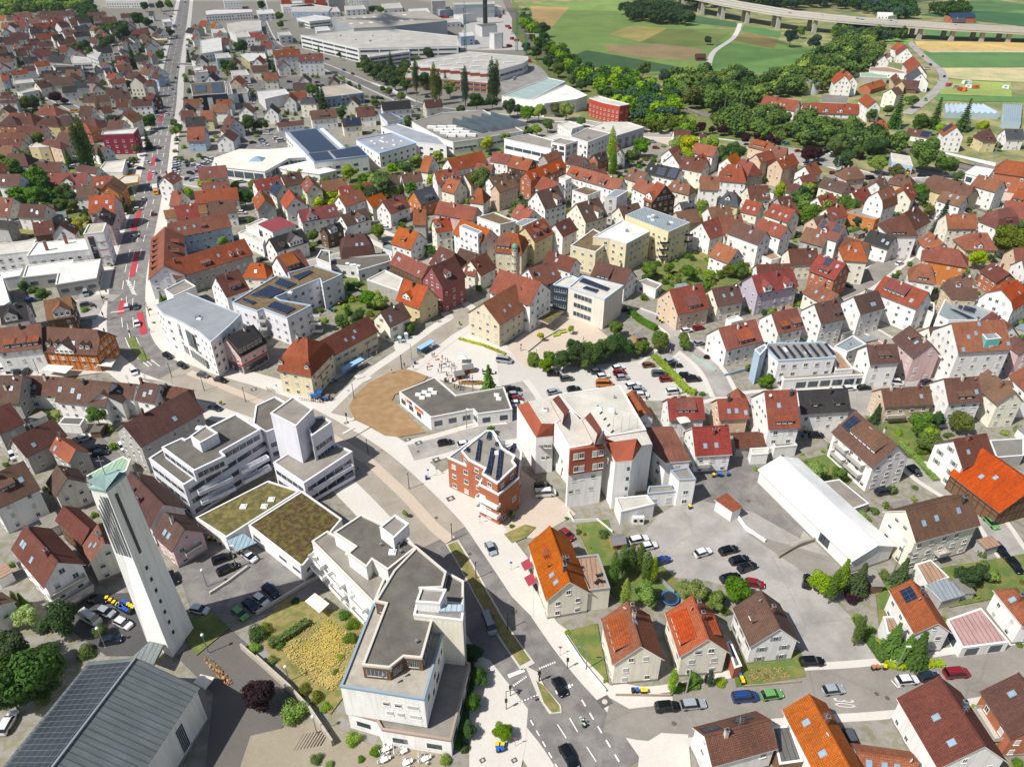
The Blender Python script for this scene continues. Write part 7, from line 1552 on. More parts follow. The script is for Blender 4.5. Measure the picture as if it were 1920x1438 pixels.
def hedge(t,pts,w_,h_,col='m',label='clipped green hedge',fixed=False):
 wp=[P(T(t,*q)).xy for q in pts];c0_=wp[0];V=[];Fc=[];rnd=random.Random(int(pts[0][0]))
 for i in range(len(wp)-1):
  a,b_=wp[i],wp[i+1];d=(b_-a);L=d.length;d.normalize();n=Vector((-d.y,d.x))
  for _ in range(int(L*(w_+2*h_)*9)):
   s=rnd.random()*L;u=rnd.uniform(-1,1);z=h_*rnd.random();k=rnd.random()
   if k < .5: z=h_*(1+rnd.uniform(-.12,.08))
   else: u=rnd.choice((-1,1))*rnd.uniform(.85,1.1)
   p=a+d*s+n*u*w_/2-c0_;sz=rnd.uniform(.12,.24);nv=Vector((rnd.uniform(-1,1),rnd.uniform(-1,1),rnd.uniform(.2,1))).normalized();t_=nv.orthogonal().normalized();t_=Matrix.Rotation(rnd.random()*6,3,nv) @ t_;uu=nv.cross(t_);P0=Vector((p.x,p.y,z))
   q=len(V);V += [tuple(P0-t_*sz),tuple(P0+uu*sz),tuple(P0+t_*sz),tuple(P0-uu*sz)];Fc.append((q,q+1,q+2,q+3))
  q=len(V);e=n*w_*.42;k2=h_*.9
  for (p,z) in ((a-e,0),(b_-e,0),(b_+e,0),(a+e,0),(a-e,k2),(b_-e,k2),(b_+e,k2),(a+e,k2)): V.append((p.x-c0_.x,p.y-c0_.y,z))
  for f in ((4,5,6,7),(0,1,5,4),(1,2,6,5),(2,3,7,6),(3,0,4,7)): Fc.append(tuple(q+j for j in f))
 me=mesh_of('hedge',V,Fc,folm(col));o=bpy.data.objects.new('hedge',me);C.objects.link(o);o.location=(c0_.x,c0_.y,0);tag(o,label,'hedge','hedges',q=T(t,*pts[0]),fixed=fixed)
hedge('B2',[(1095,120),(1180,200),(1260,290),(1340,370),(1395,385)],2.2,1.5,'l','long bright green hedge running through the public car park',True)
hedge('A0',[(1670,700),(1780,640),(1900,560)],1.6,1.6,'m','dark green hedge bordering the yellow-flowered garden',True)
hedge('C3',[(200,1000),(300,1080),(430,1150)],2,1.8,'m','dark green hedge beside the new cream school',True)
hedge('C4',[(670,1050),(860,1130)],2,1.3,'l');hedge('C3',[(1420,980),(1600,950),(1720,905)],1.8,1.4,'l');hedge('A3',[(870,540),(960,690),(1040,800)],1.6,1.6,'m');hedge('B3',[(1020,740),(1180,900),(1280,1010)],1.4,1.1,'l')
hedge('A1',[(1290,700),(1320,900),(1260,1150),(1230,1330)],2,1.0,'d','low dark shrubs under the tree row beside the cream flats',True);hedge('A3',[(1040,810),(1110,830),(1400,810)],1.4,1.1,'l');hedge('C1',[(1690,200),(1830,170)],1.8,1.8,'d')
hedge('D0',[(1200,200),(1420,200)],1.6,1.3,'d');hedge('C2',[(480,1230),(700,1290),(900,1370)],.9,.8,'y','thin lime-green planting strip in front of the sandstone school',True);hedge('A2',[(985,980),(1060,960),(1150,950)],1.2,.9,'m');hedge('E2',[(560,960),(800,940)],2.5,1.8,'d')
gardens('garden_shrubs',[(0,60),(130,50),(325,60),(310,200),(270,235),(260,330),(210,440),(0,480)],7.5,(1.8,3.9),'garden shrubs and small trees among the houses on the left','dmdmo',1,220)
gardens('garden_shrubs',[(350,60),(640,130),(900,250),(1000,330),(700,380),(480,400),(300,380),(335,100)],8,(1.4,3.0),'scattered green shrubs around the industrial halls','dml',2,220)
gardens('garden_shrubs',[(450,420),(700,380),(1000,330),(1200,290),(1500,330),(1920,350),(1920,640),(1700,570),(1500,560),(1240,600),(1100,450),(860,470),(740,600),(620,600)],4.8,(.9,2.5),'garden greenery between the houses of the old town','mdlmo',.8,260)
gardens('garden_shrubs',[(1400,540),(1920,560),(1920,1240),(1760,1240),(1650,1180),(1640,1080),(1560,900),(1400,780)],4.8,(.8,2.0),'garden greenery between the houses on the right','mlmo',.8,300)
gardens('garden_shrubs',[(0,740),(190,760),(330,960),(300,1060),(120,1100),(0,1120)],5,(.7,1.8),'small yard shrubs between the red roofs on the left','md',.8,300)
def sheds(pts,n_,sd):
 poly=worldpoly('F',pts,0);xs=[p[0] for p in poly];ys=[p[1] for p in poly];rnd=random.Random(sd);k=0
 for _ in range(n_*12):
  x,y=rnd.uniform(min(xs),max(xs)),rnd.uniform(min(ys),max(ys))
  if not inpoly(x,y,poly) or not free(x,y,2.6): continue
  nb=min(OCC,key=lambda o: (o[0]-x)**2+(o[1]-y)**2);w_,d_,h_=rnd.uniform(2.6,5.5),rnd.uniform(2.4,3.4),rnd.uniform(2.1,2.8);rt=root('garden_shed',(x,y,0),atan2(nb[3],nb[2]));OCC.append((x,y,nb[2],nb[3],w_/2,d_/2));rc=rnd.choice(('gr','dk','tn','F','mt'));wc=rnd.choice('wwGn')
  b=MB();b.prism([(-w_/2,-d_/2),(w_/2,-d_/2),(w_/2,d_/2),(-w_/2,d_/2)],0,h_);b.build('wall',[wallm(wc)],rt);b=MB();b.box((0,0,h_+.12),(w_+.4,d_+.4,.2),1,rx=rnd.uniform(-.06,.06),top=0);b.build('roof',[roofm(rc),METAL()],rt);b=MB();b.box((0,-d_/2-.03,1),(min(2.3,w_*.5),.05,2));b.build('door',[WOOD()],rt)
  tag(rt,'small %s shed with %s roof' % (WN[wc],{'gr': 'gravel','dk': 'dark flat','tn': 'tan','F': 'felt','mt': 'grey metal'}[rc]),'shed','garden sheds and garages',q=PX((x,y,1)));k += 1
  if k >= n_: break
 print('sheds',k)
sheds([(450,420),(1000,330),(1500,330),(1920,350),(1920,640),(1240,600),(860,470),(620,600)],34,3);sheds([(1400,540),(1920,560),(1920,1240),(1650,1180),(1560,900),(1400,780)],22,4);sheds([(0,300),(240,300),(200,440),(0,480)],8,5);sheds([(0,740),(190,760),(330,960),(120,1100),(0,1120)],10,6)
# flower carpet and flower bed
def tufts(name,t,pts,n,size,m,label,h=.25):
 poly=worldpoly(t,pts,0);xs=[p[0] for p in poly];ys=[p[1] for p in poly];rnd=random.Random(9);V=[];Fc=[];k=0
 cl=[(rnd.uniform(min(xs),max(xs)),rnd.uniform(min(ys),max(ys))) for _ in range(9)]
 while k < n:
  cx,cy=rnd.choice(cl);x,y=rnd.gauss(cx,1.6),rnd.gauss(cy,1.6);k += 1
  if not inpoly(x,y,poly): continue
  z=.33+rnd.random()*h;s=size*rnd.uniform(.5,1.2);a=rnd.random()*6.3;q=len(V);V += [(x-s*cos(a),y-s*sin(a),z),(x+s*sin(a),y-s*cos(a),z+.05),(x+s*cos(a),y+s*sin(a),z),(x-s*sin(a),y+s*cos(a),z+.03)];Fc.append((q,q+1,q+2,q+3))
 o=bpy.data.objects.new(name,mesh_of(name,V,Fc,m));C.objects.link(o);tag(o,label,'flowers',kind='stuff',q=T(t,*pts[0]),fixed=True)
tufts('flower_carpet','A1',[(270,740),(460,490),(560,620),(540,780),(430,860),(300,800)],1500,.12,mat('petal_yellow','C2AC24',.8,.2),'bright yellow stonecrop carpet in the walled garden below the cream flats')
tufts('grass_tufts','A1',[(160,720),(440,480),(620,640),(560,860),(470,980),(300,900)],5000,.2,mat('straw','A39050',.9,.25,2),'dry straw grass covering the walled garden')
tufts('flower_bed','A0',[(1240,770),(1290,770),(1440,930),(1400,950)],900,.2,mat('petal_mixed','8A3A4A',.8,.4,3,c2='A89A3A'),'red and yellow flower bed beside the church path')
tufts('flower_bed','A3',[(180,850),(440,830),(480,890),(220,930)],700,.18,mat('petal_garden','6A7A34',.8,.4,3,c2='A8705A'),'cottage garden plants in front of the white shuttered house')
# ---------------------------------------------------------------- vehicles
random.seed(31)
CC={'w': ('C9CACB','white'),'k': ('0E0F12','black'),'g': ('4A4E54','grey'),'s': ('8F959B','silver'),'b': ('1E3C74','blue'),'r': ('7E1620','red'),'n': ('5C9450','green'),'o': ('B8661C','orange'),'d': ('1B2536','dark blue'),'y': ('D99A0C','yellow'),'c': ('3C7A84','teal'),'t': ('6A4426','brown')}
def paint(c): return mat('car_paint_'+CC[c][1].replace(' ','_'),CC[c][0],.22,.02,.5,spec=.6)
def car_mesh(kind):
 L,Wd,Hh={'h': (4.1,1.78,1.48),'w': (4.65,1.82,1.5),'s': (4.4,1.88,1.66),'m': (4.75,1.9,1.75),'v': (5.2,1.98,1.98)}[kind]
 # stations along x: (x,belt height,roof height or None,width factor)
 hood,ws0,ws1,rr0,rr1={'h': (.62,.27,.10,-.36,-.47),'w': (.6,.25,.09,-.40,-.485),'s': (.64,.26,.12,-.40,-.485),'m': (.6,.34,.16,-.44,-.49),'v': (.62,.40,.26,-.47,-.495)}[kind]
 belt=Hh*.62;bz=.22
 st=[(-.5,.5*Hh,None,.82),(-.485,belt*.96,None,.93),(rr1,belt,None,.96),(rr0,belt,Hh*.97,1),(-.15,belt,Hh,1),(ws1,belt*.99,Hh*.98,1),(ws0,belt*.94,None,1),(.42,belt*.84,None,.96),(.485,belt*.72,None,.88),(.5,.5*Hh,None,.78)]
 body=MB();gl=MB();rings=[]
 for x,bh,rf,wf in st:
  w_=Wd/2*wf;top=rf if rf else bh;wr=w_*.78 if rf else w_*.86;xs=x*L
  rings.append([(xs,-w_*.92,bz),(xs,-w_,bz+.25),(xs,-w_*.97,bh),(xs,-wr,top),(xs,0,top+(.04 if rf else .03)),(xs,wr,top),(xs,w_*.97,bh),(xs,w_,bz+.25),(xs,w_*.92,bz)])
 for i in range(len(st)-1):
  a,b_=rings[i],rings[i+1];ra,rb_=st[i][2],st[i+1][2]
  for j in range(8):
   f=[a[j],b_[j],b_[j+1],a[j+1]];side=j in (2,5)
   isg=(side and ra and rb_) or (bool(ra) != bool(rb_) and j in (3,4)) or (side and bool(ra) != bool(rb_))
   (gl if isg else body).face(f[::-1],0,None,not isg)
  body.face([a[8],b_[8],b_[0],a[0]][::-1],1)
 body.face(rings[0],0);body.face(rings[-1][::-1],0)
 for sx in (-.31,.31):
  for sy in (-1,1): body.box((sx*L,sy*Wd*.47,.36),(.72,Wd*.08,.3),1)
 for q in (1,-1): body.box((ws1*L*.9,q*(Wd/2+.07),belt+.03),(.16,.16,.12),0)
 if kind in ('v','m','s'):
  for q in (1,-1): body.box((-.14*L,q*Wd*.34,Hh+.03),(L*.5,.05,.05),1)
 return body.mesh('car_body',[paint('w'),DARK()]),gl.mesh('car_glass',[mat('car_glass','12181D',.06,.03,spec=.9)]),L,Wd,Hh
def small(name,fn): b=MB();fn(b);return b
b=MB();b.tube((0,-.11,0),(0,.11,0),.33,n=14,mi=0);b.tube((0,-.12,0),(0,.12,0),.19,n=10,mi=1);WHL=b.mesh('wheel',[mat('tyre','151515',.9),METAL()])
b=MB();b.box((0,0,0),(.08,.32,.14));HLM=b.mesh('headlight',[mat('lamp_glass','D8DCE0',.1)]);b=MB();b.box((0,0,0),(.06,.3,.15));TLM=b.mesh('taillight',[mat('tail_red','8C0A10',.2)])
CMS={k: car_mesh(k) for k in 'hwsmv'}
CARN={'h': 'hatchback','w': 'estate car','s': 'off-road car','m': 'people carrier','v': 'van'}
def car(t,x,y,ang,kind,col,z=.14,label=None,group='cars parked and driving in the town'):
 q=T(t,x,y);p=P(q,z+.7);e=.2;g=P((q[0]+cos(R(ang))*e,q[1]-sin(R(ang))*e),z+.7);rz=atan2(g.y-p.y,g.x-p.x)
 body,gl,L,Wd,Hh=CMS[kind];rt=root('car' if kind != 'v' else 'van',(p.x,p.y,z),rz)
 link('body',body,rt,mats={0: paint(col)});link('glass',gl,rt)
 if p.y < 420:
  for sx in (-.31,.31):
   for sy in (-1,1): link('wheel',WHL,rt,(sx*L,sy*(Wd*.44),.33))
  if p.y < 240:
   for sy in (-1,1): link('headlight',HLM,rt,(L*.482,sy*Wd*.34,.66));link('taillight',TLM,rt,(-L*.492,sy*Wd*.36,.78))
 tag(rt,label or '%s %s' % (CC[col][1],CARN[kind]),'car' if kind != 'v' else 'van',group,q=q,fixed=bool(label));return rt
CARS = '''
A0 1370 150 20 w k;A0 1400 215 25 w k;A0 1535 140 -35 h w;A0 1665 350 -38 w d;A0 1605 405 -35 h w;A0 1540 440 -38 h d;A0 1475 490 -38 h n;A0 1225 465 -10 h w;A0 650 480 -20 h s;A0 755 550 -25 h w;A0 555 520 -30 v w;A0 680 655 10 h d;A0 1060 270 -60 h k;A0 45 1160 60 w w;A0 600 405 0 h k
A1 1445 90 -62 h s;A1 1435 555 -68 v s;A1 1870 940 -62 h k;A1 1925 1370 -60 w k
A2 1175 115 18 h w;A2 1335 100 15 w k;A2 1400 160 15 w k;A2 1450 205 20 w k;A2 1345 270 15 w k;A2 925 165 20 h b;A2 780 35 12 w w;A2 840 75 12 h w;A2 1495 305 -10 h r;A2 955 1065 5 s k;A2 1115 1050 5 w s;A2 1435 1005 5 m b;A2 1600 990 8 h n
A3 600 785 2 w k;A3 730 960 6 h s;A3 1185 900 5 h w;A3 1325 880 5 h d;A3 1490 858 5 m r;A3 570 290 80 h k;A3 1760 100 -45 w k;A3 1850 195 -50 w k;A3 845 1275 -65 w g
B0 605 690 20 h w;B0 700 765 10 w k;B0 720 800 10 h d;B0 90 815 -65 h w;B0 960 215 -60 h w;B0 1205 100 -30 h k;B0 1310 170 -30 h k;B0 1460 240 -15 h g;B0 1585 275 -15 h k;B0 1545 475 -15 h d;B0 75 195 65 w k;B0 130 205 60 w k;B0 190 212 60 h k;B0 20 185 70 h w;B0 880 750 -60 h w
B1 1360 725 10 h k;B1 1500 735 10 h w;B1 1785 135 -8 v s;B1 1670 215 0 h w;B1 1850 345 5 w k;B1 1858 378 5 h s;B1 1868 412 5 h r;B1 1872 442 5 h w;B1 1868 474 5 h s
B2 295 1035 0 h k;B2 315 1090 5 v w;B2 470 265 5 h g;B2 375 360 10 h s;B2 520 340 8 h k;B2 690 215 5 h g;B2 730 248 8 h w;B2 840 188 10 h w;B2 850 222 5 h r;B2 870 257 5 h s;B2 945 312 12 w w;B2 985 342 5 h s;B2 1010 382 0 h w;B2 1060 168 5 h t;B2 1135 232 0 m g;B2 1185 270 5 h r;B2 1240 358 5 m w;B2 1215 140 15 h s;B2 1255 170 5 h k;B2 1330 245 -5 w k;B2 1380 270 5 m k;B2 470 1385 -40 h r;B2 740 305 0 v o;B2 375 230 0 h k
B3 660 335 5 h w;B3 770 330 5 h k;B3 985 295 -5 v w;B3 1220 290 10 h d;B3 425 670 0 h k;B3 1135 925 -42 h k;B3 910 1075 10 s d;B3 1685 1300 -45 h n
C0 1240 55 10 h w;C0 1375 97 80 h r;C0 1170 205 70 h g;C0 1210 300 30 h s;C0 1100 95 0 h w;C0 770 810 -80 v s;C0 1140 935 82 m w;C0 1220 930 -82 h g;C0 1230 1085 -75 h w;C0 1505 1372 -30 h k;C0 770 910 10 h g;C0 270 872 10 h b
C1 75 385 15 h k;C1 235 72 20 h w;C1 355 85 0 h w;C1 365 145 0 h w;C1 1660 372 0 h k;C1 530 505 10 h k;C1 1650 225 0 h w;C1 280 330 0 h k
C3 705 1145 10 h w;C3 815 1120 10 h r;C3 820 1258 15 h s;C3 160 955 0 h k;C3 560 1415 10 h s
C4 940 445 25 h r;C4 985 425 25 h k;C4 800 542 22 h w;C4 1075 360 18 h w;C4 1125 328 18 h b;C4 1215 265 18 h w;C4 1265 243 18 h k;C4 1350 188 15 h g;C4 1390 158 15 h r;C4 1420 65 20 h k;C4 90 868 8 h r;C4 330 738 -10 h k;C4 1440 40 20 h s
D0 1420 512 85 h g;D0 1410 622 85 h b;D0 1380 737 85 h w;D0 1430 782 85 h k;D0 1430 815 85 h k;D0 1420 850 80 h b;D0 1290 972 70 h w;D0 1355 880 85 h k;D0 1155 657 0 h w;D0 1325 648 0 h w;D0 1260 697 0 h k;D0 1555 815 5 h b;D0 580 722 10 h s;D0 630 700 10 h d;D0 665 677 10 h w;D0 690 635 10 h b;D0 665 555 5 h s;D0 670 188 0 v y;D0 1130 935 75 h s;D0 1245 152 10 h g;D0 1385 172 5 h s;D0 1500 210 85 h w;D0 1155 1095 0 h k;D0 380 850 20 h r
D0 1590 605 0 h r;D0 1585 628 0 h s;D0 1580 650 0 h w;D0 1585 672 0 h s;D0 1578 700 0 h g;D0 1580 722 0 h w;D0 1572 745 0 h w;D0 1570 768 0 h d;D0 1710 738 -10 h k;D0 1780 720 10 h s;D0 1840 728 5 h c;D0 1880 760 10 h w;D0 1690 790 10 h g;D0 1730 800 10 h s;D0 1800 800 0 v w;D0 1700 668 10 h b;D0 1740 665 10 h w;D0 1790 680 10 h w;D0 1830 655 10 h s;D0 1870 635 10 h w;D0 1905 610 10 h w;D0 1840 605 0 h k
D1 310 495 10 h w;D1 580 385 0 v w;D1 450 465 5 h k;D1 530 440 0 h g;D1 560 488 0 h w;D1 545 462 0 h s;D1 700 450 10 v w;D1 660 425 10 h w;D1 350 812 10 h w;D1 1590 362 0 h w;D1 1415 128 5 h w;D1 1475 92 5 h d;D1 1250 152 5 h w;D1 1580 65 0 h k;D1 1165 975 0 h k;D1 40 625 0 h w;D1 50 725 10 h c;D1 110 738 10 h w;D1 50 760 10 h s;D1 20 650 10 h w
D2 495 550 0 h r;D2 95 152 0 h w;D3 400 455 0 h s;D3 1605 480 5 h c;D3 1710 542 5 h r;D3 1780 655 5 h w;D3 1890 662 0 h k;D3 430 510 0 h r;D3 1560 455 5 h w;D3 1830 600 0 h w;D4 205 737 0 h r;D4 535 785 0 v k;D4 900 732 10 v y;D4 1000 762 0 h k;D4 195 560 10 h w;D4 150 548 10 h k;D4 1830 517 0 h w;D4 560 312 20 h k;D4 400 328 0 h b;D4 270 335 0 h w;D4 130 520 10 h g
E0 1605 225 85 h w;E0 1590 312 85 h w;E0 1550 800 85 h s;E0 1560 840 85 h w;E0 1580 700 85 h k;E0 1545 1030 85 h w;E0 1480 995 80 h s;E0 1590 340 85 h b;E0 1665 20 85 h k;E0 1660 145 85 h w;E0 1600 605 85 h k;E0 1690 410 0 h s;E0 1370 985 5 h s;E0 1430 1045 5 h w;E0 970 510 80 v w;E0 980 470 80 v w;E0 1000 420 80 v w;E0 1480 125 0 h s;E0 1510 140 0 h w;E0 1540 150 0 h d;E0 1560 130 0 h w;E0 1540 180 0 h w
E1 535 185 -65 v w;E1 560 225 -65 v w;E1 590 295 -65 v w;E1 605 320 -65 h s;E1 620 350 -65 h b;E1 640 385 -65 h w;E1 680 362 0 h k;E1 740 432 0 h k;E1 1170 705 10 h b;E1 1220 728 10 h w;E1 1262 740 10 h w;E1 1080 768 70 h k;E1 1030 740 10 h r;E1 1035 770 10 h d;E1 850 750 0 h w;E1 850 805 0 h d;E1 740 810 -20 h w;E1 690 790 0 h k;E1 600 780 0 h w;E1 410 765 0 v w;E1 275 775 0 h d;E1 1330 765 0 h k;E1 1390 800 -30 h d;E1 1480 908 10 h b;E1 1580 875 -10 h k;E1 1610 885 -10 h k;E1 1410 940 -10 h w;E1 1250 965 -10 h w;E1 1120 530 0 h d;E1 1270 535 0 h w;E1 1270 630 -20 h b;E1 1350 665 -20 h d;E1 440 925 0 h w;E1 410 420 80 v w;E1 437 425 80 v w;E1 480 425 80 v w;E1 900 755 0 h g;E1 900 820 10 h s;E1 780 735 0 h k;E1 550 790 0 h w
E2 985 700 20 h w;E2 975 712 20 h w;E2 200 870 0 h d;E2 1630 990 0 h r;E4 1010 507 80 h r;E4 1050 617 0 v w;E4 1150 728 -80 h w;E4 1205 688 -80 h d;E4 1045 798 0 h k;E4 915 915 10 h b;E4 1035 897 80 v n;E4 1080 582 -30 h d;E4 925 430 -60 h w
'''
for e_ in CARS.replace('\n', ';').split(';'):
 q=e_.split()
 if q: car(q[0],float(q[1]),float(q[2]),float(q[3]),q[4],q[5],z=.16 if q[0][0] in 'AB' else .2)
# box lorries,caravans
def lorry(t,x,y,ang,col,cab,label,L=7,z=.2,name='lorry',cat='lorry'):
 q=T(t,x,y);p=P(q,1.5);g=P((q[0]+cos(R(ang)),q[1]-sin(R(ang))),1.5);rt=root(name,(p.x,p.y,z),atan2(g.y-p.y,g.x-p.x))
 b=MB();b.box((-.9,0,1.95),(L-1.8,2.3,2.5),0);b.box((-.9,0,.6),(L-1.8,1.6,.25),1);b.build('cargo_box',[mat('box_'+col,col,.5),DARK()],rt)
 b=MB();b.loft([(L/2-1.7,-1.05),(L/2,-1.05),(L/2,1.05),(L/2-1.7,1.05)],.45,[(L/2-1.6,-.95),(L/2-.5,-.95),(L/2-.5,.95),(L/2-1.6,.95)],2.3,0);b.build('cab',[mat('cab_'+cab,cab,.4)],rt)
 b=MB();b.box((L/2-.27,0,1.6),(.1,1.7,.75),0,rx=0);b.build('windscreen',[GLASS()],rt)
 for sx in (-L*.3,L*.32):
  for sy in (-1,1): link('wheel',WHL,rt,(sx,sy*.95,.42),sc=(1.3,1.4,1.3))
 tag(rt,label,cat,q=q,fixed=True)
lorry('D0',1397,895,-85,'C9C6BE','D99A0C','yellow box lorry with white roof on the main street',8)
for i in range(4): lorry('E0',1830+i*38,492,85,'C4C4C4','C4C4C4',('first','second','third','fourth')[i]+' white lorry from the left at the hall loading docks',7)
for i,(x,y,c_) in enumerate(((1245,770,'A83C6A'),(1380,747,'C9C9C4'),(1425,747,'B4C4BC'),(1422,785,'C9C9C4'),(1486,788,'B8602A'),(1386,812,'C0521E'),(1345,808,'9A3A2A'),(1757,792,'C9D0D4'),(1300,785,'A9A296'))):
 q=T('E4',x,y);p=P(q,1);rt=root('caravan',(p.x,p.y,0),i*.8);b=MB();b.loft([(-2.4,-1.1),(2.4,-1.1),(2.4,1.1),(-2.4,1.1)],.5,[(-2.2,-1.0),(2.0,-1.0),(2.0,1.0),(-2.2,1.0)],2.7,0);b.build('body',[mat('caravan_'+c_,c_,.5)],rt)
 for k in (-1,1): link('window',WM['dark'],rt,(0,k*1.08,1.8),(0,0,0),(1.6,1,.7));link('wheel',WHL,rt,(0,k*1.0,.35))
 tag(rt,('magenta','white','mint-white','cream white','orange','bright orange','rust red','round silvery','beige')[i]+' caravan on the meadow','caravan','caravans on the meadow',q=q)
# tractor with trailer
def pos(t,x,y,z=0): return P(T(t,x,y),z)
p=pos('B1',455,425);rt=root('tractor',(p.x,p.y,.38),R(170));BL=mat('tractor_blue','1560A8',.35)
b=MB();b.box((1.3,0,1.2),(2.0,.9,.8));b.box((.2,0,.9),(1,.8,.5));b.build('bonnet',[BL],rt)
b=MB();b.box((-.4,0,2.6),(1.5,1.5,.18));b.box((-.4,0,1.1),(1.4,1.3,.5));b.build('cab_roof',[BL],rt);b=MB();b.loft([(-1.1,-.7),(.3,-.7),(.3,.7),(-1.1,.7)],1.3,[(-1,-.65),(.2,-.65),(.2,.65),(-1,.65)],2.5);b.build('cab_glass',[GLASS()],rt)
for sx,sc_ in ((-.6,2.3),(1.7,1.5)):
 for sy in (-1,1): link('wheel',WHL,rt,(sx,sy*.85,.33*sc_),sc=(sc_,1.8,sc_))
tag(rt,'blue tractor with cab at the roadworks beside the yellow inn','tractor',q=(600,745),fixed=True)
p=pos('B1',500,425);rt=root('trailer',(p.x,p.y,.38),R(170));b=MB();b.box((0,0,.9),(2.6,1.7,.15));
for sy in (-1,1): b.box((0,sy*.85,1.2),(2.6,.08,.6))
b.box((1.3,0,1.2),(.08,1.7,.6));b.build('tub',[BL],rt);b=MB();b.box((0,0,1.25),(2.4,1.5,.4));b.build('load',[mat('soil_load','7A5A3C',.95,.3,3)],rt)
for sy in (-1,1): link('wheel',WHL,rt,(-.3,sy*.8,.4),sc=(1.2,1,1.2))
tag(rt,'small blue tipping trailer filled with soil behind the tractor','trailer',q=(612,748),fixed=True)
# ---------------------------------------------------------------- people
def body_mesh(pose,seed):
 V={'hip': (0,0,.95),'chest': (0,0,1.3),'neck': (0,0,1.5),'head': (0,.02,1.63),'top': (0,.02,1.72)}
 st={'stand': (0,.02),'walk': (.28,.22),'sit': (0,0)}[pose][0]
 for s,sg in (('L',1),('R',-1)):
  f=st*sg
  V['h'+s]=(.1*sg,0,.9);V['k'+s]=(.11*sg,.08+f*.5,.5);V['a'+s]=(.11*sg,f-.02,.09);V['t'+s]=(.12*sg,f+.15,.04)
  V['s'+s]=(.19*sg,0,1.42);V['e'+s]=(.26*sg,-f*.5,1.15);V['w'+s]=(.27*sg,.1-f*.6,.9);V['f'+s]=(.27*sg,.14-f*.6,.82)
  if pose == 'sit': V['k'+s]=(.14*sg,.42,.9);V['a'+s]=(.16*sg,.38,.48);V['t'+s]=(.16*sg,.52,.44);V['e'+s]=(.27*sg,.2,1.2);V['w'+s]=(.24*sg,.5,1.12);V['f'+s]=(.23*sg,.56,1.1)
 E_=[('hip','chest'),('chest','neck'),('neck','head'),('head','top')]
 for s in 'LR': E_ += [('hip','h'+s),('h'+s,'k'+s),('k'+s,'a'+s),('a'+s,'t'+s),('chest','s'+s),('s'+s,'e'+s),('e'+s,'w'+s),('w'+s,'f'+s)]
 ks=list(V);me=bpy.data.meshes.new('person_body');me.from_pydata([V[k] for k in ks],[(ks.index(a),ks.index(b_)) for a,b_ in E_],[])
 ob=bpy.data.objects.new('tmp',me);C.objects.link(ob);md=ob.modifiers.new('s','SKIN')
 rad={'hip': .15,'chest': .16,'neck': .06,'head': .1,'top': .07,'h': .1,'k': .065,'a': .045,'t': .045,'s': .07,'e': .045,'w': .033,'f': .035}
 for i,k in enumerate(ks): r=rad.get(k,rad.get(k[0],.05));me.skin_vertices[0].data[i].radius=(r,r*(.72 if k in ('hip','chest') else 1));me.skin_vertices[0].data[i].use_root=(k == 'hip')
 ob.modifiers.new('ss','SUBSURF').levels=1;bpy.context.view_layer.update();dg=bpy.context.evaluated_depsgraph_get();out=bpy.data.meshes.new_from_object(ob.evaluated_get(dg));bpy.data.objects.remove(ob)
 out.name='person_body';out.materials.clear()
 for m in (mat('skin','B98B72',.7),mat('cloth_blue','2E466E',.9),mat('trousers_dark','26282E',.9)): out.materials.append(m)
 for f in out.polygons:
  c_=f.center;z=c_.z;ax=abs(c_.x);f.use_smooth=True
  lo=1.02 if pose != 'sit' else 1.0
  f.material_index=0 if z > 1.49 else (1 if z > lo and not (ax > .235 and z < 1.22) else (0 if ax > .2 and z > .75 else 2))
 return out
PB={k: body_mesh(k,1) for k in ('stand','walk','sit')}
b=MB();b.ball((0,-.005,1.69),.115,0,8,5,.85);HAIR=b.mesh('hair',[mat('hair_brown','3A2618',.9)])
SH=[('B8B8B4','white top'),('26282E','black top'),('8C1A20','red top'),('2E5A9A','blue top'),('5A7A4A','green top'),('C9905A','orange top'),('8A8A90','grey top'),('C9A0B0','pink top')]
TR=[('26282E','dark trousers'),('3A4E78','jeans'),('A89A80','beige shorts'),('B8B8B4','white trousers')]
HR=[('3A2618','hair_brown'),('1A1512','hair_black'),('A88A58','hair_blond'),('8A8680','hair_grey')]
def person(t,x,y,rz,pose='stand',sh=None,tr=None,z=.16,label=None,s=1.0):
 q=T(t,x,y);p=P(q,z+.85);rt=root('person',(p.x,p.y,z),rz);a=SH[sh if sh is not None else random.randrange(8)];c_=TR[tr if tr is not None else random.randrange(4)]
 link('body',PB[pose],rt,sc=(s,s,s),mats={1: mat('cloth_'+a[0],a[0],.9),2: mat('cloth_'+c_[0],c_[0],.9)});h=random.choice(HR);link('hair',HAIR,rt,sc=(s,s,s),mats={0: mat(h[1],h[0],.9)})
 tag(rt,label or 'person in %s and %s %s' % (a[1],c_[1],'walking' if pose == 'walk' else 'standing'),'person','people on the square',q=q,fixed=bool(label));return rt
for i,(x,y) in enumerate(((750,270),(790,265),(740,145),(900,490),(938,490),(1030,465),(1145,450),(1160,505),(1185,470),(1090,490),(1035,640),(1085,650),(1050,690),(1010,780),(1075,795),(1210,600),(1140,590),(1195,900),(1240,925),(1300,875),(1275,930),(1330,890),(1490,700),(372,525),(192,470),(520,290),(490,265),(935,580),(870,590),(1055,380),(1020,370),(950,315),(655,530),(1440,760),(1310,930))):
 person('S5',x,y,random.random()*6.3,random.choice(('stand','stand','walk')),z=.2)
for t_,x,y in (('S1',1125,850),('S1',1500,385),('S1',1810,170),('B1',975,215),('C0',1270,310),('C0',1060,385),('C0',1300,925),('C0',1345,1145),('C4',1140,265),('C4',1165,270),('A1',1432,845),('D3',395,355),('D3',420,350),('C3',560,1340),('A2',510,175),('C2',1600,1225),('C2',1700,1400),('B2',140,50)): person(t_,x,y,random.random()*6.3,'walk',z=.2)
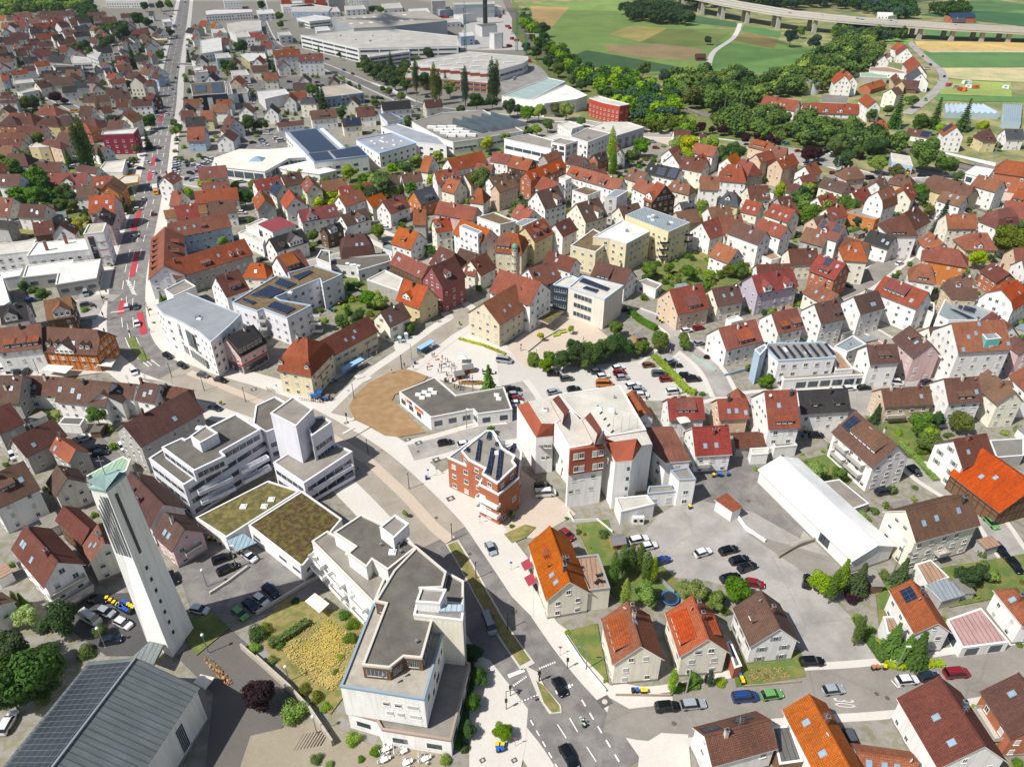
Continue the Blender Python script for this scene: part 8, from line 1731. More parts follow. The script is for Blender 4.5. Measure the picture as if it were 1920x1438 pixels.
# motorcycle and rider
p=pos('A2',432,1165,.5);rz=atan2(*(lambda a,b_: (b_.y-a.y,b_.x-a.x))(pos('A2',455,1200),pos('A2',410,1135)));rt=root('motorcycle',(p.x,p.y,.22),rz)
b=MB();b.box((.1,0,.62),(1.0,.34,.32));b.box((-.55,0,.78),(.7,.3,.12));b.box((.62,0,.95),(.25,.5,.35));b.tube((.55,0,1.0),(.78,0,.35),.04);b.tube((.5,-.36,1.08),(.5,.36,1.08),.025);b.build('frame',[mat('moto_white_green','9FB8A8',.3)],rt)
b=MB();b.box((-.75,.32,.6),(.5,.22,.4));b.box((-.75,-.32,.6),(.5,.22,.4));b.build('pannier',[DARK()],rt)
for x in (-.75,.78): link('wheel',WHL,rt,(x,0,.33),sc=(1,.55,1))
tag(rt,'touring motorcycle with panniers crossing the junction','motorcycle',q=(1092,1353),fixed=True)
m_=Matrix.Rotation(rz,3,'Z') @ Vector((-.25,0,0));rt=root('person',(p.x+m_.x,p.y+m_.y,.22-.02),rz-pi/2);link('body',PB['sit'],rt,sc=(1,1,1),mats={1: mat('cloth_26282E','26282E',.9),2: mat('cloth_26282E','26282E')});b=MB();b.ball((0,.02,1.66),.15,0,10,6);b.build('helmet',[WHT()],rt);tag(rt,'motorcycle rider in black with white helmet','person',q=(1092,1352),fixed=True)
# ---------------------------------------------------------------- street furniture and other things
random.seed(41)
def thing(name,t,x,y,label,cat,rz=0,z=0,group=None,fixed=True):
 q=T(t,x,y);p=P(q,z);rt=root(name,(p.x,p.y,z),rz);tag(rt,label,cat,group,q=q,fixed=fixed);return rt
def lamp(t,x,y,h=5.0,style='dark',label=None):
 rt=thing('street_lamp',t,x,y,label or {'dark': 'slim dark street lamp','arm': 'curved-arm grey street lamp','globe': 'grey lamp post with white globe','tall': 'tall pale grey lamp post'}[style],'street lamp',group='street lamps',fixed=bool(label));b=MB();m=DARK() if style == 'dark' else METAL()
 b.tube((0,0,0),(0,0,h),.11 if h < 7 else .16,.07,8);b.box((0,0,.1),(.4,.4,.2));b.build('pole',[m],rt);b=MB()
 if style == 'globe': b.ball((0,0,h+.2),.32,0,10,6)
 elif style == 'arm': b.tube((0,0,h),(-1.4,0,h+.35),.05,.04,6);b.box((-1.6,0,h+.35),(.8,.25,.14))
 elif style == 'dark': b.tube((0,0,h),(0,0,h+.3),.14,.14,8)
 else: b.box((.4,0,h),(.9,.3,.15))
 b.build('lamp_head',[WHT() if style in ('globe','tall') else m],rt);return rt
for a in (('B1',705,415),('B1',1048,205),('B1',808,820),('B1',1102,1065),('B1',1410,1432),('B0',1237,265),('B0',1470,360),('B0',1768,440),('A1',1355,283),('A1',1550,598),('C0',1322,1428),('C1',1495,1395),('S5',150,570),('S1',1035,610),('B0',280,235),('C0',1345,1020)): lamp(*a)
for a in (('A2',455,840,6.5,'arm'),('B1',1515,625,6.5,'tall'),('B1',1560,380,7,'tall'),('A3',1115,840,7,'tall'),('A3',1090,265,9.5,'tall'),('A0',1285,740,5.5,'globe'),('A0',650,700,5.5,'globe'),('A0',1275,330,5,'globe'),('A1',375,1232,5,'globe'),('A1',205,915,4.5,'globe'),('B2',250,190,7,'tall'),('B2',1245,250,6,'tall'),('D3',465,360,12,'tall'),('D3',330,350,8,'tall'),('A0',1455,215,7,'tall'),('B1',1120,140,6,'arm')): lamp(*a)
def signal(t,x,y,arm=0):
 rt=thing('traffic_light',t,x,y,'traffic light with overhead arm' if arm else 'dark traffic light on a short post','traffic light',group='traffic lights',z=.2,fixed=False);b=MB();h=5.4 if arm else 3.2
 b.tube((0,0,0),(0,0,h),.08,.06,6)
 if arm: b.tube((0,0,h),(arm,.4,h+.1),.06,.05,6)
 b.build('pole',[DARK()],rt)
 for k in ((0,2.7),)+(((arm*.9,h-.1),) if arm else ()):
  b=MB();b.box((k[0],-.12,k[1]),(.3,.24,.9),0);b.box((k[0],-.02,k[1]),(.5,.03,1.1),0)
  for i,c_ in enumerate((1,2,3)): b.tube((k[0],-.24,k[1]+.28-i*.28),(k[0],-.27,k[1]+.28-i*.28),.1,.1,8,c_)
  b.build('signal_head',[DARK(),mat('lens_red','5A1010',.3),mat('lens_amber','5A3A08',.3),mat('lens_green','0E4A2A',.3)],rt)
for a in (('A1',1565,1000),('A1',1745,912),('A1',1540,1082,2.5),('A2',340,830),('A2',165,912),('B1',655,582),('C0',940,1060,-1.5),('C0',955,1205),('C0',1270,320),('C0',1180,1220),('C0',935,912,2.5)): signal(*a)
def sign(t,x,y,c,shape='s',label=''):
 rt=thing('road_sign',t,x,y,label,'road sign',group='road signs',z=.2,fixed=False);b=MB();b.tube((0,0,0),(0,0,2.6),.035,n=6);b.build('pole',[METAL()],rt);b=MB()
 if shape == 's': b.box((0,-.05,2.4),(.55,.04,.55))
 elif shape == 'c': b.tube((0,-.03,2.4),(0,-.07,2.4),.3,.3,14)
 else: b.face([(-.4,-.06,2.75),(0,-.06,2.05),(.4,-.06,2.75)]);b.face([(-.4,-.03,2.75),(.4,-.03,2.75),(0,-.03,2.05)])
 b.build('sign_plate',[mat('sign_'+c,c,.5)],rt)
for a in (('A1',1570,225,'2F62B4','s','blue parking sign'),('A1',1595,1310,'B8303A','t','red and white give-way sign'),('B1',1240,975,'2F62B4','c','round blue sign'),('B1',1302,965,'4F82C4','s','pale blue square sign'),('B1',1610,1310,'2F62B4','s','blue sign'),('B1',672,400,'8FA8D4','s','pale blue sign'),('A2',295,750,'B8303A','t','give-way sign'),('S1',325,760,'8F98D4','s','lilac-blue sign'),('B2',142,70,'B01A20','s','red pillar sign'),('E1',1385,760,'D99A0C','s','yellow sign'),('E0',1635,825,'D99A0C','c','round yellow sign'),('D4',1875,590,'D9C010','s','yellow station sign'),('A3',705,430,'C9C9C4','s','white notice board')): sign(*a)
# bins
def bin_(t,x,y,c,label):
 q=T(t,x,y);p=P(q,.5);rt=root('wheelie_bin',(p.x,p.y,.14),random.uniform(-.4,.4));b=MB();b.loft([(-.25,-.3),(.25,-.3),(.25,.3),(-.25,.3)],.05,[(-.3,-.36),(.3,-.36),(.3,.36),(-.3,.36)],1.0,0);b.build('bin_body',[DARK()],rt);b=MB();b.box((0,0,1.06),(.64,.78,.12));b.build('lid',[mat('bin_'+c,c,.5)],rt);tag(rt,label,'bin','wheelie bins',q=q)
YB,BB,KB='D8B810','1E56B0','2A2C30'
for t_,x,y,c in [('A1',1485,1305,YB),('A1',1518,1307,YB),('A1',1490,1335,BB),('A1',1515,1332,BB),('A2',1380,865,BB),('A2',1400,875,BB),('A2',1412,900,YB),('A2',1420,920,YB),('A2',770,972,BB),('A2',800,975,YB),('A2',820,975,YB),('A2',745,972,KB),('C1',1225,920,YB),('C1',1250,905,YB),('C1',1280,890,YB),('C1',1140,955,BB),('C1',1160,970,BB),('B2',1525,968,YB),('B2',1560,962,BB),('B2',1580,966,BB),('B2',1630,958,BB),('B2',1355,1195,YB),('A3',1045,828,YB),('A3',1000,830,'A86A4A'),('A3',975,832,'A86A4A'),('C3',440,1040,BB),('C3',465,1060,YB),('C3',485,1075,YB),('C4',575,1115,YB),('C4',595,1110,YB),('B3',325,680,BB),('B3',345,650,YB),('B1',1225,985,BB),('S5',405,440,BB),('S5',1015,780,'2F5A3A'),('S5',1165,785,BB),('A0',585,405,YB),('A0',1290,35,YB),('A0',1330,40,YB),('A0',1360,60,YB),('A0',1550,60,BB),('A0',800,490,KB),('A0',1468,118,YB)]: bin_(t_,x,y,c,{YB: 'yellow-lidded',BB: 'blue-lidded',KB: 'black'}.get(c,'brown or green-lidded')+' wheelie bin')
for i in range(5): bin_('A0',660+i*22,405+i*14,YB,'yellow-lidded wheelie bin');bin_('A0',730+i*14,452+i*8,BB,'blue-lidded wheelie bin');bin_('A0',765+i*14,428+i*9,BB if i < 2 else YB,('blue' if i < 2 else 'yellow')+'-lidded wheelie bin')
# bus shelters
def shelter(t,p0,p1,label,d_=1.6):
 a,b_=P(T(t,*p0),2.5).xy,P(T(t,*p1),2.5).xy;d=b_-a;L=d.length;rt=root('bus_shelter',((a.x+b_.x)/2,(a.y+b_.y)/2,.18),atan2(d.y,d.x));tag(rt,label,'bus shelter',q=T(t,*p0),fixed=True);n=max(3,int(L/1.6));b=MB()
 for i in range(n+1):
  x=-L/2+L*i/n;b.box((x,d_/2,1.2),(.08,.08,2.4));b.box((x,0,2.42),(.08,d_+.5,.08))
  if i in (0,n): b.box((x,-d_/2,1.2),(.08,.08,2.4))
 for y in (-d_/2-.2,0,d_/2+.2): b.box((0,y,2.47),(L+.3,.08,.08))
 b.build('frame',[mat('shelter_blue','5E86B4',.4)],rt);b=MB();b.box((0,0,2.52),(L+.2,d_+.4,.03));b.build('roof_glass',[mat('shelter_glass','8FB4D4',.1,.05)],rt);b=MB();b.box((0,d_/2,1.2),(L,.02,1.8));b.build('rear_glass',[mat('shelter_glass','8FB4D4')],rt);b=MB();b.box((0,.35,.5),(L*.6,.4,.06));b.box((-L*.2,.35,.25),(.06,.3,.5));b.box((L*.2,.35,.25),(.06,.3,.5));b.build('bench',[METAL()],rt)
shelter('S1',(1300,420),(1590,265),'blue glass bus shelter in front of the long yellow wing');shelter('S5',(480,150),(760,-10),'glass bus shelter with bicycles at the crowded square')
# bicycles
def bike(t,x,y,rz,label,z=.2):
 rt=thing('bicycle',t,x,y,label,'bicycle',rz=rz,z=z,group='parked bicycles',fixed=False);b=MB()
 for x_ in (-.52,.52):
  for i in range(14): a=6.283*i/14;a2=6.283*(i+1)/14;b.tube((x_+.33*cos(a),0,.34+.33*sin(a)),(x_+.33*cos(a2),0,.34+.33*sin(a2)),.022,n=4,cap=False)
 b.build('wheel',[DARK()],rt);b=MB()
 for p0,p1 in (((-.52,.34),(-.1,.35)),((-.1,.35),(.35,.8)),((-.2,.8),(.35,.8)),((-.52,.34),(-.2,.8)),((-.1,.35),(-.22,.95)),((.35,.8),(.52,.34)),((.35,.8),(.32,1.02))): b.tube((p0[0],0,p0[1]),(p1[0],0,p1[1]),.02,n=5)
 b.tube((.32,-.25,1.02),(.32,.25,1.02),.016,n=5);b.box((-.23,0,.97),(.24,.14,.05));b.build('frame',[METAL()],rt)
for i,(x,y) in enumerate(((560,230),(590,250),(620,225),(650,205),(690,190),(470,265))): bike('S5',x,y,.5+i*.2,'parked bicycle by the glass bus shelter')
for x,y in ((170,730),(200,745),(240,740),(255,765)): bike('S1',x,y,.4+x*.01,'parked bicycle on the pavement by the yellow inn')
# huts and planter on the square
def hut(t,x,y,w_,d_,h_,rz,label):
 rt=thing('wooden_hut',t,x,y,label,'hut',rz=rz);b=MB();b.prism([(-w_/2,-d_/2),(w_/2,-d_/2),(w_/2,d_/2),(-w_/2,d_/2)],0,h_)
 b.face([(-w_/2,-d_/2,h_),(-w_/2,d_/2,h_),(-w_/2,0,h_+.7)]);b.face([(w_/2,d_/2,h_),(w_/2,-d_/2,h_),(w_/2,0,h_+.7)])
 for i in range(int(w_/.3)): b.box((-w_/2+.15+i*.3,-d_/2-.01,h_/2),(.04,.03,h_))
 b.build('wall',[mat('hut_wood','A8763A',.8,.12)],rt);b=MB()
 for s in (1,-1): b.face([(-w_/2-.25,s*(d_/2+.3),h_-.2),(w_/2+.25,s*(d_/2+.3),h_-.2),(w_/2+.25,0,h_+.78),(-w_/2-.25,0,h_+.78)][::s]);b.face([(-w_/2-.25,s*(d_/2+.3),h_-.3),(w_/2+.25,s*(d_/2+.3),h_-.3),(w_/2+.25,0,h_+.68),(-w_/2-.25,0,h_+.68)])
 b.build('roof',[mat('hut_roof','6E6E70',.8,.1)],rt);b=MB();b.box((0,-d_/2-.03,h_*.45),(.9,.05,h_*.85));b.build('door',[WOOD()],rt)
hut('S5',1290,740,2.6,2.2,2.1,.3,'small wooden hut with grey roof, front one of two');hut('S5',1460,620,3,2.4,2.2,.3,'small wooden hut with grey roof, rear one of two');hut('A2',645,75,3,2.6,2,.2,'brown garden shed beside the lawn and parked white cars');hut('C3',270,1240,2.6,2.4,2.1,.3,'small flat wooden kiosk under the plane trees')
rt=thing('raised_planter','S5',1540,850,'curved wooden raised flower bed beside the two huts','planter');b=MB()
for i in range(12): a=pi+i*pi/11;b.box((2.6*cos(a)*1.5,1.4*sin(a)+.6,.35),(1.2,.12,.7),0,rz=a+pi/2)
b.build('planks',[mat('hut_wood','A8763A')],rt);b=MB();b.box((0,.2,.3),(6.4,1.6,.5));b.build('soil',[MULCH],rt)
for i in range(9): link('plant',CR['s'][i % 3],rt,(-2.6+i*.65,.2+random.uniform(-.4,.4),.5),sc=(.45,)*3,mats={0: folm(random.choice('mlyp'))})
for i,(x,y) in enumerate(((820,372),(688,505),(940,460))):
 rt=thing('bar_table','S5',x,y,'round standing table with orange top','table',group='standing tables',fixed=False,z=.2);b=MB();b.tube((0,0,1.05),(0,0,1.1),.5,.5,14);b.build('table_top',[mat('table_orange','C9803A',.6)],rt);b=MB();b.tube((0,0,0),(0,0,1.05),.04);b.tube((0,0,0),(0,0,.03),.3);b.build('leg',[METAL()],rt)
rt=thing('tent','S5',1360,430,'small white pop-up tent on the pale gravel behind the people','tent');b=MB();b.loft([(-1.5,-1.2),(1.5,-1.2),(1.5,1.2),(-1.5,1.2)],2,[(-.1,-.1),(.1,-.1),(.1,.1),(-.1,.1)],2.8);b.build('canopy',[WHT()],rt);b=MB()
for x in (-1.4,1.4):
 for y in (-1.1,1.1): b.box((x,y,1),(.06,.06,2))
b.build('leg',[METAL()],rt)
# roadworks barrier
rt=thing('barrier','S1',820,925,'long red and white barrier fence along the roadworks','barrier',z=.3);a,b_=pos('S1',640,890),pos('S1',1010,945);c0_=(a+b_)/2;n_=22;d=(b_-a)/n_
for m_,k in ((WHT(),0),(mat('sign_red','A81E2A'),1)):
 b=MB()
 for i in range(n_):
  if i % 2 == k:
   q=a+d*(i+.5)-rt.location;b.box((q.x,q.y,.85),(d.length,.05,.25),0,rz=atan2(d.y,d.x));b.box((q.x,q.y,.4),(.05,.05,.9))
 b.build('board',[m_],rt)
for x,y,c_ in ((1775,1262,'2F8A94'),(1832,1228,'8FA8C4')):
 rt=thing('portable_toilet','C1',x,y,('teal' if c_ == '2F8A94' else 'pale blue')+' portable toilet cabin with white roof at the kerb','portable toilet',rz=.4);b=MB();b.box((0,0,1.1),(1.1,1.1,2.2));b.build('cabin',[mat('toilet_'+c_,c_,.5)],rt);b=MB();b.loft([(-.6,-.6),(.6,-.6),(.6,.6),(-.6,.6)],2.2,[(-.35,-.35),(.35,-.35),(.35,.35),(-.35,.35)],2.5);b.build('roof',[WHT()],rt);b=MB();b.box((0,-.57,1.05),(.7,.04,1.9));b.build('door',[WHT()],rt)
rt=thing('container','D2',405,555,'bright blue freight container behind the red barn roofs','container',rz=.1);b=MB();b.box((0,0,1.3),(9,2.5,2.6));[b.box((-4.4+i*.4,-1.27,1.3),(.08,.05,2.4)) for i in range(23)];b.build('box',[mat('container_blue','1F5FA8',.5)],rt)
# parasols,awnings,tents
def canopy(t,pts,h_,label,c='DAD5C8',name='parasol',cat='parasol',rise=.5):
 pl=worldpoly(t,pts,h_);c0_=sum((Vector(q) for q in pl),Vector((0,0)))/len(pl);rt=root(name,(c0_.x,c0_.y,0));tag(rt,label,cat,q=T(t,*pts[0]),fixed=True);l_=[tuple(Vector(q)-c0_) for q in pl];b=MB()
 for i in range(len(l_)): a,e=l_[i],l_[(i+1) % len(l_)];b.face([(*a,h_),(*e,h_),(0,0,h_+rise)]);b.face([(*a,h_-.02),(0,0,h_+rise-.03),(*e,h_-.02)]);b.face([(*a,h_-.25),(*e,h_-.25),(*e,h_),(*a,h_)])
 b.build('canopy',[mat('cloth_'+c,c,.85,.04)],rt);b=MB();b.tube((0,0,0),(0,0,h_+rise),.05)
 for q in l_: b.tube((q[0]*.95,q[1]*.95,0),(q[0]*.95,q[1]*.95,h_),.035,n=5)
 b.build('pole',[METAL()],rt)
canopy('B0',[(300,200),(350,165),(530,178),(470,228)],2.7,'large cream parasol in front of the half-timbered inn');canopy('B0',[(695,170),(735,125),(832,128),(800,180)],2.7,'cream square parasol beside the half-timbered inn')
canopy('A1',[(302,415),(362,365),(450,430),(390,487)],2.6,'white pavilion tent beside the terraced flats garden',name='tent',cat='tent');canopy('A0',[(1190,915),(1235,865),(1320,885),(1262,955)],2.5,'white tent canopy beside the church nave',name='tent',cat='tent')
canopy('B2',[(1255,545),(1330,530),(1362,575),(1290,590)],6.5,'white roof-terrace parasol on the house with rose roof')
for i,(p0,p1) in enumerate((((78,165),(105,215)),((100,255),(130,310)))):
 a,b_=P(T('A2',*p0),3).xy,P(T('A2',*p1),3).xy;d=b_-a;rt=root('awning',(a.x+d.x/2,a.y+d.y/2,0),atan2(d.y,d.x));b=MB();L=d.length;b.face([(-L/2,.9,3.3),(L/2,.9,3.3),(L/2,-.9,2.6),(-L/2,-.9,2.6)]);b.face([(-L/2,-.9,2.6),(L/2,-.9,2.6),(L/2,-.9,2.35),(-L/2,-.9,2.35)]);b.build('cloth',[mat('awning_red','8A2A36',.85,.1)],rt);b=MB();b.tube((-L/2,.9,3.2),(-L/2,-.9,2.6),.03);b.tube((L/2,.9,3.2),(L/2,-.9,2.6),.03);b.build('arm',[METAL()],rt);tag(rt,('rear','front')[i]+' dark red awning on the cream house by the pavement','awning',q=T('A2',*p0),fixed=True)
# cafe garden
def chair_mesh():
 b=MB();b.box((0,0,.44),(.46,.46,.05));b.box((0,.22,.7),(.46,.05,.5))
 for x in (-.2,.2):
  for y in (-.2,.2): b.box((x,y,.22),(.04,.04,.44))
  b.box((x*1.15,0,.64),(.05,.42,.04))
 return b.mesh('garden_chair',[WHT()])
CHR=chair_mesh()
for k,(x,y) in enumerate(((800,1340),(830,1300),(910,1350),(790,1405),(1040,1400),(925,1425))):
 rt=thing('garden_table','A1',x,y,'white garden table on the café terrace','table',rz=.5,z=.13,group='café tables',fixed=False);b=MB();b.box((0,0,.72),(1.2,.8,.05));b.build('table_top',[WHT()],rt)
 for lx in (-.5,.5):
  for ly in (-.3,.3): b=MB();b.box((lx,ly,.35),(.05,.05,.7));b.build('leg',[WHT()],rt)
 for i,(dx,dy,r_) in enumerate(((-.9,.1,pi/2),(.9,0,-pi/2),(0,.75,0),(.1,-.75,pi))):
  if random.random() < .15: continue
  p=rt.matrix_basis @ Vector((dx,dy,0));o=link('garden_chair',CHR,None,tuple(p),(0,0,.5+r_+random.uniform(-.3,.3)));tag(o,'white plastic garden chair at the café tables','chair','café chairs',q=PX(p))
for x,y in ((855,1370),(1005,1390)):
 rt=thing('parasol','A1',x,y,'closed white parasol','parasol',group='closed parasols',fixed=False);b=MB();b.tube((0,0,.9),(0,0,2.7),.22,.05,8);b.build('cloth',[WHT()],rt);b=MB();b.tube((0,0,0),(0,0,2.8),.03);b.tube((0,0,0),(0,0,.1),.3);b.build('pole',[METAL()],rt)
# garden playthings
rt=thing('trampoline','A2',970,410,'round blue trampoline in the garden','trampoline');b=MB();b.tube((0,0,.7),(0,0,.74),1.7,1.7,20);b.build('mat',[DARK()],rt);b=MB()
for i in range(20): a=i*pi/10;b.box((1.75*cos(a),1.75*sin(a),.74),(.6,.3,.08),0,rz=a+pi/2)
for i in range(6): a=i*pi/3;b.tube((1.8*cos(a),1.8*sin(a),0),(1.8*cos(a),1.8*sin(a),2.4),.03,n=5)
b.build('padding',[mat('trampoline_blue','1E6AA0',.6)],rt)
rt=thing('play_tower','A2',775,235,'small wooden play tower with green slide','playhouse',rz=.4);b=MB()
for x in (-.7,.7):
 for y in (-.7,.7): b.box((x,y,1.2),(.1,.1,2.4))
b.box((0,0,1.2),(1.5,1.5,.1));b.build('frame',[mat('hut_wood','A8763A')],rt);b=MB();b.face([(-.9,-.9,2.3),(.9,-.9,2.3),(.9,0,3),(-.9,0,3)]);b.face([(-.9,.9,2.3),(-.9,0,3),(.9,0,3),(.9,.9,2.3)]);b.build('roof',[mat('hut_roof','6E6E70')],rt);b=MB();b.box((1.6,-.2,.65),(2.0,.5,.06),0);b.build('slide',[mat('slide_green','2FA050',.4)],rt)
# low walls
def wall_(t,pts,h_,th,m,label,name='garden_wall'):
 wp=[P(T(t,*q),h_).xy for q in pts];b=MB();c0_=wp[0]
 for i in range(len(wp)-1): d=wp[i+1]-wp[i];q=(wp[i]+wp[i+1])/2-c0_;b.box((q.x,q.y,h_/2+i*.002),(d.length+th*.5,th,h_),0,rz=atan2(d.y,d.x))
 o=b.build(name,[m]);o.location=(c0_.x,c0_.y,0);tag(o,label,'wall' if 'wall' in name else 'fence',q=T(t,*pts[0]),fixed=True)
wall_('A0',[(1480,680),(1620,800),(1760,930),(1904,1060)],1.6,.4,mat('wall_sand','A8A090',.9,.12),'pale retaining wall on the left of the yellow-flowered garden');wall_('A1',[(0,750),(200,930),(330,1070),(465,1270)],1.9,.4,mat('wall_sand','A8A090'),'pale sloping retaining wall below the yellow-flowered garden')
wall_('A1',[(0,480),(170,380),(300,300),(420,240)],1.0,.3,CONC(),'concrete parapet along the walled car park ramp');wall_('A0',[(1290,360),(1400,290),(1520,200)],.8,.4,CONC(),'low wall between the two lower car rows');wall_('B2',[(1700,1245),(1760,1330),(1900,1425)],1.0,.4,WHT(),'white parapet wall of the ramp behind the red-roofed shed')
wall_('A3',[(400,130),(520,60),(640,20)],1.2,.5,mat('stone_wall','857C6C',.95,.3,2),'rough stone ramp wall at the end of the white hall');wall_('A2',[(320,610),(440,790),(580,960)],1.0,.06,WHT(),'white railing around the street-corner lawn','railing');wall_('A2',[(640,985),(980,990)],.9,.1,mat('fence_wood','9A8E7A',.9,.15),'low weathered fence in front of the first cream twin house','fence')
wall_('A2',[(1430,935),(1780,905)],.8,.12,mat('fence_wood','9A8E7A'),'low wooden fence before the white shuttered house garden','fence');wall_('A2',[(900,250),(1000,350)],1.6,.06,mat('fence_grey','8F8F92',.8,.1),'grey board fence between garden and asphalt yard','fence');wall_('B2',[(480,1210),(520,1280),(690,1270),(800,1360)],.9,.08,WHT(),'white picket fence around the small office garden','fence')
wall_('B2',[(1370,90),(1540,200)],1.1,.08,mat('fence_green','8FB0A8',.7),'pale green railing beside the orange-roofed white house','railing');wall_('C2',[(1100,1330),(1250,1210),(1380,1135),(1440,1130)],.7,.4,CONC(),'curved concrete seat wall in the schoolyard','low_wall');wall_('E1',[(1520,740),(1700,800),(1917,905)],1.4,.15,WHT(),'long white fence wall beside the factory road');wall_('B2',[(1605,235),(1810,180)],1.1,.2,mat('wall_bluegrey','8FA4B8',.8),'blue-grey low wall before the solar office')
# church square steps
rt=thing('outdoor_steps','A1',330,1290,'wide flight of concrete garden steps by the pale retaining wall','steps');b=MB()
for i in range(10): b.box((-2.4+i*.55,.1*i,.1+i*.02),(.08,3.2,.12),0,rz=-.35)
b.build('tread_edge',[mat('step_edge','2E2B28',.9)],rt)
# benches in the schoolyard
for x,y in ((1355,1197),(1415,1170)):
 rt=thing('bench','C2',x,y,'lime-green lounging bench in the schoolyard','bench',group='schoolyard benches',fixed=False,rz=.4,z=.15);b=MB();b.box((0,0,.45),(2.6,1.0,.12));b.box((0,.2,.7),(2.4,.12,.5));b.box((-1.2,0,.22),(.12,.9,.45));b.box((1.2,0,.22),(.12,.9,.45));b.build('seat',[mat('bench_lime','A8B040',.6)],rt)
# wooden pole with wires
def polewire(t,x,y,h_,ends,label):
 rt=thing('utility_pole',t,x,y,label,'utility pole');b=MB();b.tube((0,0,0),(0,0,h_),.16,.1,8);b.box((0,0,h_-.5),(1.6,.1,.1));b.build('pole',[mat('pole_grey','9A948A',.9,.1)],rt);b=MB();o=rt.location
 for (t2,x2,y2,z2) in ends:
  e=P(T(t2,x2,y2),z2)-o
  for k in (-.6,0,.6):
   prev=Vector((k,0,h_-.4))
   for i in range(1,9): f=i/8;q=Vector((k,0,h_-.4)).lerp(Vector((e.x+k,e.y,e.z)),f);q.z -= 1.2*sin(pi*f);b.tube(prev,q,.012,n=4,cap=False);prev=q
 b.build('wire',[DARK()],rt)
polewire('A2',1070,985,7.5,[('A2',785,560,11.5),('A2',1215,560,11)],'leaning pale utility pole with wires beside the bright columnar conifer')
# railway masts
for i,(t_,x,y,h_) in enumerate((('D3',1035,235,11),('D3',1175,240,12),('D3',675,120,10),('D3',540,60,10),('D4',755,495,12),('D4',215,800,12),('D4',1645,600,11),('D4',1475,670,9),('E2',1170,290,10),('E2',1295,480,10),('E2',1790,730,10),('E2',1680,730,12),('E3',290,800,11),('D3',1655,420,10))):
 rt=thing('catenary_mast',t_,x,y,'grey-green lattice railway mast','railway mast',group='railway masts',fixed=False,z=.3);b=MB()
 for dx,dy in ((-.2,-.2),(.2,-.2),(.2,.2),(-.2,.2)): b.tube((dx*1.6,dy*1.6,0),(dx,dy,h_),.05,n=4)
 for k in range(int(h_)): s=1 if k % 2 else -1;b.tube((-.28*s,-.28,k),(.28*s,-.28,k+1),.03,n=4);b.tube((-.28,-.28*s,k),(-.28,.28*s,k+1),.03,n=4)
 b.box((1.2,0,h_-1.5),(2.4,.08,.08));b.build('lattice',[mat('mast_green','7A8C84',.6)],rt)
# cranes
def crane(t,x,y,h_,jib,rz,label):
 rt=thing('tower_crane',t,x,y,label,'crane',rz=rz);G=mat('crane_green','2F7A5A',.5);b=MB();w_=.8
 for dx in (-w_,w_):
  for dy in (-w_,w_): b.box((dx,dy,h_/2),(.22,.22,h_))
 for k in range(int(h_/2)):
  s=1 if k % 2 else -1
  for sd in (-1,1): b.tube((-w_*s,sd*w_,k*2),(w_*s,sd*w_,k*2+2),.08,n=4);b.tube((sd*w_,-w_*s,k*2),(sd*w_,w_*s,k*2+2),.08,n=4)
 b.build('tower',[G],rt);b=MB();b.box((jib/2,-.5,h_),(jib,.2,.2));b.box((jib/2,.5,h_),(jib,.2,.2));b.box((jib/2,0,h_+1.4),(jib,.2,.2));b.tube((0,0,h_),(0,0,h_+5),.2,n=4)
 for k in range(int(jib/2)): b.tube((k*2,-.5,h_),(k*2+1,0,h_+1.4),.06,n=4);b.tube((k*2+1,0,h_+1.4),(k*2+2,.5,h_),.06,n=4)
 b.build('jib',[G],rt);b=MB();b.box((-6,0,h_+.3),(12,1,.4));b.box((-10,0,h_-.8),(3,1.6,2));b.build('counterweight',[CONC()],rt)
crane('E2',542,455,36,30,.2,'green tower crane in front of the vast white factory');crane('E2',1003,465,33,28,3.3,'green tower crane with pale cab beside the railway');crane('E2',1085,505,18,14,2.9,'shorter green crane mast at the corner of the factory yard')
# viaduct
vb=[(1280,21),(1317,29),(1355,37.5),(1401,45),(1459,55),(1527,62),(1595,68),(1658.5,72),(1724,75),(1784.6,78),(1841,79.5),(1891,81),(1945,82.5),(2000,84)]
wp=[P(q).xy for q in vb];ex=[wp[0]+(wp[0]-wp[1])*k for k in (12,7,3)]
rt=root('viaduct',(wp[6].x,wp[6].y,0));tag(rt,'long concrete road viaduct on paired piers across the fields','viaduct',q=(1600,40),fixed=True);o_=wp[6];VZ=0;dz_=lambda i: max(7.5,15-.62*max(0,i-3));DK=[p-o_ for p in ex+wp+[wp[-1]+(wp[-1]-wp[-2])*6]]
def deck(offs,z0,z1,m,name,top=None):
 b=MB();L_=[];R__=[]
 for i,p in enumerate(DK): a=DK[max(0,i-1)];c_=DK[min(len(DK)-1,i+1)];d=(c_-a).normalized();n=Vector((-d.y,d.x));L_.append(p+n*offs[1]);R__.append(p+n*offs[0])
 for i in range(len(DK)-1):
  a,c_=dz_(i),dz_(i+1);b.face([(*R__[i],z1+a),(*R__[i+1],z1+c_),(*L_[i+1],z1+c_),(*L_[i],z1+a)],1 if top else 0);b.face([(*R__[i],z0+a),(*R__[i+1],z0+c_),(*R__[i+1],z1+c_),(*R__[i],z1+a)]);b.face([(*L_[i+1],z0+c_),(*L_[i],z0+a),(*L_[i],z1+a),(*L_[i+1],z1+c_)]);b.face([(*R__[i],z0+a),(*L_[i],z0+a),(*L_[i+1],z0+c_),(*R__[i+1],z0+c_)])
 return b.build(name,[m]+([top] if top else []),rt)
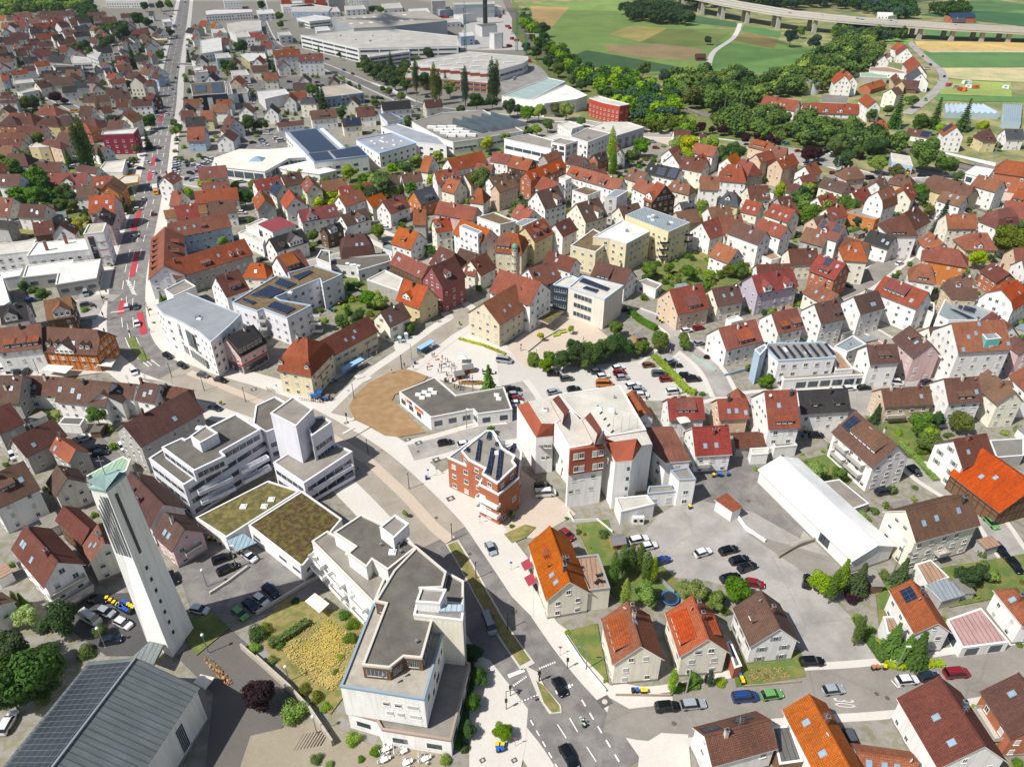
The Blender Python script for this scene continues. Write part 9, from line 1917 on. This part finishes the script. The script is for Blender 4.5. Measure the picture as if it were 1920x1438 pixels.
deck((-2,24),VZ,VZ+2.6,CONC(),'deck',mat('viaduct_road','8F8B84',.9,.05,.2));deck((-2.3,-2.01),VZ+1.6,VZ+3.8,CONC(),'parapet');deck((24.01,24.3),VZ+1.6,VZ+3.8,CONC(),'parapet');deck((10.6,11.2),VZ+2.62,VZ+3.5,CONC(),'median_barrier')
for i_,p in enumerate(wp):
 for k in (2.5,19): b=MB();b.loft([(-2.2,-1.6),(2.2,-1.6),(2.2,1.6),(-2.2,1.6)],0,[(-1.8,-1.3),(1.8,-1.3),(1.8,1.3),(-1.8,1.3)],dz_(i_+3)+.01);o=b.build('pier',[mat('pier_concrete','A39E94',.9,.1,.4)],rt);o.location=(p.x-o_.x,p.y-o_.y+k,0)
for i,(x,c_,k) in enumerate(((330,'b','h'),(425,'w','v'),(590,'s','h'),(700,'w','h'),(1230,'w','h'),(-160,'s','h'),(-60,'w','h'))):
 q=T('E4',x,0);j=min(range(len(wp)-1),key=lambda j: abs(PX((wp[j].x,wp[j].y,VZ+3))[0]-q[0]));p=wp[j].lerp(wp[j+1],.3)+Vector((0,5 if i % 2 else 17));d=wp[j+1]-wp[j]
 body,gl,L,Wd,Hh=CMS[k];r2=root('car',(p.x,p.y,dz_(j+3.3)+2.62),atan2(d.y,d.x));link('body',body,r2,mats={0: paint(c_)});link('glass',gl,r2);tag(r2,CC[c_][1]+' car driving on the viaduct','car','cars on the viaduct',q=PX((p.x,p.y,13)))
# railway bridge parapet
a,b_=pos('D3',650,140),pos('D3',870,230);d=b_-a;rt=root('railway_bridge',((a.x+b_.x)/2,(a.y+b_.y)/2,0),atan2(d.y,d.x));tag(rt,'iron railway bridge with lattice girder among the trees','bridge',q=T('D3',760,210),fixed=True);L=d.length;b=MB()
for z in (.4,2.6): b.box((0,-5,z),(L,.3,.3))
for i in range(14): s=1 if i % 2 else -1;x=-L/2+i*L/14;b.tube((x,-5,1.5-s*1.1),(x+L/14,-5,1.5+s*1.1),.12,n=5)
b.build('girder',[mat('bridge_iron','8C8A6A',.8,.2)],rt)
# greenhouses
for k,(p0,p1,p2,p3) in enumerate((((1205,130),(1560,140),(1700,215),(1215,205)),((1725,130),(1905,140),(1890,300),(1715,290)))):
 pl=worldpoly('D4',[p0,p1,p2,p3],3);c0_=Vector(pl[0]);rt=root('greenhouse',(c0_.x,c0_.y,0));tag(rt,('wide glass greenhouse with several ridges behind the dark firs','pale tall greenhouse at the right edge of the nursery')[k],'greenhouse',q=T('D4',*p0),fixed=True);b=MB();b.prism([tuple(Vector(q)-c0_) for q in pl],0,3.2,0);b.build('glass_wall',[mat('greenhouse_glass','A4B4BC',.25,.08)],rt);a,c_,e=[Vector(q)-c0_ for q in pl[:3]];f_=Vector(pl[3])-c0_;n=9;b=MB()
 for i in range(n):
  l0,l1,lm=a.lerp(c_,i/n),a.lerp(c_,(i+1)/n),a.lerp(c_,(i+.5)/n);m0,m1,mm=f_.lerp(e,i/n),f_.lerp(e,(i+1)/n),f_.lerp(e,(i+.5)/n)
  b.face([(*l0,3.21),(*m0,3.21),(*mm,4.6),(*lm,4.6)]);b.face([(*lm,4.6),(*mm,4.6),(*m1,3.21),(*l1,3.21)]);b.face([(*l0,3.21),(*lm,4.6),(*l1,3.21)]);b.face([(*m0,3.21),(*m1,3.21),(*mm,4.6)])
 b.build('glass_roof',[mat('greenhouse_glass','A4B4BC')],rt)
for x,y,r_,h_,c_ in ((1775,800,38,9,'9A9A74'),(1843,800,38,8,'A4A8AA')):
 p=pos('E3',x,y+40);rt=thing('silo','E3',x,y+45,('olive' if x < 1800 else 'silver')+' round silo beside the long red-roofed row','silo');b=MB();b.tube((0,0,0),(0,0,h_),4,4,18);b.build('tank',[mat('silo_'+c_,c_,.6,.08)],rt);b=MB();b.tube((0,0,h_),(0,0,h_+1),4.1,.4,18);b.build('roof',[METAL()],rt)
rt=thing('silo','E3',1425,70,'tall pale blue storage tower beyond the viaduct','silo',z=0);b=MB();b.tube((0,0,0),(0,0,32),8.5,8.5,18);b.build('tank',[mat('tank_blue','8FA8BC',.6)],rt)
rt=thing('field_barn','E3',828,545,'small dark field barn in the meadow','barn');b=MB();b.prism([(-4,-3),(4,-3),(4,3),(-4,3)],0,3);b.face([(-4,-3,3),(-4,3,3),(-4,0,5.4)]);b.face([(4,3,3),(4,-3,3),(4,0,5.4)]);b.build('wall',[WOOD()],rt);b=MB();[b.face([(-4.4,s*3.5,2.7),(4.4,s*3.5,2.7),(4.4,0,5.5),(-4.4,0,5.5)]) for s in (1,-1)];b.build('roof',[mat('barn_roof','4A2E30',.9)],rt)
rt=thing('farm_barn','E4',1330,200,'red-walled farm barn with solar roof beyond the viaduct','barn');b=MB();b.prism([(-14,-7),(14,-7),(14,7),(-14,7)],0,6);b.build('wall',[wallm('R')],rt);b=MB();[b.face([(-14.5,s*7.6,5.8),(14.5,s*7.6,5.8),(14.5,0,9.5),(-14.5,0,9.5)]) for s in (1,-1)];b.build('roof',[mat('barn_solar','22344A',.4)],rt)
# red stock in the builders merchant yard
for i,(x,y) in enumerate(((310,165),(340,162),(370,165),(530,105),(570,100),(600,105),(650,120),(700,115),(740,120),(920,250),(940,265),(935,425),(960,360),(1000,375),(1080,640),(1118,560),(850,165),(880,118),(820,115),(690,90))):
 p=pos('E2',x,y);o=MB();o.box((0,0,1.2),(random.uniform(3,7),2.6,random.uniform(1.8,2.6)));o.box((0,1.5,.5),(2,.3,1));o=o.build('stock_pile',[mat('stock_red','8A2028',.7,.15)]);o.location=p;o.rotation_euler=(0,0,random.random()*3);tag(o,'red stack of scaffolding material in the yard','stack','red stacks in the yard',q=T('E2',x,y))
# shop lettering
def letters(par,s,p,ang,h_,m,name='lettering'):
 cu=bpy.data.curves.new(name,'FONT');cu.body=s;cu.size=h_;cu.extrude=.03;cu.align_x='CENTER';ob=bpy.data.objects.new('tmp',cu);C.objects.link(ob);bpy.context.view_layer.update();me=bpy.data.meshes.new_from_object(ob);bpy.data.objects.remove(ob);me.materials.clear();me.materials.append(m)
 o=bpy.data.objects.new(name,me);C.objects.link(o);o.parent=par;o.location=p;o.rotation_euler=(pi/2,0,ang+pi/2);return o
def byl(s): return next(o for o in bpy.data.objects if o.get('label') == s)
inn=byl('yellow corner inn with large red mansard roof and red wall lettering')
def facing(ob,sx):  # local sign of the long side that looks at the camera
 return ob
M_=inn.matrix_basis.inverted();p0,p1=P((577,695),5.6),P((613,676),5.6);m0=(p0+p1)/2;dd=(p1-p0);an=atan2(dd.y,dd.x);cand=[]
o=letters(None,'Stuttgarter Hofbräu',(0,0,0),0,1.0,mat('sign_red','A81E2A'));W__=max(v.co.x for v in o.data.vertices)-min(v.co.x for v in o.data.vertices)
wl_=[c_ for c_ in inn.children if c_.name.startswith('wall')][0];xs=[v.co.x for v in wl_.data.vertices];ys=[v.co.y for v in wl_.data.vertices];X_,Y_=max(xs),max(ys);best=None
for nx,ny,L in ((1,0,2*Y_),(-1,0,2*Y_),(0,1,2*X_),(0,-1,2*X_)):
 wn=Matrix.Rotation(inn.rotation_euler.z,3,'Z') @ Vector((nx,ny,0));s_=wn.dot(Vector((.55,-.83,0)))
 if best is None or s_ > best[0]: best=(s_,nx,ny,L)
_,nx,ny,L=best;o.parent=inn;o.location=(nx*(X_+.08),ny*(Y_+.08),5.3);o.rotation_euler=(pi/2,0,atan2(ny,nx)+pi/2);k_=min(1,(L-1)/W__);o.scale=(k_,k_,1)
for dz,w_ in ((3.0,3.0),): b=MB();b.box((0,0,0),(w_,.1,.45));g_=b.build('sign_board',[mat('sign_green','2F5A2A',.6)],inn);g_.location=(nx*(X_+.06),ny*(Y_+.06),dz);g_.rotation_euler=(0,0,atan2(ny,nx)+pi/2)
pk=byl('pink shop house with dark roof, zinc dormer and red sign band');wl_=[c_ for c_ in pk.children if c_.name.startswith('wall')][0];X_,Y_=max(v.co.x for v in wl_.data.vertices),max(v.co.y for v in wl_.data.vertices)
for nx,ny,L in ((1,0,2*Y_),(-1,0,2*Y_),(0,1,2*X_),(0,-1,2*X_)):
 b=MB();b.box((0,0,0),(L+.1,.1,.5));g_=b.build('sign_band',[mat('sign_red','A81E2A')],pk);g_.location=(nx*(X_+.07),ny*(Y_+.07),3.2);g_.rotation_euler=(0,0,atan2(ny,nx)+pi/2)
 b=MB();b.box((0,0,0),(L-.8,.05,2.2));g_=b.build('shop_window',[GLASS()],pk);g_.location=(nx*(X_+.05),ny*(Y_+.05),1.6);g_.rotation_euler=(0,0,atan2(ny,nx)+pi/2)
# turrets
def turret(t,x,y,h0,h1,r_,m,wm,label,kind='dome'):
 p=P(T(t,x,y),h0);rt=root('turret',(p.x,p.y,0));tag(rt,label,'turret',q=T(t,x,y),fixed=True);b=MB();b.tube((0,0,0),(0,0,h1),r_,r_,10);b.build('wall',[wm],rt)
 for z in (2,5,8,h1-1.2):
  for a in (-2.4,-1.57,-.7): window(rt,((r_+.02)*cos(a),(r_+.02)*sin(a),z),a,.6,1.2,'open')
 b=MB()
 if kind == 'dome': b.ball((0,0,h1),r_*1.15,0,12,8,1.1);b.tube((0,0,h1+r_),(0,0,h1+r_*2.3),.1,.02)
 else: b.tube((0,0,h1),(0,0,h1+3.2),r_*1.2,.05,10)
 b.build('roof',[m],rt)
turret('C2',985,400,11.5,11.5,1.15,mat('dome_green','5A8A70',.6),wallm('s'),'round corner turret with a green onion dome');turret('C4',1070,480,9,9,1.2,mat('spire_grey','5A6460',.6),wallm('O'),'slim corner turret with pointed grey spire','cone')
# bunting over the garden
rt=thing('bunting','C1',1540,800,'string of pennants hanging over the leafy garden','bunting');a,b_=P(T('C1',1375,765),6)-rt.location,P(T('C1',1690,800),6)-rt.location;b=MB()
for i in range(30): f=i/29;q=a.lerp(b_,f);q.z -= 1.0*sin(pi*f);b.box(tuple(q),(.3,.04,.3),i % 3)
b.build('pennant',[WHT(),mat('pennant_yellow','C9B040'),mat('pennant_grey','6A6A70')],rt)
# ---------------------------------------------------------------- a passing cumulus cloud (shades the far left of the town) and the summer haze
cm_=bpy.data.materials.new('cloud_vapour');cm_.use_nodes=True;n_=cm_.node_tree.nodes;l_=cm_.node_tree.links
tr=n_.new('ShaderNodeBsdfTransparent');mx=n_.new('ShaderNodeMixShader');mx.inputs[0].default_value=.17;n_['Principled BSDF'].inputs['Base Color'].default_value=(.9,.9,.9,1);l_.new(tr.outputs[0],mx.inputs[1]);l_.new(n_['Principled BSDF'].outputs[0],mx.inputs[2]);l_.new(mx.outputs[0],n_['Material Output'].inputs[0])
def cloud(x,y,rx,ry,seed):
 rnd=random.Random(seed);me=bpy.data.meshes.new('cloud');V=[];Fc=[];N,K=40,14
 ph=[rnd.random()*6 for _ in range(6)]
 for j in range(K+1):
  b_=pi*j/K-pi/2
  for i in range(N):
   a=6.2832*i/N;k=1+.13*sin(3*a+ph[0])+.09*sin(7*a+ph[1])+.06*sin(11*a+ph[2]+3*b_);V.append((rx*k*cos(b_)*cos(a),ry*k*cos(b_)*sin(a),(110 if b_ > 0 else 35)*sin(b_)*(1+.2*sin(5*a+ph[3]))))
 for j in range(K):
  for i in range(N): Fc.append((j*N+i,j*N+(i+1) % N,(j+1)*N+(i+1) % N,(j+1)*N+i))
 me.from_pydata(V,[],Fc);me.materials.append(cm_)
 for f in me.polygons: f.use_smooth=True
 o=bpy.data.objects.new('cloud',me);C.objects.link(o);Z=900;o.location=(x-Z*cos(SUN_AZ)/tan(SUN_EL),y-Z*sin(SUN_AZ)/tan(SUN_EL),Z);o['kind']='structure'
cloud(-190,800,390,330,3);cloud(480,1080,170,90,5)
hb=MB();hb.prism([(-1500,-200),(1600,-200),(1600,1900),(-1500,1900)],-1.0,150,0,0,True);hz_m=bpy.data.materials.new('haze_air');hz_m.use_nodes=True;n_=hz_m.node_tree.nodes;n_.remove(n_['Principled BSDF']);pv_=n_.new('ShaderNodeVolumePrincipled');pv_.inputs['Color'].default_value=(.8,.88,1,1);pv_.inputs['Density'].default_value=.00004;pv_.inputs['Anisotropy'].default_value=.2;hz_m.node_tree.links.new(pv_.outputs[0],n_['Material Output'].inputs['Volume'])
ho=hb.build('haze',[hz_m]);ho['kind']='stuff';ho['label']='thin blue summer haze over the distant town';ho['category']='haze';S.cycles.volume_bounces=0;S.cycles.volume_step_rate=10
# ---------------------------------------------------------------- labels: say where each thing stands,nearest landmark first
LM=[((225,1080),'the church tower'),((160,1330),'the grey church roof'),((700,1190),'the angular cream flats'),((440,830),'the terraced white flats'),((605,800),'the white stair tower'),
 ((550,990),'the moss-brown flat roof'),((720,760),'the bare brown earth patch'),((850,745),'the flat-roofed kiosk'),((915,870),'the triangular brick flats'),((1110,830),'the tall white office'),
 ((1040,1090),'the cream house with awnings'),((1190,1210),'the first cream twin house'),((1310,1200),'the second cream twin house'),((1430,1190),'the white shuttered house'),((1540,950),'the long white hall'),((1760,940),'the long cream apartment house'),
 ((1860,900),'the orange-roofed barn'),((1620,840),'the solar-balcony house'),((1500,680),'the solar-roofed blue-grey office'),((1730,670),'the pink gable house'),((1850,640),'the teal-towered apartment house'),
 ((560,670),'the yellow inn'),((460,660),'the pink shop house'),((370,600),'the big white street block'),((540,540),'the sedum-roofed white block'),((110,640),'the half-timbered inn'),((130,490),'the white workshop roofs'),
 ((185,440),'the bannered white tower'),((320,520),'the red-roofed corner block'),((960,600),'the old sandstone school'),((1110,550),'the new cream school'),((830,480),'the dusky red gable house'),((960,450),'the turreted corner house'),((1020,450),'the long yellow street house'),
 ((1140,460),'the front ochre block'),((1230,420),'the rear pale yellow block'),((1410,450),'the white terrace-roofed house'),((1440,540),'the lilac apartment house'),((1310,500),'the dry lawn garden'),((1280,570),'the beige-pink house'),((1390,640),'the orange-roofed white house'),
 ((1790,500),'the turreted orange villa'),((1890,440),'the wine-roofed corner building'),((1740,440),'the tall hipped white house'),((1870,330),'the brick station'),((1560,300),'the station car park'),((1450,310),'the beige hall group'),((1300,290),'the lime-green trees'),
 ((1140,200),'the red cube office'),((1080,260),'the white factory block'),((870,250),'the sawtooth grey factory'),((740,260),'the blue-edged warehouse'),((610,280),'the solar-roofed showroom hall'),((480,300),'the white car showroom'),((390,180),'the navy supermarket'),((655,180),'the blue-grey supermarket'),
 ((560,110),'the red-roofed white offices'),((760,80),'the vast white factory'),((880,140),'the brick sawtooth factory'),((225,275),'the crimson block'),((240,340),'the yellow filling station'),((150,270),'the tall poplar pair'),((100,300),'the yellow cube houses'),
 ((70,240),'the orange-roofed pavilion houses'),((60,90),'the white terrace estate'),((230,110),'the village lane'),((310,200),'the main road north'),((310,60),'the far road junction'),((1050,300),'the willow trees'),((1330,120),'the field lane'),((1320,80),'the lone field tree'),((1280,20),'the field copse'),
 ((1600,30),'the viaduct'),((1450,30),'the viaduct west end'),((1700,110),'the roadside hamlet'),((1790,210),'the dark firs'),((1850,200),'the greenhouses'),((1850,150),'the caravan meadow'),((1600,170),'the woods beside the hamlet'),((1400,190),'the woodland along the railway'),((1180,130),'the railway embankment'),
 ((1120,650),'the row of plane trees'),((1200,700),'the public car park'),((1340,1040),'the large asphalt yard'),((920,690),'the white van by the square'),((840,690),'the crowded square'),((1010,1300),'the traffic island'),((930,1100),'the planted median'),((1580,1290),'the painted 30'),((1680,1180),'the white house with blue solar'),((1860,1180),'the rusty garage roof'),((600,1200),'the yellow-flowered garden'),
 ((480,1100),'the walled car park'),((740,1420),'the café tables'),((60,690),'the left edge car row'),((450,1290),'the purple-leaved tree'),((700,600),'the garden with bunting'),((1000,350),'the orange-roofed brick building'),((860,330),'the red barn roofs'),((690,360),'the tall green lime trees'),((570,380),'the three gabled houses'),((1530,400),'the green backyard trees'),((1650,420),'the orange-edged flat roof')]
LMN={}
ORD=['nearest to it','second nearest to it','third nearest to it','fourth nearest to it','fifth nearest to it','sixth nearest to it','seventh nearest to it','eighth nearest to it','ninth nearest to it','tenth nearest to it']
groups={}
for it in THINGS:
 o,desc,q,fixed=it
 if q is None: l_=o.matrix_world.translation if o.parent else o.location;q=PX((l_[0],l_[1],max(l_[2],1)))
 it[2]=q
 if fixed: groups.setdefault(desc,[]).append(it);continue
 best=sorted(LM,key=lambda m: hypot(m[0][0]-q[0],(m[0][1]-q[1])*1.3))[0]
 dx,dy=q[0]-best[0][0],q[1]-best[0][1];d=hypot(dx,dy)
 if d < 22: rel='right beside'
 elif abs(dx) > 1.1*abs(dy): rel='right of' if dx > 0 else 'left of'
 else: rel='in front of' if dy > 0 else 'behind'
 it[1]='%s %s %s' % (desc,rel,best[1]);it.append(d)
 groups.setdefault(it[1],[]).append(it)
for lab,its in groups.items():
 if len(its) == 1: its[0][0]['label']=lab;continue
 if 'group' in its[0][0] and its[0][0].get('shared'):
  for it in its: it[0]['label']=lab
  continue
 xs=sorted(its,key=lambda i: i[4] if len(i) > 4 else i[2][0])
 for k,it in enumerate(xs):
  if len(it) > 4 and len(lab.split()) <= 12 and len(xs) <= 10: sfx=', '+ORD[k]
  else:
   nm=['first','second','third','fourth','fifth','sixth','seventh','eighth','ninth','tenth','eleventh','twelfth','thirteenth','fourteenth','fifteenth','sixteenth','seventeenth','eighteenth','nineteenth','twentieth'] + ['%dth' % j for j in range(21,90)]
   sfx=(', %s closest' if len(it) > 4 else ', %s from the left') % nm[k]
  l2=lab+sfx
  w_=l2.split()
  if len(w_) > 16: l2=' '.join(lab.split()[:16-len(sfx.split())])+sfx
  it[0]['label']=l2
for o in bpy.data.objects:
 if 'shared' in o: del o['shared']
print('objects',len(bpy.data.objects),'things',len(THINGS))
